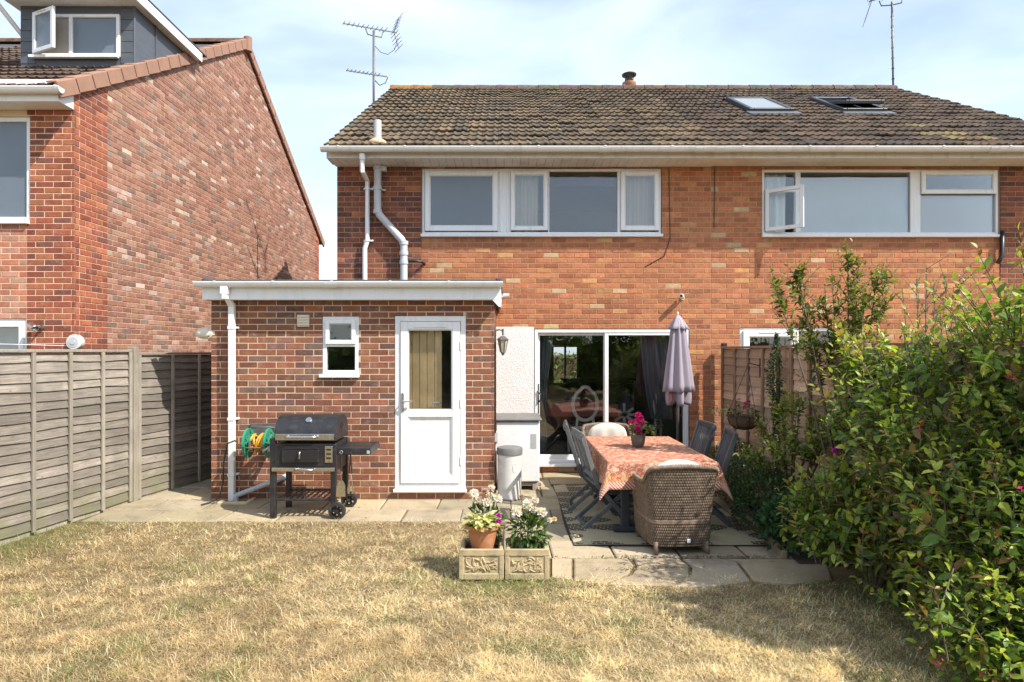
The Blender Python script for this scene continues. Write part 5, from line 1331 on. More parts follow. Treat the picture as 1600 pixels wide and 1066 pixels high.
for i in range(31):
    row = []
    for j in range(21):
        x = -.92 + 1.84*j/20; y = -1.35 + 2.7*i/30
        e = max(0, -y-1.15)/.2
        row.append((x + .012*math.sin(y*3), y + .01*math.sin(x*5), .013 + .004*math.sin(x*4+y*2) + .012*e*max(0, math.sin(x*5+1))))
    P.append(row)
m.grid(P); nv = len(m.v); m.grid([[(x, y, z-.006) for x, y, z in r] for r in P[::-1]])
o = m.build('rug', M['rug'], None, loc=(1.535, 7.18, 0), smooth=True); tag(o, 'beige and black patterned outdoor rug under the dining table', 'rug')

# ------------------------------------------------------------------ dining table with cloth
TX0, TX1, TY0, TY1, TZ = .97, 2.0, 6.02, 7.88, .735
tb = T('dining_table', 'dark wooden garden dining table under the red patterned cloth', 'table', ((TX0+TX1)/2, (TY0+TY1)/2, 0))
m = MB(); m.box(TX0, TX1, TY0, TY1, TZ-.035, TZ-.004, .008); m.build('table_top', M['tablewood'], tb)
for x in (TX0+.2, TX1-.2):
    for y in (TY0+.26, TY1-.26): m = MB(); m.box(x-.04, x+.04, y-.03, y+.03, .055, TZ-.036, .006); m.build('leg', M['tablewood'], tb)
    
for y in (TY0+.26, TY1-.26):
    m = MB(); m.box(TX0+.08, TX1-.08, y-.045, y+.045, .02, .075, .010); m.build('foot', M['tablewood'], tb)
    m = MB(); m.box(TX0+.1, TX1-.1, y-.03, y+.03, TZ-.10, TZ-.0365, .006); m.build('cross_rail', M['tablewood'], tb)
m = MB(); m.box((TX0+TX1)/2-.04, (TX0+TX1)/2+.04, TY0+.29, TY1-.29, .30, .38, .006); m.build('stretcher', M['tablewood'], tb)
for y in (TY0+.26, TY1-.26): m = MB(); m.bar(((TX0+.2), y, .34), ((TX1-.2), y, .34), .05, .07, .006); m.build('stretcher', M['tablewood'], tb)
k = NT('paisley_cloth'); p = k.obj(); z = k.n('SeparateXYZ'); k.l(p, z.inputs[0])
uv = k.n('Attribute', attribute_name='uvc').outputs['Vector']
wp = k.noise(uv, 9, 3, .5); va = k.vor(uv, 13.0); vb = k.vor(uv, 31.0); nz = k.noise(uv, 30, 5, .7, 1.2)
c = k.mix(k.mr(va, .10, .42, 0, 1), (0.56, 0.43, 0.28), (0.39, 0.115, 0.068))
c = k.mix(k.mr(nz, .49, .58, 0, .85), c, (0.55, 0.41, 0.28))
c = k.mix(k.mr(vb, .06, .20, .75, 0), c, (0.52, 0.24, 0.15))
c = k.mix(k.mr(nz, .36, .44, .75, 0), c, (0.27, 0.10, 0.07))
sz_ = k.n('SeparateXYZ'); k.l(uv, sz_.inputs[0])
ed = k.math('MAXIMUM', k.math('SUBTRACT', k.math('ABSOLUTE', sz_.outputs[0]), .64), k.math('SUBTRACT', k.math('ABSOLUTE', sz_.outputs[1]), 1.055))
ss = k.math('SINE', k.math('MULTIPLY', k.math('ADD', sz_.outputs[0], sz_.outputs[1]), 190.0))
stripe = k.mix(k.mr(ss, -.2, .4, 0, 1), (0.62, 0.46, 0.36), (0.42, 0.10, 0.07))
c = k.mix(k.math('GREATER_THAN', ed, .055), c, stripe)
c = k.mix(k.math('MULTIPLY', k.math('GREATER_THAN', ed, 0), k.math('LESS_THAN', ed, .05)), c, k.mix(k.mr(nz, .45, .55, 0, 1), (0.42, 0.10, 0.05), (0.50, 0.34, 0.16)))
M['cloth'] = k.done(k.bsdf(c, 0.85, 0, k.bump(k.noise(p, 300, 2), .2, .002), .2))
cxm, cym = (TX0+TX1)/2, (TY0+TY1)/2; hx_, hy_ = (TX1-TX0)/2+.006, (TY1-TY0)/2+.006; OV = .25
NX_, NY_ = 56, 84; P = []; UV = []
for i in range(NY_+1):
    row = []
    for j in range(NX_+1):
        u = (-1+2*j/NX_)*(hx_+OV); v_ = (-1+2*i/NY_)*(hy_+OV); UV.append((u, v_, 0))
        ex = max(0, abs(u)-hx_); ey = max(0, abs(v_)-hy_); su = 1 if u > 0 else -1; sv = 1 if v_ > 0 else -1
        bx, by = min(abs(u), hx_)*su, min(abs(v_), hy_)*sv
        if ex == 0 and ey == 0: x, y, zz = bx, by, TZ + .003*math.sin(7*u+3*v_)*.5
        elif ey == 0 or ex == 0:
            r_ = ex + ey; w_ = math.sin((v_ if ex else u)*13 + (1 if su > 0 else 2.2))*.022*(r_/OV)
            corner = max(0, 1-(hy_-abs(v_))/.22 if ex else 1-(hx_-abs(u))/.22)
            fl_ = (.10 + .10*corner)*r_ + w_; dn = r_*.985*(1+.04*math.sin(u*9+v_*7))
            x = bx + (su*fl_ if ex else 0); y = by + (sv*fl_ if ey else 0); zz = TZ - max(0, dn-.006)
        else:
            r_ = math.hypot(ex, ey); a = math.atan2(ey, ex); fo = .20 + .16*math.sin(2*a)
            x = bx + su*math.cos(a)*r_*fo*1.1; y = by + sv*math.sin(a)*r_*fo*1.1; zz = TZ - r_*.97
        row.append((x + cxm, y + cym, zz))
    P.append(row)
m = MB(); m.grid(P); o = m.build('tablecloth', M['cloth'], None, smooth=True)
me = o.data; at = me.attributes.new('uvc', 'FLOAT_VECTOR', 'POINT'); at.data.foreach_set('vector', np.array(UV, dtype=np.float32).ravel())
so = o.modifiers.new('s', 'SOLIDIFY'); so.thickness = .003
tag(o, 'red paisley tablecloth with hanging corners over the garden table', 'tablecloth')

# ------------------------------------------------------------------ folding chairs
def folding_chair(name, label, x, y, rz):
    """seat faces local +x, backrest at -x"""
    t = T(name, label, 'chair', (x, y, 0), 'grey folding garden chairs', rz); W2 = .225
    tp = Vector((-.30, 0, .96)); ft = Vector((.24, 0, .0))
    for s_ in (-1, 1):
        m = MB(); m.bar(tp + Vector((0, s_*W2, 0)), Vector((-.14, s_*W2, .45)), .032, .045, .004); m.bar(Vector((-.14, s_*W2, .45)), ft + Vector((0, s_*W2, .012)), .032, .045, .004); m.build('front_leg', M['chairwood'], t, local=True)
        m = MB(); m.bar(Vector((.22, s_*(W2-.035), .43)), Vector((-.27, s_*(W2-.035), .012)), .028, .042, .004); m.build('rear_leg', M['chairwood'], t, local=True)
    m = MB(); m.bar(tp + Vector((.0, -W2-.016, -.02)), tp + Vector((0, W2+.016, -.02)), .03, .075, .008, up=(.3, 0, 1)); m.build('top_rail', M['chairwood'], t, local=True)
    q = Vector((-.165, 0, .53)); m = MB(); m.bar(q + Vector((0, -W2+.016, 0)), q + Vector((0, W2-.016, 0)), .026, .05, .005, up=(.3, 0, 1)); m.build('lower_rail', M['chairwood'], t, local=True)
    for i in range(8):
        yy = -W2+.05+i*(2*W2-.1)/7; m = MB(); m.bar(tp + Vector((.012, yy, -.05)), q + Vector((0, yy, .02)), .028, .012, .002, up=(1, 0, .3)); m.build('back_slat', M['chairwood'], t, local=True)
    for i in range(7):
        xx = -.14+i*.062; m = MB(); m.box(xx-.024, xx+.024, -W2+.018, W2-.018, .440+.01*i*.3, .456+.01*i*.3, .004); m.build('seat_slat', M['chairwood'], t, local=True)
    for (a, z_) in ((.22, .055), (-.25, .03)):
        m = MB(); m.bar((a, -W2+.02, z_), (a, W2-.02, z_), .022, .035, .003); m.build('stretcher', M['chairwood'], t, local=True)
    return t
folding_chair('folding_chair', 'grey wooden folding chair beside the freezer, on the extension side of the table', .98, 7.28, math.radians(-4))
folding_chair('folding_chair', 'grey wooden folding chair nearest the flower planters, on the extension side of the table', 1.03, 6.60, math.radians(6))
folding_chair('folding_chair', 'grey wooden folding chair beside the parasol, on the fence side of the table', 2.02, 7.35, math.radians(184))
folding_chair('folding_chair', 'grey slatted folding chair nearest the shrubs, on the fence side of the table', 2.04, 6.66, math.radians(172))

# ------------------------------------------------------------------ wicker armchairs
k = NT('wicker'); p = k.obj(); c = k.ramp(k.noise(p, 26, 4, .6), [(.25, (.11, .075, .05)), (.5, (.225, .16, .112)), (.75, (.34, .26, .19))])
hb = k.n('Attribute', attribute_name='wv').outputs['Fac']
c = k.mix(1.0, c, k.mr(hb, 0, 1, .35, 1.12), 'MULTIPLY')
M['wicker'] = k.done(k.bsdf(c, .6, 0, None, .35))
def wicker_chair(name, label, x, y, rz, cush, sc=1.0):
    """faces local +y, back at -y"""
    t = T(name, label, 'armchair', (x, y, 0), 'wicker armchairs', rz); t.scale = (sc,)*3
    def plan(u, h):   # u in [-1,1] round the shell, h = 0..1 height factor (flare)
        a = abs(u); s_ = 1 if u > 0 else -1
        wb = .255 + .075*h; db = -.27 - .075*h; fr_ = .29
        if a < .34: xx = wb*.80*a/.34; yy = db + .02*(a/.34)**2
        elif a < .52:
            q = (a-.34)/.18*math.pi/2; xx = wb*.80 + wb*.20*math.sin(q); yy = db + .02 + .10*(1-math.cos(q))
        else:
            q = (a-.52)/.48; xx = wb + .012*math.sin(q*3.14); yy = db + .12 + q*(fr_-db-.12)
        return s_*xx, yy
    def top(u):
        a = abs(u)
        if a < .36: return .80 - .02*(a/.36)**2
        if a < .62: q = (a-.36)/.26; return .78 - .15*(q*q*(3-2*q))
        return .63 - .03*max(0, (a-.9)/.1)
    NU, NV, ROW, COLN = 260, 116, 29, 65
    P = []; WV = []
    for j in range(NV+1):
        row = []
        for i in range(NU+1):
            u = -1 + 2*i/NU; tz = top(u); z0 = .075; h = j/NV; zz = z0 + (tz-z0)*h
            fr_ = h*(tz-z0)/.725
            x0_, y0_ = plan(u, fr_); x1_, y1_ = plan(min(1, u+.004), fr_); x2_, y2_ = plan(max(-1, u-.004), fr_)
            tx, ty = x1_-x2_, y1_-y2_; ln = math.hypot(tx, ty) or 1; nx, ny = ty/ln, -tx/ln
            rv = zz/ (.725/ROW) ; ri = math.floor(rv); rf_ = rv-ri; cu = (u+1)/2*COLN
            band = abs(zz-.30) < .018
            wvv = math.sin(math.pi*rf_)**.7 * (.55 + .45*math.cos(math.pi*(cu*2 + ri))) if not band else .9
            bl = .012*math.sin(math.pi*min(1, max(0, zz/.3))) 
            row.append((x0_ + nx*(.009*wvv+bl), y0_ + ny*(.009*wvv+bl), zz)); WV.append(wvv)
        P.append(row)
    m = MB(); m.grid(P); o = m.build('woven_shell', M['wicker'], t, local=True, smooth=True)
    at = o.data.attributes.new('wv', 'FLOAT', 'POINT'); at.data.foreach_set('value', np.array(WV, dtype=np.float32))
    so = o.modifiers.new('s', 'SOLIDIFY'); so.thickness = .02; so.offset = -1 if True else 1
    # braided rim
    for k_ in range(3):
        pts = []
        for i in range(161):
            u = -1 + 2*i/160; x0_, y0_ = plan(u, 1.02*(top(u)-.075)/.725); a = i*.9 + k_*2.094
            pts.append((x0_*(1.0+.035*math.cos(a)), y0_ + .011*math.cos(a)*(-1), top(u) + .004 + .013*math.sin(a)))
        m = MB(); m.tube(pts, .0115, 6); r_ = m.build('rim_braid', M['wicker'], t, local=True, smooth=True)
        a_ = r_.data.attributes.new('wv', 'FLOAT', 'POINT'); a_.data.foreach_set('value', np.full(len(r_.data.vertices), .8, dtype=np.float32))
    m = MB(); m.tube([(plan(-1, .7)[0], .29, .62), (plan(-1, .3)[0], .29, .4), (plan(-1, 0)[0], .28, .05)], .024, 10); m.tube([(plan(1, .7)[0], .29, .62), (plan(1, .3)[0], .29, .4), (plan(1, 0)[0], .28, .05)], .024, 10); m.build('front_stiles', M['wicker'], t, local=True, smooth=True)
    m = MB(); m.box(-.25, .25, -.24, .29, .30, .335, .01); m.box(-.25, .25, .27, .295, .10, .30, .01); m.build('seat', M['wicker'], t, local=True)
    for (a, b) in ((-.225, -.245), (.225, -.245), (-.235, .26), (.235, .26)):
        m = MB(); m.tube([(a, b, .12), (a*1.06, b*1.06, .0)], [.024, .017], 10); o = m.build('leg', M['wicker'], t, local=True, smooth=True)
    for o in t.children:
        if 'wv' not in o.data.attributes: a_ = o.data.attributes.new('wv', 'FLOAT', 'POINT'); a_.data.foreach_set('value', np.full(len(o.data.vertices), .75, dtype=np.float32))
    # cushions
    def pad(nm, W_, H_, th, Mx, tuft):
        m = MB(); n = 24; top_ = []; bot = []
        for i in range(n+1):
            r1 = []; r2_ = []
            for j in range(n+1):
                a = -1+2*j/n; b = -1+2*i/n; e = max(0, 1-abs(a)**4)*max(0, 1-abs(b)**4); e = e**.5
                f_ = 1 - tuft*(.5+.5*math.cos(a*9.4))*.5*(.4+.6*(1-abs(b)))
                q_ = 1-.16*(a*b)**2; a2, b2 = a*q_*(1-.05*b*b), b*q_*(1-.14*a*a); r1.append(Mx @ Vector((a2*W_, b2*H_, th*e*f_))); r2_.append(Mx @ Vector((a2*W_, b2*H_, -th*.7*e)))
            top_.append(r1); bot.append(r2_)
        m.grid(top_); m.grid(bot[::-1]); m.build(nm, cush, t, local=True, smooth=True)
    pad('seat_cushion', .235, .25, .06, Matrix.Translation((0, .02, .37)), .2)
    pad('back_cushion', .27, .24, .07, Matrix.Translation((0, -.195, .60)) @ Matrix.Rotation(math.radians(-97), 4, 'X'), .5)
    return t
wc = wicker_chair('wicker_armchair', 'brown wicker armchair with its back to the lawn at the near end of the table', 1.53, 5.86, math.radians(3), M['cushion_grey'], .98)
m = MB(); m.box(.035, .065, -.302, -.299, .12, .155); m.build('white_tag', M['upvc'], wc, local=True)
wicker_chair('wicker_armchair', 'wicker armchair with puffy cream cushion at the far end of the table', 1.36, 8.28, math.radians(184), M['cushion'], 1.0)

# ------------------------------------------------------------------ parasol
ux, uy = PX(1059, 8.55), 8.55
pa = T('parasol', 'closed lilac parasol standing beside the patio door', 'parasol', (ux, uy, 0))
m = MB(); m.tube([(0, 0, .05), (0, 0, 2.2)], .019, 12); m.build('pole', M['galv'], pa, local=True, smooth=True)
m = MB(); m.lathe([(.23, 0), (.24, .02), (.235, .05), (.06, .075), (.03, .09), (.03, .3)], (0, 0, 0), 28); m.build('base', M['dark'], pa, local=True, auto=35)
def fold(zs, n=96, nf=8, ph=0.0):
    P = []
    for (z_, r_, dp_) in zs:
        row = []
        for i in range(n+1):
            a = 2*math.pi*i/n; f_ = math.cos(nf*a + ph + .5*math.sin(a*2)) ; rr = r_*(1 + dp_*f_ + .10*math.sin(a*3+1))
            row.append((rr*math.cos(a), rr*math.sin(a)*.8, z_ - .03*dp_*f_*(1 if z_ < 1.3 else 0)))
        P.append(row)
    m = MB(); m.grid(P[::-1]); return m
ztop, zbot = PZ(493, uy), PZ(612, uy)
m = fold([(ztop-.07, .065, .12), (ztop-.17, .085, .22), (ztop-.35, .10, .25), (ztop-.55, .125, .24), (ztop-.75, .15, .22), (ztop-.93, .172, .20), (zbot, .185, .18)]); o = m.build('canopy', M['fabric_lilac'], pa, local=True, smooth=True); so = o.modifiers.new('s', 'SOLIDIFY'); so.thickness = .004
m = fold([(ztop-.62, .08, .4), (ztop-.95, .12, .4), (zbot-.06, .125, .42), (zbot-.13, .115, .5), (zbot-.17, .10, .6)], nf=5, ph=1.0); o = m.build('inner_folds', M['fabric_lilac'], pa, local=True, smooth=True); so = o.modifiers.new('s', 'SOLIDIFY'); so.thickness = .004
m = fold([(ztop+.01, .004, 0), (ztop-.005, .03, .03), (ztop-.06, .065, .08), (ztop-.14, .105, .16), (ztop-.185, .125, .22)], nf=6, ph=.4); o = m.build('top_vent', M['fabric_lilac'], pa, local=True, smooth=True); so = o.modifiers.new('s', 'SOLIDIFY'); so.thickness = .004
m = MB(); m.lathe([(.012, ztop), (.014, ztop+.03), (.004, ztop+.05)], (0, 0, 0), 10); m.build('finial', M['upvc_old'], pa, local=True, smooth=True)
m = MB(); m.box(-.13, -.09, -.10, -.07, zbot-.14, zbot-.02, .01); m.build('red_tie', M['redcloth'], pa, local=True)

# ------------------------------------------------------------------ planters (carved stone boxes)
def planter(label, x0, x1):
    y0, y1, h = 5.0, 5.33, .235
    t = T('stone_planter', label, 'planter', ((x0+x1)/2, y0, 0), 'carved stone planters'); ww = .035
    m = MB(); m.box(x0, x1, y0, y0+ww, 0, h, .010); m.box(x0, x1, y1-ww, y1, 0, h, .010); m.box(x0, x0+ww, y0+ww-.001, y1-ww+.001, 0, h-.001, .010); m.box(x1-ww, x1, y0+ww-.001, y1-ww+.001, 0, h-.001, .010); m.build('box', M['stone'], t)
    m = MB(); m.box(x0-.006, x1+.006, y0-.008, y0+.004, h-.05, h+.004, .006); m.box(x0-.006, x0+.032, y0-.007, y0+.004, 0, h-.0505, .006); m.box(x1-.032, x1+.006, y0-.007, y0+.004, 0, h-.0505, .006); m.box(x0+.0325, x1-.0325, y0-.007, y0+.004, 0, .05, .006); m.build('front_border', M['stone'], t)
    m = MB(); m.poly([(x0+ww, y0+ww, h-.05), (x1-ww, y0+ww, h-.05), (x1-ww, y1-ww, h-.05), (x0+ww, y1-ww, h-.05)]); m.build('soil', M['soil'], t)
    # carved leaf relief
    m = MB(); rs = random.Random(int((x0+9)*100))
    bx0, bx1, bz0, bz1 = x0+.05, x1-.05, .06, h-.06
    for i in range(34):
        cx_, cz_ = rs.uniform(bx0, bx1), rs.uniform(bz0+.01, bz1-.01); a = rs.uniform(0, 6.28); ln = rs.uniform(.022, .05); wd = rs.uniform(.006, .011)
        pts = []
        for q in range(6):
            s_ = -1+2*q/5; cv = .25*ln*(1-s_*s_)
            px_, pz_ = cx_ + math.cos(a)*s_*ln - math.sin(a)*cv, cz_ + math.sin(a)*s_*ln + math.cos(a)*cv
            pts.append((min(max(px_, bx0), bx1), y0-.001, min(max(pz_, bz0), bz1)))
        m.tube(pts, [wd*.3, wd*.8, wd, wd, wd*.8, wd*.3], 6)
    o = m.build('carved_relief', M['stone'], t, smooth=True); o['kind'] = 'stuff'
    return t
pl1 = planter('carved stone planter holding the terracotta pot', PX(718, 5.0), PX(786, 5.0))
pl2 = planter('carved stone planter full of pink and white flowers nearest the table', PX(790, 5.0), PX(857, 5.0))
tp = T('flower_pot', 'glazed terracotta pot standing in the left stone planter', 'pot', (PX(754, 5.12), 5.13, .185))
m = MB(); m.lathe([(.08, .0), (.115, .15), (.120, .185), (.138, .19), (.142, .215), (.128, .215), (.118, .18), (.08, .10)], (0, 0, 0), 32, cap=False); m.build('pot', M['terracotta'], tp, local=True, auto=40)
m = MB(); m.lathe([(.118, .185), (.0, .19)], (0, 0, 0), 24, cap=False); m.build('compost', M['soil'], tp, local=True)

# ------------------------------------------------------------------ inside the dining room
it = T('dining_table', 'indoor dining table with a red cloth seen through the patio door', 'table', (1.05, 10.72, .18))
m = MB(); m.box(-.65, .75, -.42, .42, .72, .745, .006); m.build('cloth_top', M['redcloth'], it, local=True)
m = MB(); m.box(-.655, .755, -.426, -.421, .55, .744); m.box(-.655, -.651, -.42, .42, .55, .744); m.build('cloth_skirt', M['redcloth'], it, local=True)
for a in (-.5, .6):
    for b in (-.3, .3): m = MB(); m.lathe([(.03, 0), (.045, .1), (.03, .2), (.05, .6), (.04, .71)], (a, b, 0), 10); m.build('leg', M['dark'], it, local=True)
def oval_chair(label, x, y, rz):
    t = T('oval_back_chair', label, 'chair', (x, y, .18), 'cream indoor dining chairs', rz)
    m = MB(); m.tube([(.19*math.cos(a), -.2, .78+.24*math.sin(a)+(.03 if abs(a-1.57) < .3 else 0)) for a in [6.283*i/28 for i in range(28)]], .030, 8, closed=True); m.build('back_ring', M['creamwood'], t, local=True, smooth=True)
    m = MB(); m.bar((-.12, -.2, .58), (-.18, -.19, .0), .035, .035, .005); m.bar((.12, -.2, .58), (.18, -.19, .0), .035, .035, .005); m.build('rear_legs', M['creamwood'], t, local=True)
    for a in (-.19, .19): m = MB(); m.tube([(a, .2, .44), (a*1.05, .22, .2), (a, .2, 0)], [.026, .018, .02], 8); m.build('front_leg', M['creamwood'], t, local=True)
    m = MB(); m.box(-.23, .23, -.22, .24, .40, .45, .012); m.build('seat_rail', M['creamwood'], t, local=True)
    m = MB(); m.box(-.21, .21, -.2, .22, .4505, .49, .02); m.build('seat_pad', M['darkfloor'], t, local=True)
oval_chair('cream oval-backed chair seen through the left patio door pane', 1.21, 10.02, 0.06)
oval_chair('cream oval-backed chair at the curtain end, seen through the right patio door pane', 2.2, 10.05, math.radians(60))
vcurtain('curtain', 'grey tied curtain inside the patio door beside the white render', .46, .74, .25, 2.3, D0+.34, M['curtain_grey'], 4, .03, lambda s, t, a, b: a + (b-a)*s*(1-.45*math.sin(min(1, t*1.35)*math.pi*.5)**2 if t < .72 else .6))
vcurtain('curtain', 'grey tied curtain inside the patio door behind the parasol', 2.05, 2.56, .75, 2.3, D0+.34, M['curtain_grey'], 6, .035, lambda s, t, a, b: b - (b-a)*(1-s)*(1 - .35*t*t))
cu = T('cushion', 'dark cushion with pale crossing stripes inside the patio door', 'cushion', (1.98, 10.75, .72))
m = MB(); m.box(-.22, .22, -.05, .05, -.2, .2, .04); m.build('pad', M['velux'], cu, local=True)
for a in (-.6, .6, 0, 1.5708):
    ln = .19; m = MB(); m.bar((-ln*math.cos(a), -.054, -ln*math.sin(a)), (ln*math.cos(a), -.054, ln*math.sin(a)), .006, .045, up=(0, 0, 1) if abs(a) < 1.5 else (1, 0, 0)); m.build('stripe', M['creamwood'], cu, local=True)
so = T('sideboard', 'dark cupboard in the shade of the dining room', 'cupboard', (1.9, 13.2, .18))
m = MB(); m.box(-.7, .7, -.2, .2, .06, 1.0, .01); m.build('carcass', M['tablewood'], so, local=True)
for a in (-.35, .35): m = MB(); m.box(a-.33, a+.33, -.22, -.201, .1, .95, .008); m.build('door', M['tablewood'], so, local=True)
m = MB(); m.box(-.75, .75, -.24, .22, 1.0, 1.03, .008); m.build('top', M['tablewood'], so, local=True)
# ------------------------------------------------------------------ foliage tools
# leaf: 8 points along +x (length 1), width along y, folded up along the midrib and drooping
LV = np.array([(0, 0, 0), (.30, .235, .06), (.32, 0, 0), (.30, -.235, .06), (.66, .19, .0), (.68, 0, -.05), (.66, -.19, .0), (1.0, 0, -.16)])
LF = [(0, 2, 1), (0, 3, 2), (1, 2, 5, 4), (2, 3, 6, 5), (4, 5, 7), (5, 6, 7)]
SV = np.array([(0, 0, 0), (.5, .30, .06), (.55, 0, -.02), (.5, -.30, .06), (1.0, 0, -.10)])
SF = [(0, 2, 1), (0, 3, 2), (1, 2, 4), (2, 3, 4)]
leaf_me = bpy.data.meshes.new('leaf'); leaf_me.from_pydata(LV.tolist(), [], LF); leaf_me.materials.append(M['leaf_o'])
def norm(a): return a/np.maximum(1e-6, np.linalg.norm(a, axis=-1, keepdims=True))
def leaf_basis(d, up):
    d = norm(d); y = norm(np.cross(up, d)); z = np.cross(d, y); return d, y, z
def leaves_mesh(name, pos, d, up, size, col, parent, mat=None, small=False, kind='stuff', wid=1.0, local=True):
    V0, F0 = (SV, SF) if small else (LV, LF); n = len(pos)
    d, y, z = leaf_basis(d, up); s = np.asarray(size)[:, None, None]
    V = pos[:, None, :] + s*(V0[None, :, 0:1]*d[:, None, :] + V0[None, :, 1:2]*wid*y[:, None, :] + V0[None, :, 2:3]*z[:, None, :])
    nv = len(V0); me = bpy.data.meshes.new(name)
    off = np.arange(n)*nv
    tri = [f for f in F0 if len(f) == 3]; quad = [f for f in F0 if len(f) == 4]
    lt = (np.array(tri)[None] + off[:, None, None]).reshape(-1) if tri else np.zeros(0, int)
    lq = (np.array(quad)[None] + off[:, None, None]).reshape(-1) if quad else np.zeros(0, int)
    nt_, nq = len(tri)*n, len(quad)*n
    me.vertices.add(n*nv); me.vertices.foreach_set('co', V.reshape(-1).astype(np.float32))
    me.loops.add(len(lt)+len(lq)); me.loops.foreach_set('vertex_index', np.concatenate([lt, lq]).astype(np.int32))
    me.polygons.add(nt_+nq)
    me.polygons.foreach_set('loop_start', np.concatenate([np.arange(nt_)*3, nt_*3+np.arange(nq)*4]).astype(np.int32))
    me.update(calc_edges=True)
    at = me.attributes.new('bc', 'FLOAT_COLOR', 'POINT')
    cc = np.ones((n, nv, 4), dtype=np.float32); cc[:, :, :3] = np.asarray(col)[:, None, :]
    at.data.foreach_set('color', cc.ravel()); me.materials.append(mat or M['leaf_a'])
    o = bpy.data.objects.new(name, me); COL.objects.link(o)
    if parent is not None: o.parent = parent
    if kind: o['kind'] = kind
    return o
def mixc(cols, n, jit=.18):
    c = np.array(cols)[rng.integers(0, len(cols), n)]; return c*(1 + rng.uniform(-jit, jit, (n, 1)))*(1 + rng.uniform(-.07, .07, (n, 3)))
UP = np.array([0, 0, 1.0])

GREEN = [(.10, .175, .032), (.145, .225, .04), (.075, .14, .028), (.195, .275, .045), (.25, .32, .055)]
DEEP = [(.06, .115, .04), (.08, .145, .05), (.10, .17, .058)]

def twig_leaves(tips, dirs, lens, pairs, size, cols, droop=.35, tipcol=None):
    """opposite leaf pairs along short curved twigs; returns arrays + twig polylines"""
    P, D, S_, C, tw = [], [], [], [], []
    for i in range(len(tips)):
        d = dirs[i]; L_ = lens[i]; b = tips[i] - d*L_; n = pairs
        side = norm(np.cross(d, UP) + rng.normal(0, .15, 3)); s2 = np.cross(side, d)
        pts = []; tk = rng.uniform(.75, 1.5); ts = rng.uniform(.75, 1.25)
        for q in range(n):
            t = (q+.6)/n; p = b + d*L_*t - UP*droop*.10*L_*t*t; pts.append(p)
            a = side if q % 2 == 0 else s2
            sz = size*ts*(1.0 - .45*t)*rng.uniform(.55, 1.3)
            for sg in (-1, 1):
                dd = a*sg*rng.uniform(.75, 1.05) + d*rng.uniform(.35, .8) - UP*rng.uniform(-.1, .45)*droop*2
                P.append(p); D.append(dd); S_.append(sz)
                cc = cols[rng.integers(0, len(cols))]; k_ = tk*rng.uniform(.8, 1.2)
                if tipcol is not None and q >= n-2 and rng.random() < .55: cc = tipcol[rng.integers(0, len(tipcol))]
                C.append(np.array(cc)*k_)
        P.append(b + d*L_); D.append(d + rng.normal(0, .25, 3)); S_.append(size*.6); C.append(np.array(cols[-1] if tipcol is None else tipcol[0]))
        tw.append([b, b + d*L_*.5 - UP*droop*.025*L_, b + d*L_ - UP*droop*.1*L_])
    return np.array(P), np.array(D), np.array(S_), np.array(C), tw

def shell_points(cen, rad, n, lo=.55, zmin=-.8):
    out = []
    while len(out) < n:
        v = rng.normal(0, 1, 3); v /= np.linalg.norm(v)
        if v[2] < zmin: continue
        r_ = lo + (1-lo)*rng.random()**.6
        out.append((np.array(cen) + v*np.array(rad)*r_, v))
    return out

# ------------------------------------------------------------------ the big shrub
sh = T('shrub', 'large leafy weigela shrub filling the near corner beside the lawn', 'shrub', (2.9, 4.5, 0))
off = np.array(sh.location)
lobes = [((3.06, 4.45, 1.05), (.80, .85, .92), 340), ((3.75, 3.1, 2.5), (.55, .55, .65), 150), ((3.5, 4.05, 1.72), (.72, .70, .74), 240), ((3.12, 5.35, 1.28), (.48, .55, .66), 130),  # second lobe, out of view, added to shadow the lawn like a tree
         ((3.05, 3.75, .68), (.78, .52, .58), 270), ((2.52, 4.9, .52), (.42, .50, .46), 190), ((2.78, 3.42, .36), (.62, .42, .40), 210), ((3.3, 3.9, 1.15), (.6, .6, .6), 200), ((2.95, 4.2, .45), (.75, .6, .4), 80), ((3.3, 4.9, 1.75), (.5, .6, .45), 70)]
tips, dirs, lens = [], [], []
for c_, r_, n_ in lobes:
    for (p_, v_) in shell_points(c_, r_, n_, .38, -.55):
        if p_[2] < .12: continue
        d_ = norm(v_*.75 + np.array([0, 0, .55]) + rng.normal(0, .35, 3)); tips.append(p_); dirs.append(d_); lens.append(rng.uniform(.22, .46))
for i in range(95):   # long shoots breaking the outline
    c_, r_, _ = lobes[[0, 2, 3, 4][rng.integers(0, 4)]]; a = rng.uniform(0, 6.28)
    v_ = norm(np.array([math.cos(a)*.7, math.sin(a)*.7, rng.uniform(.3, 1.2)])); p_ = np.array(c_) + v_*np.array(r_)*rng.uniform(1.0, 1.30)
    tips.append(p_); dirs.append(norm(v_ + np.array([0, 0, .5]))); lens.append(rng.uniform(.35, .5))
P_, D_, S_, C_, tw = twig_leaves(tips, dirs, lens, 5, .100, GREEN, .4, [(.34, .39, .06), (.38, .40, .07), (.30, .17, .06)])  # yellow tip colours paint sunlit shoot ends; the reddish tips are leaf colour
U_ = norm(UP + rng.normal(0, .35, (len(P_), 3)))
dist = np.linalg.norm(P_ - np.array([0, 0, CAMH]), axis=1); scx = VX + P_[:, 0]/P_[:, 1]*FOC; scy = HY + (CAMH-P_[:, 2])/P_[:, 1]*FOC
infr = (scx < 1590) & (scy < 1055)
front = np.where(infr)[0]; front = front[np.argsort((dist/S_*.1)[front])][:300]
mask = np.ones(len(P_), bool); mask[front] = False
leaves_mesh('foliage', P_[mask]-off, D_[mask], U_[mask], S_[mask], C_[mask], sh)
d3, y3, z3 = leaf_basis(D_, U_)
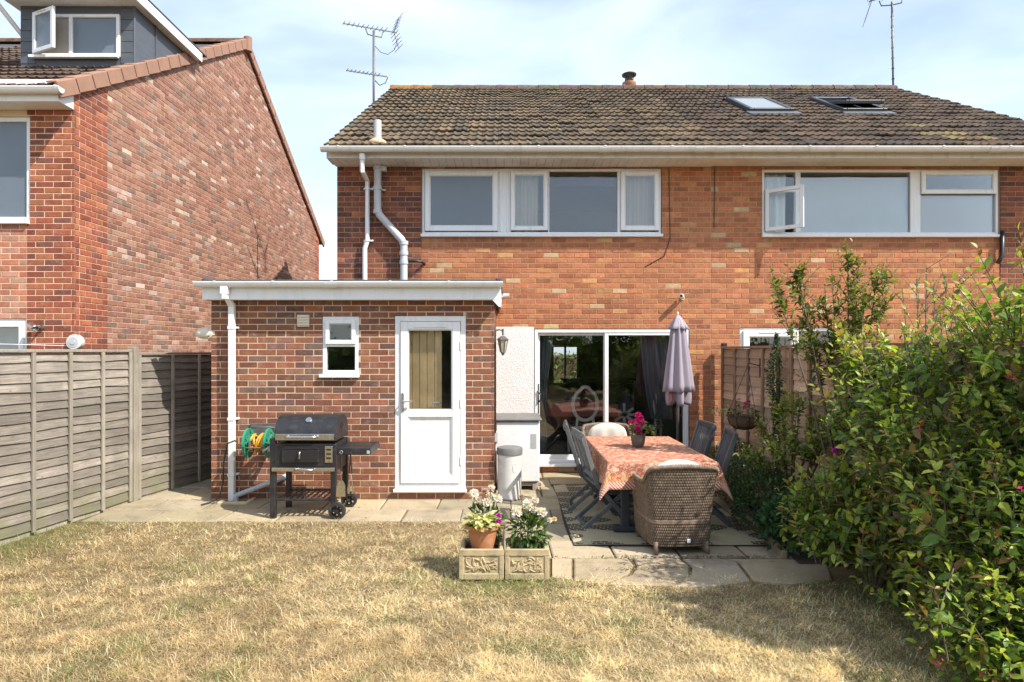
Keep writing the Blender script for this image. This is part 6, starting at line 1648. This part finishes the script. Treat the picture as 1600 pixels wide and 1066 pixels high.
for i in front:
    s_ = S_[i]; A = Matrix(((d3[i][0]*s_, y3[i][0]*s_, z3[i][0]*s_, P_[i][0]-off[0]), (d3[i][1]*s_, y3[i][1]*s_, z3[i][1]*s_, P_[i][1]-off[1]), (d3[i][2]*s_, y3[i][2]*s_, z3[i][2]*s_, P_[i][2]-off[2]), (0, 0, 0, 1)))
    inst('leaf', leaf_me, sh, None, M=A, color=C_[i])
m = MB()
for t_ in tw: m.tube([p - off for p in t_], [.0045, .0035, .002], 4, cap=False)
bases = [(2.85, 4.6), (3.05, 4.35), (2.95, 4.8), (3.15, 4.1), (2.75, 4.75), (3.2, 4.6)]
o = m.build('twigs', M['bark'], sh, local=True); o['kind'] = 'stuff'
for i in range(46):
    j = rng.integers(0, len(tw)); e = np.array(tw[j][0]); b = bases[rng.integers(0, len(bases))]; b = np.array([b[0], b[1], 0.0])
    mid = b*.5 + e*.5 + np.array([0, 0, .25]) + rng.normal(0, .06, 3)
    m = MB(); m.tube([Vector(b-off), Vector(b*.8+mid*.2+np.array([0, 0, .1])-off), Vector(mid-off), Vector(e-off)], [.016, .014, .010, .005], 6); m.build('branch', M['bark'], sh, local=True, smooth=True)
# little red flowers at some tips
fl_p = []
for i in rng.choice(len(tips), 80, replace=False):
    for q in range(5): fl_p.append(tips[i] + rng.normal(0, .012, 3))
fl_p = np.array(fl_p); n_ = len(fl_p)
leaves_mesh('red_flowers', fl_p-off, rng.normal(0, 1, (n_, 3)), norm(rng.normal(0, 1, (n_, 3))), np.full(n_, .034), mixc([(.48, .03, .10), (.5, .10, .06), (.45, .16, .06)], n_), sh, M['petal_a'], True)

# tall open sprays rising above the brown fence
def spray_shrub(name, label, base, ends, leafsize, cols, tipcols, side_n=4, cat='shrub', pairs=5):
    t = T(name, label, cat, (base[0], base[1], base[2])); o_ = np.array(base); tips, dirs, lens = [], [], []
    for e in ends:
        e = np.array(e); mid = o_*.45 + e*.55 + np.array([0, 0, .12]); m = MB()
        pts = [o_, o_*.75 + mid*.25 + np.array([0, 0, .08]), mid, e]
        m.tube([Vector(p-o_) for p in pts], [.013, .011, .008, .004], 6); m.build('stem', M['bark'], t, local=True, smooth=True)
        d_ = norm(e-mid); tips.append(e); dirs.append(d_); lens.append(.32)
        for q in range(side_n):
            u = rng.uniform(.2, 1); p_ = mid + (e-mid)*u; dd = norm(d_ + rng.normal(0, .6, 3) + np.array([0, 0, .3])); L_ = rng.uniform(.14, .28)
            tips.append(p_ + dd*L_); dirs.append(dd); lens.append(L_)
    P_, D_, S_, C_, tw = twig_leaves(tips, dirs, lens, pairs, leafsize, cols, .3, tipcols)
    leaves_mesh('foliage', P_-o_, D_, norm(UP + rng.normal(0, .35, (len(P_), 3))), S_, C_, t)
    m = MB()
    for q in tw: m.tube([Vector(p-o_) for p in q], [.004, .003, .002], 4, cap=False)
    o = m.build('twigs', M['bark'], t, local=True); o['kind'] = 'stuff'
    return t
DD = 6.2
spray_shrub('tall_shrub', 'tall open shrub with arching sprays rising above the brown fence', (3.06, 5.7, 0.0),
    [px(1212, 447, DD), px(1245, 422, DD), px(1252, 470, DD), px(1300, 440, 6.1), px(1325, 408, DD), px(1340, 425, DD), px(1370, 425, 6.3), px(1382, 445, 6.1), px(1290, 480, DD), px(1350, 470, 6.0), px(1262, 500, DD), px(1320, 500, 6.0)],
    .085, [(.08, .12, .03), (.11, .15, .034), (.14, .17, .04), (.17, .19, .045)], [(.24, .24, .05), (.19, .13, .05)], 17)
spray_shrub('grey_shrub', 'grey-green feathery shrub top showing behind the big shrub', (4.7, 7.2, 0.0),
    [px(x, y, 7.2) for x, y in ((1432, 440), (1448, 415), (1462, 452), (1480, 445), (1500, 432), (1515, 450), (1410, 455))], .055, [(.19, .24, .14), (.16, .22, .12), (.22, .26, .16)], [(.24, .28, .17)], 6)
spray_shrub('young_shrub', 'bright yellow-green young shrub growing in the bed below the fence', (2.82, 6.35, 0.0),
    [px(x, y, d) for x, y, d in ((1190, 660, 6.3), (1222, 640, 6.3), (1250, 635, 6.4), (1205, 690, 6.2), (1240, 680, 6.1), (1270, 670, 6.2), (1182, 705, 6.2), (1262, 700, 6.0), (1290, 690, 6.0), (1225, 715, 6.0), (1330, 640, 5.9), (1300, 655, 6.0))],
    .088, [(.16, .22, .042), (.22, .27, .05), (.13, .19, .04)], [(.36, .35, .07), (.30, .30, .06)], 8)

def mound(name, label, cen, rad, n, leaf, cols, small=True, cat='shrub', lo=.62, group=None):
    t = T(name, label, cat, (cen[0], cen[1], 0), group); o_ = np.array([cen[0], cen[1], 0.0])
    pts = shell_points(cen, rad, n, lo, -.5); P_ = np.array([p for p, v in pts]); Vv = np.array([v for p, v in pts])
    lump = .88 + .24*value_noise(P_[:, 0]*3+P_[:, 2]*2, P_[:, 1]*3+P_[:, 2]*2.3, 1.3, 5)
    P_ = np.array(cen) + (P_-np.array(cen))*lump[:, None]; kp = P_[:, 2] > .01; P_, Vv = P_[kp], Vv[kp]; n = len(P_)
    D_ = Vv + rng.normal(0, .55, (n, 3)) + np.array([0, 0, .25]); U_ = norm(UP*.6 + Vv*.7 + rng.normal(0, .35, (n, 3)))
    leaves_mesh('foliage', P_-o_, D_, U_, leaf*rng.uniform(.7, 1.25, n), mixc(cols, n), t, None, small)
    for i in range(9):
        e = P_[rng.integers(0, n)]-o_; m = MB(); b = np.array([rng.uniform(-.05, .05), rng.uniform(-.05, .05), 0]); m.tube([Vector(b), Vector(b*.5+e*.5+np.array([0, 0, .06])), Vector(e)], [.010, .007, .003], 5); m.build('stem', M['bark'], t, local=True, smooth=True)
    return t
mound('low_shrub', 'dark small-leaved shrub at the table end of the bed', (2.88, 8.15, .27), (.36, .5, .36), 2600, .034, DEEP + [(.10, .13, .08)])
mound('low_shrub', 'grey-flecked small-leaved shrub in the middle of the bed', (2.75, 7.2, .26), (.36, .55, .36), 3000, .034, DEEP + [(.09, .12, .07), (.16, .18, .13)])
mound('low_shrub', 'dark green small-leaved shrub in front of the young yellow shrub', (2.62, 6.35, .25), (.36, .52, .36), 3400, .034, DEEP + [(.05, .10, .035)])
mound('leafy_perennial', 'round-leaved green perennial at the edge of the bed under the shrub', (2.55, 5.75, .22), (.26, .28, .28), 900, .06, [(.04, .11, .04), (.05, .13, .05), (.06, .14, .045)])
# climbing column on the fence
cl = T('climbing_ivy', 'narrow column of variegated ivy climbing the brown fence', 'ivy', (3.07, 7.16, 0))
n_ = 1700; zz = rng.uniform(.75, 1.98, n_); ww = (.10 + .05*np.sin(zz*5)) * np.clip((2.02-zz)*2.2, .2, 1); a_ = rng.uniform(0, 6.28, n_); rr = np.sqrt(rng.random(n_))
P_ = np.stack([-.02 - np.abs(np.cos(a_))*rr*ww*.9, np.sin(a_)*rr*ww*1.15 + .02*np.sin(zz*7), zz], 1)
leaves_mesh('foliage', P_, rng.normal(0, 1, (n_, 3)) + np.array([-.6, -.3, -.2]), norm(rng.normal(0, .5, (n_, 3)) + np.array([-.5, -.4, .6])), rng.uniform(.022, .042, n_), mixc([(.05, .09, .035), (.06, .11, .04), (.16, .19, .10), (.035, .07, .03)], n_), cl, None, True)
m = MB(); m.tube([(0.0, 0, 0), (-.01, .03, .6), (-.01, -.02, 1.2), (-.01, .02, 1.9)], [.012, .01, .008, .004], 6); m.build('stem', M['bark'], cl, local=True, smooth=True)
# soil of the bed with a stone edging
m = MB(); m.poly([(2.45, 5.35, .012), (3.14, 5.35, .012), (3.14, 9.4, .012), (2.86, 9.4, .012), (2.72, 8.2, .012)]); o = m.build('flower_bed', M['soil']); tag(o, 'bare soil of the planted bed along the brown fence', 'flower bed', kind='structure')
for i in range(8):
    m = MB(); a = Vector((2.40+i*.05, 5.5+i*.48, .02)); b = Vector((2.40+(i+1)*.05-.004, 5.5+(i+1)*.48-.015, .02)); m.bar(a, b, .06, .10, .012); q = m.build('edging_stone', M['slab'], o); q.color = (.75, .72, .66, 1)

# ------------------------------------------------------------------ flower heads
def pom_mesh(name, n=46, mat=None):
    P_, D_, U_ = [], [], []
    for i in range(n):
        z_ = 1 - 1.75*(i+.5)/n; a = i*2.39996; r_ = math.sqrt(max(0, 1-z_*z_)); v = np.array([r_*math.cos(a), r_*math.sin(a), z_])
        P_.append(v*.25); D_.append(v*.7 + UP*.25 + rng.normal(0, .12, 3)); U_.append(norm(v + UP*.6 + rng.normal(0, .15, 3)))
    return np.array(P_), np.array(D_), np.array(U_)
PP, PD, PU = pom_mesh('x')
def bloom(parent, p, size, cols, name='bloom'):
    n = len(PP); a = rng.uniform(0, 6.28); ca, sa = math.cos(a), math.sin(a); Rz = np.array([[ca, -sa, 0], [sa, ca, 0], [0, 0, 1]])
    return leaves_mesh(name, np.array(p) + (PP@Rz.T)*size, PD@Rz.T, PU@Rz.T, np.full(n, size*.8), mixc(cols, n, .1), parent, M['petal_a'], True, kind=None, wid=1.3)
PINKW = [(.80, .70, .66), (.84, .79, .74), (.76, .58, .56), (.86, .83, .79)]
def planter_plant(label, cx, cy, z0, h, rad, heads, n_leaf, cols, name='flowering_plant'):
    t = T(name, label, 'flowers', (cx, cy, z0)); o_ = np.array([cx, cy, z0])
    pts = shell_points((0, 0, h*.42), (rad, rad*.85, h*.45), n_leaf, .3, -.85); P_ = np.array([p for p, v in pts]); V_ = np.array([v for p, v in pts]); P_[:, 2] = np.maximum(P_[:, 2], .01)
    leaves_mesh('foliage', P_, V_ + rng.normal(0, .4, (len(P_), 3)) + np.array([0, 0, .1]), norm(UP + V_*.4 + rng.normal(0, .3, (len(P_), 3))), rng.uniform(.04, .075, len(P_)), mixc(cols, len(P_)), t)
    for (hx__, hz__, s_, c__) in heads:
        yy = rng.uniform(-.07, .04); p = np.array([hx__-cx, yy, hz__-z0])
        m = MB(); m.tube([(p[0]*.25, yy*.3, .02), (p[0]*.7, yy*.8, p[2]*.6), tuple(p)], [.004, .003, .003], 5); m.build('stem', M['leafstem'], t, local=True, smooth=True)
        bloom(t, p, s_*1.25, c__)
    return t
M['leafstem'] = plain('green_stem', (.08, .13, .04), .6)
h = lambda x, y, s=.030, c=PINKW, d=5.16: (PX(x, d), PZ(y, d), s, c)
planter_plant('pink and white blooms on leafy stems filling the planter nearest the table', PX(825, 5.16), 5.16, .19, .34, .155,
    [h(807, 797, .040), h(825, 787, .042), h(836, 780, .026), h(823, 801, .03), h(832, 799, .032), h(846, 798, .036), h(858, 810, .02), h(866, 812, .02, [(.72, .55, .3)]), h(815, 777, .018, [(.5, .3, .2)])], 330, [(.07, .13, .03), (.09, .16, .035), (.05, .10, .025), (.12, .18, .05)])
planter_plant('white and pink blooms rising behind the terracotta pot', PX(757, 5.25), 5.26, .19, .38, .15,
    [h(741, 770, .036, PINKW, 5.26), h(748, 782, .036, PINKW, 5.26), h(762, 783, .038, PINKW, 5.26), h(765, 776, .032, PINKW, 5.26), h(772, 779, .034, PINKW, 5.26), h(778, 777, .034, PINKW, 5.26), h(758, 769, .026, [(.6, .4, .38)], 5.26), h(768, 760, .028, PINKW, 5.26), h(768, 753, .02, [(.45, .3, .16)], 5.26)], 260, [(.07, .13, .03), (.05, .10, .025), (.10, .16, .04)])
pp = T('variegated_plant', 'pale yellow variegated leaves spilling from the terracotta pot', 'plant', (PX(754, 5.12), 5.13, .37))
n_ = 150; a_ = rng.uniform(0, 6.28, n_); r_ = np.sqrt(rng.random(n_))*.10; P_ = np.stack([r_*np.cos(a_), r_*np.sin(a_), rng.uniform(.02, .12, n_)*(1.1-r_*5)], 1)
leaves_mesh('foliage', P_, np.stack([np.cos(a_), np.sin(a_), rng.uniform(-.1, .7, n_)], 1), norm(UP + rng.normal(0, .3, (n_, 3))), rng.uniform(.06, .10, n_), mixc([(.62, .56, .24), (.70, .66, .42), (.50, .48, .14), (.72, .68, .50), (.25, .32, .08)], n_), pp)
for (dx, dz) in ((.125, .10), (.13, .055)): bloom(pp, np.array([dx, -.03, dz]), .028, [(.55, .06, .42), (.45, .05, .35)])
# potted geranium on the table
gp = T('potted_geranium', 'magenta geranium in a small grey pot on the red tablecloth', 'potted plant', (PX(997, 7.0), 7.0, TZ+.005))
m = MB(); m.lathe([(.05, 0), (.068, .03), (.078, .09), (.08, .135), (.072, .137), (.068, .11)], (0, 0, 0), 28, cap=False); m.lathe([(.05, 0.001), (.0, .001)], (0, 0, 0), 20, cap=False); m.build('pot', M['greypot'], gp, local=True, auto=40)
m = MB(); m.lathe([(.07, .115), (.0, .12)], (0, 0, 0), 20, cap=False); m.build('soil', M['soil'], gp, local=True)
n_ = 90; a_ = rng.uniform(0, 6.28, n_); r_ = np.sqrt(rng.random(n_))*.12; P_ = np.stack([r_*np.cos(a_)+.03, r_*np.sin(a_), .14+rng.uniform(0, .16, n_)*(1-r_*3)], 1)
leaves_mesh('foliage', P_, np.stack([np.cos(a_), np.sin(a_), rng.uniform(-.2, .4, n_)], 1), norm(UP + rng.normal(0, .4, (n_, 3))), rng.uniform(.035, .06, n_), mixc([(.08, .15, .03), (.11, .18, .04), (.16, .2, .06)], n_), gp, wid=1.6)
MAG = [(.62, .02, .22), (.72, .05, .30), (.55, .015, .16)]
for (dx, dy, dz, s_) in ((0, -.02, .34, .045), (-.02, -.04, .28, .042), (.03, -.05, .26, .045), (-.085, -.02, .26, .036), (-.02, -.06, .20, .042), (.0, -.07, .165, .038), (.03, -.02, .31, .034)):
    m = MB(); m.tube([(dx*.3, dy*.3, .12), (dx, dy, dz)], .003, 5); m.build('stem', M['leafstem'], gp, local=True); bloom(gp, np.array([dx, dy, dz]), s_, MAG)
# hanging basket
hb_ = T('hanging_basket', 'coir hanging basket with pink flowers hung on the brown fence', 'hanging basket', (2.93, 7.88, .98))
m = MB(); m.lathe([(.02, -.16), (.10, -.145), (.165, -.09), (.20, .0), (.205, .01), (.18, .0), (.13, -.06)], (0, 0, 0), 26, cap=False); m.build('liner', M['coir'], hb_, local=True, smooth=True)
m = MB(); m.tube([(.205*math.cos(a), .205*math.sin(a), .005) for a in [6.283*i/26 for i in range(26)]], .006, 6, closed=True); m.tube([(.13*math.cos(a), .13*math.sin(a), -.125) for a in [6.283*i/26 for i in range(26)]], .004, 6, closed=True)
for a in range(8): m.tube([(.205*math.cos(a*.785), .205*math.sin(a*.785), .005), (.175*math.cos(a*.785), .175*math.sin(a*.785), -.09), (.1*math.cos(a*.785), .1*math.sin(a*.785), -.15), (0, 0, -.165)], .004, 5)
m.build('wire_frame', M['dark'], hb_, local=True)
for a in (0.4, 2.5, 4.6):
    m = MB(); m.tube([(.2*math.cos(a), .2*math.sin(a), .0), (.05, 0, .62)], .0035, 5); m.build('chain', M['dark'], hb_, local=True)
m = MB(); m.tube([(.21, 0, .62), (.05, 0, .66), (.05, 0, .61)], .007, 6); m.bar((.205, 0, .48), (.205, 0, .72), .02, .01); m.build('bracket', M['dark'], hb_, local=True)
m = MB(); m.lathe([(.17, -.02), (0, .01)], (0, 0, 0), 20, cap=False); m.build('soil', M['soil'], hb_, local=True)
n_ = 160; a_ = rng.uniform(0, 6.28, n_); r_ = np.sqrt(rng.random(n_))*.17; P_ = np.stack([r_*np.cos(a_), r_*np.sin(a_), rng.uniform(0, .17, n_)*(1.1-r_*4)], 1)
leaves_mesh('foliage', P_, np.stack([np.cos(a_), np.sin(a_), rng.uniform(-.3, .6, n_)], 1), norm(UP + rng.normal(0, .4, (n_, 3))), rng.uniform(.03, .055, n_), mixc([(.05, .10, .03), (.07, .12, .035)], n_), hb_)
n_ = 50; P_ = np.stack([-.2 - rng.uniform(-.05, .17, n_), rng.uniform(-.1, .1, n_), .05+rng.uniform(-.05, .07, n_)], 1)
leaves_mesh('trailing_stems', P_, np.array([-1, 0, -.2]) + rng.normal(0, .5, (n_, 3)), norm(UP + rng.normal(0, .4, (n_, 3))), rng.uniform(.03, .05, n_), mixc([(.42, .46, .22), (.35, .42, .16), (.5, .52, .3)], n_), hb_)
for (dx, dy, dz, c__) in ((-.08, -.05, .22, [(.75, .45, .5)]), (.0, -.06, .16, [(.6, .1, .25)]), (.05, -.03, .18, [(.55, .06, .18)]), (-.02, -.1, .12, [(.6, .1, .25)]), (.08, 0, .27, [(.7, .4, .45)])): bloom(hb_, np.array([dx, dy, dz]), .028, c__)
# magenta bloom in the bed
mg = T('magenta_flower', 'single magenta flower head standing among the shrub leaves', 'flower', (*px(1308, 703, 5.3).xy, 0)); q = px(1308, 703, 5.3)
m = MB(); m.tube([(0.1, .1, 0), (.06, .05, .5), (0, 0, q.z)], .005, 5); m.build('stem', M['leafstem'], mg, local=True, smooth=True)
for (dx, dz) in ((-.02, -.008), (.02, .008), (.0, .012)): bloom(mg, np.array([dx, -.01, q.z+dz]), .03, [(.45, .02, .36), (.55, .05, .45)])

# ------------------------------------------------------------------ lawn
def lawn_mask(x, y):
    fence = -4.68 + (y-5.93)*.154
    a = (x > fence+.02) & (y < 6.72 + .05*np.sin(x*7) + .04*np.sin(x*17) + .03*np.sin(x*41)) & ((x < -.04+.03*np.sin(y*11)) | (y < 5.06 + .05*np.sin(x*9) + .06*np.sin(x*4+1) + .03*np.sin(x*31)))
    pl = (x > -.37) & (x < .35) & (y > 5.0) & (y < 5.34)
    return a & ~pl
def blades(name, label, n, xr, yr, lmin, lmax, wid, colfn, lean, keep=None, parent=None):
    yy = rng.uniform(*yr, n); d = CAMH*FOC/(yy-HY); x = (rng.uniform(*xr, n)-VX)*d/FOC
    kp = lawn_mask(x, d)
    if keep is not None: kp &= keep(x, d)
    x, d = x[kp], d[kp]; n = len(x)
    a = rng.uniform(0, 6.283, n) + .8*np.sin(x*2.1+d*1.3); cl_ = value_noise(x+20, d+20, 9.0, 31); c2_ = value_noise(x+20, d+20, 3.0, 37); ln = rng.uniform(lmin, lmax, n)*(.55+.9*cl_); th = lean(n)
    dirh = np.stack([np.cos(a), np.sin(a), np.zeros(n)], 1); dv = dirh*np.sin(th)[:, None]; dv[:, 2] = np.cos(th)
    b = np.stack([x, d, -.016 + .026*cl_*c2_ + rng.uniform(0, .008, n)], 1); sd = np.stack([-np.sin(a+rng.normal(0, .6, n)), np.cos(a), np.zeros(n)], 1)
    w_ = wid*rng.uniform(.6, 1.3, n)[:, None]
    mid = b + dv*ln[:, None]*.55; dv2 = dv.copy(); dv2[:, 2] -= rng.uniform(.1, .7, n); tip = mid + norm(dv2)*ln[:, None]*.5; tip[:, 2] = np.maximum(tip[:, 2], -.010)
    V = np.stack([b - sd*w_, b + sd*w_, mid + sd*w_*.85, mid - sd*w_*.85, tip], 1)
    me = bpy.data.meshes.new(name); me.vertices.add(n*5); me.vertices.foreach_set('co', V.reshape(-1).astype(np.float32))
    o_ = np.arange(n)*5; lq = (np.array([0, 1, 2, 3])[None] + o_[:, None]); lt = (np.array([3, 2, 4])[None] + o_[:, None])
    me.loops.add(n*7); me.loops.foreach_set('vertex_index', np.concatenate([lq.ravel(), lt.ravel()]).astype(np.int32))
    me.polygons.add(2*n); me.polygons.foreach_set('loop_start', np.concatenate([np.arange(n)*4, 4*n+np.arange(n)*3]).astype(np.int32)); me.update(calc_edges=True)
    col = colfn(x, d, n); cc = np.ones((n, 5, 4), dtype=np.float32); cc[:, :, :3] = col[:, None, :]
    at = me.attributes.new('bc', 'FLOAT_COLOR', 'POINT'); at.data.foreach_set('color', cc.ravel()); me.materials.append(M['straw'])
    o = bpy.data.objects.new(name, me); COL.objects.link(o); tag(o, label, 'grass', kind='stuff'); return o
def greenness(x, d):
    f_ = -4.68 + (d-5.93)*.154
    g_ = np.clip(1.15 - (x-f_)/.8, 0, 1)*np.clip((d-4.0)/1.2, .3, 1)*1.0
    pl = np.exp(-(((x-.0)/.55)**2 + ((d-4.95)/.28)**2))*.9
    rt = np.clip((x-1.9)/.9, 0, 1)*.55
    sp = np.maximum(np.clip((fbm(x+50, d+50, .9, 11)-.58)*3.0, 0, .42), np.clip((fbm(x+30, d+80, 2.6, 17)-.66)*6, 0, .35))
    return np.clip(np.maximum(np.maximum(g_, pl), np.maximum(rt, sp)), 0, 1)
def straw_col(x, d, n):
    a_ = np.array([(.72, .55, .30), (.78, .63, .38), (.62, .45, .22), (.84, .74, .50), (.46, .30, .14), (.66, .52, .29)])[rng.integers(0, 6, n)]
    br = np.clip((fbm(x+9, d+9, 1.1, 3)-.42)*3.2, 0, 1)[:, None]
    a_ = a_*(1-br*.5) + np.array([.34, .22, .10])*br*.5
    gg = np.array([(.13, .18, .04), (.17, .22, .055), (.20, .22, .07)])[rng.integers(0, 3, n)]
    m_ = (rng.random(n) < greenness(x, d)*.85)[:, None]
    cl_ = value_noise(x+20, d+20, 9.0, 31); c3_ = value_noise(x+70, d+20, 16.0, 41)
    return np.where(m_, gg, a_)*rng.uniform(.8, 1.2, (n, 1))*(.55+.50*cl_+.42*c3_)[:, None]
blades('dry_grass', 'parched straw-coloured lawn grass in front of the houses', 430000, (-300, 1900), (808, 1180), .028, .068, .00105, straw_col, lambda n: rng.uniform(.75, 1.5, n))
blades('grass', 'greener upright grass tufts along the fence and round the planters', 90000, (-300, 1700), (808, 1150), .035, .08, .0013,
       lambda x, d, n: np.array([(.12, .19, .04), (.16, .24, .055), (.10, .15, .035), (.22, .26, .08)])[rng.integers(0, 4, n)]*rng.uniform(.8, 1.2, (n, 1)), lambda n: rng.uniform(.1, .9, n), lambda x, d: rng.random(len(x)) < greenness(x, d)*1.2-.15)
blades('long_grass', 'scattered longer pale blades standing out of the dry lawn', 16000, (-300, 1900), (812, 1180), .05, .10, .0012, lambda x, d, n: np.array([(.86, .76, .52), (.78, .64, .38), (.60, .46, .24), (.34, .36, .14)])[rng.integers(0, 4, n)]*rng.uniform(.85, 1.15, (n, 1)), lambda n: rng.uniform(.3, 1.2, n), lambda x, d: fbm(x+5, d+5, 3.0, 57) > .47)
# weeds in the joints of the paving
wd = T('paving_weeds', 'small weeds and moss growing in the patio joints', 'weeds', (1.2, 5.5, 0)); wd['kind'] = 'stuff'
n_ = 900; j_ = rng.integers(0, 9, n_); jx = np.array([.9, 1.25, 1.7, 1.95, .3, 1.4, 2.2, 1.0, -3.3])[j_]; jy = np.array([5.5, 5.51, 5.5, 5.52, 5.5, 5.25, 5.52, 5.2, 7.5])[j_]
P_ = np.stack([jx-1.2+rng.normal(0, .12, n_), jy-5.5+rng.normal(0, .012, n_), rng.uniform(0, .02, n_)], 1)
leaves_mesh('weed_leaves', P_, rng.normal(0, 1, (n_, 3))*np.array([1, 1, .3])+np.array([0, 0, .5]), norm(UP+rng.normal(0, .4, (n_, 3))), rng.uniform(.008, .022, n_), mixc([(.12, .16, .05), (.2, .17, .08), (.15, .11, .06)], n_), wd, None, True)

lf = T('fallen_leaves', 'dry fallen leaves scattered over the patio slabs', 'leaves', (1.2, 6, 0)); lf['kind'] = 'stuff'
n_ = 260; P_ = np.stack([rng.uniform(-1.2, 1.6, n_), rng.uniform(-.95, 2.6, n_), np.full(n_, .010)], 1); P_[:90, 0] = rng.uniform(-5, -.9, 90); P_[:90, 1] = rng.uniform(.75, 1.6, 90)
leaves_mesh('leaf_litter', P_, rng.normal(0, 1, (n_, 3))*np.array([1, 1, .08]), norm(UP + rng.normal(0, .25, (n_, 3))), rng.uniform(.012, .035, n_), mixc([(.22, .15, .07), (.30, .22, .10), (.16, .11, .06), (.18, .2, .07)], n_), lf, None, True)
# ------------------------------------------------------------------ the far end of the garden, seen in the glass
def tree(label, x, y, h, r, n, cols, name='tree'):
    t = T(name, label, 'tree', (x, y, 0)); m = MB()
    m.tube([(0, 0, 0), (.05, 0, h*.3), (-.03, .05, h*.6)], [.16, .12, .06], 10)
    for i in range(6): a = i*1.05; m.tube([(0, 0, h*(.25+.05*i)), (r*.5*math.cos(a), r*.5*math.sin(a), h*(.5+.06*i))], [.06, .02], 6)
    m.build('trunk', M['bark'], t, local=True, smooth=True)
    pts = []
    for i in range(11): 
        c_ = np.array([rng.uniform(-.55, .55)*r, rng.uniform(-.5, .5)*r, h*rng.uniform(.16, .85)]); pts += shell_points(c_, (r*.52, r*.45, h*.22), n//11, .5, -.9)
    P_ = np.array([p for p, v in pts]); V_ = np.array([v for p, v in pts])
    leaves_mesh('crown', P_, V_ + rng.normal(0, .5, P_.shape), norm(UP + V_*.5 + rng.normal(0, .4, P_.shape)), rng.uniform(.14, .26, len(P_)), mixc(cols, len(P_), .3), t, None, True)
tree('dark leafy tree reflected in the right pane of the patio door', 5.2, -7.5, 4.4, 2.6, 5200, DEEP + GREEN[:2])
tree('broad green tree reflected beside the cream chair in the patio door', 1.6, -10.5, 4.8, 2.5, 5200, GREEN)
tree('shady tree reflected in the dark side of the white back door', -3.4, -8, 4.2, 2.3, 4200, DEEP + GREEN[:3])
tree('bushy tree reflected in the small extension window', -8.2, -7, 4.4, 2.5, 4200, DEEP + GREEN[:3])
hg = T('hedge', 'clipped sunlit hedge at the end of the lawn reflected in the patio door', 'hedge', (0, -13, 0))
n_ = 9000; P_ = np.stack([rng.uniform(-13, 13, n_), rng.uniform(-.5, .5, n_), rng.uniform(.05, 2.3, n_)], 1); P_[:, 1] = np.where(rng.random(n_) < .7, .45+.1*rng.random(n_), P_[:, 1])
leaves_mesh('foliage', P_, rng.normal(0, 1, (n_, 3)) + np.array([0, .4, .2]), norm(rng.normal(0, .4, (n_, 3)) + np.array([0, .6, .7])), rng.uniform(.12, .24, n_), mixc(GREEN, n_), hg, None, True)
m = MB(); m.box(-13, 13, -.3, .3, 0, 2.15, .1); m.build('hedge_core', M['bark'], hg, local=True)

fh = T('hedge', 'green street hedge seen right through the dining room from the patio door', 'hedge', (3.0, 25, 0))
n_ = 2500; P_ = np.stack([rng.uniform(-3, 3, n_), rng.uniform(-.4, .4, n_), rng.uniform(.02, 1.7, n_)], 1); P_[:, 2] += .8*np.maximum(0, np.sin(P_[:, 0]*1.5))
leaves_mesh('foliage', P_, rng.normal(0, 1, (n_, 3)), norm(rng.normal(0, .4, (n_, 3)) + np.array([0, -.3, .7])), rng.uniform(.12, .22, n_), mixc(GREEN, n_), fh, None, True)
m = MB(); m.box(-3, 3, -.25, .25, 0, 1.6, .1); m.build('hedge_core', M['bark'], fh, local=True)
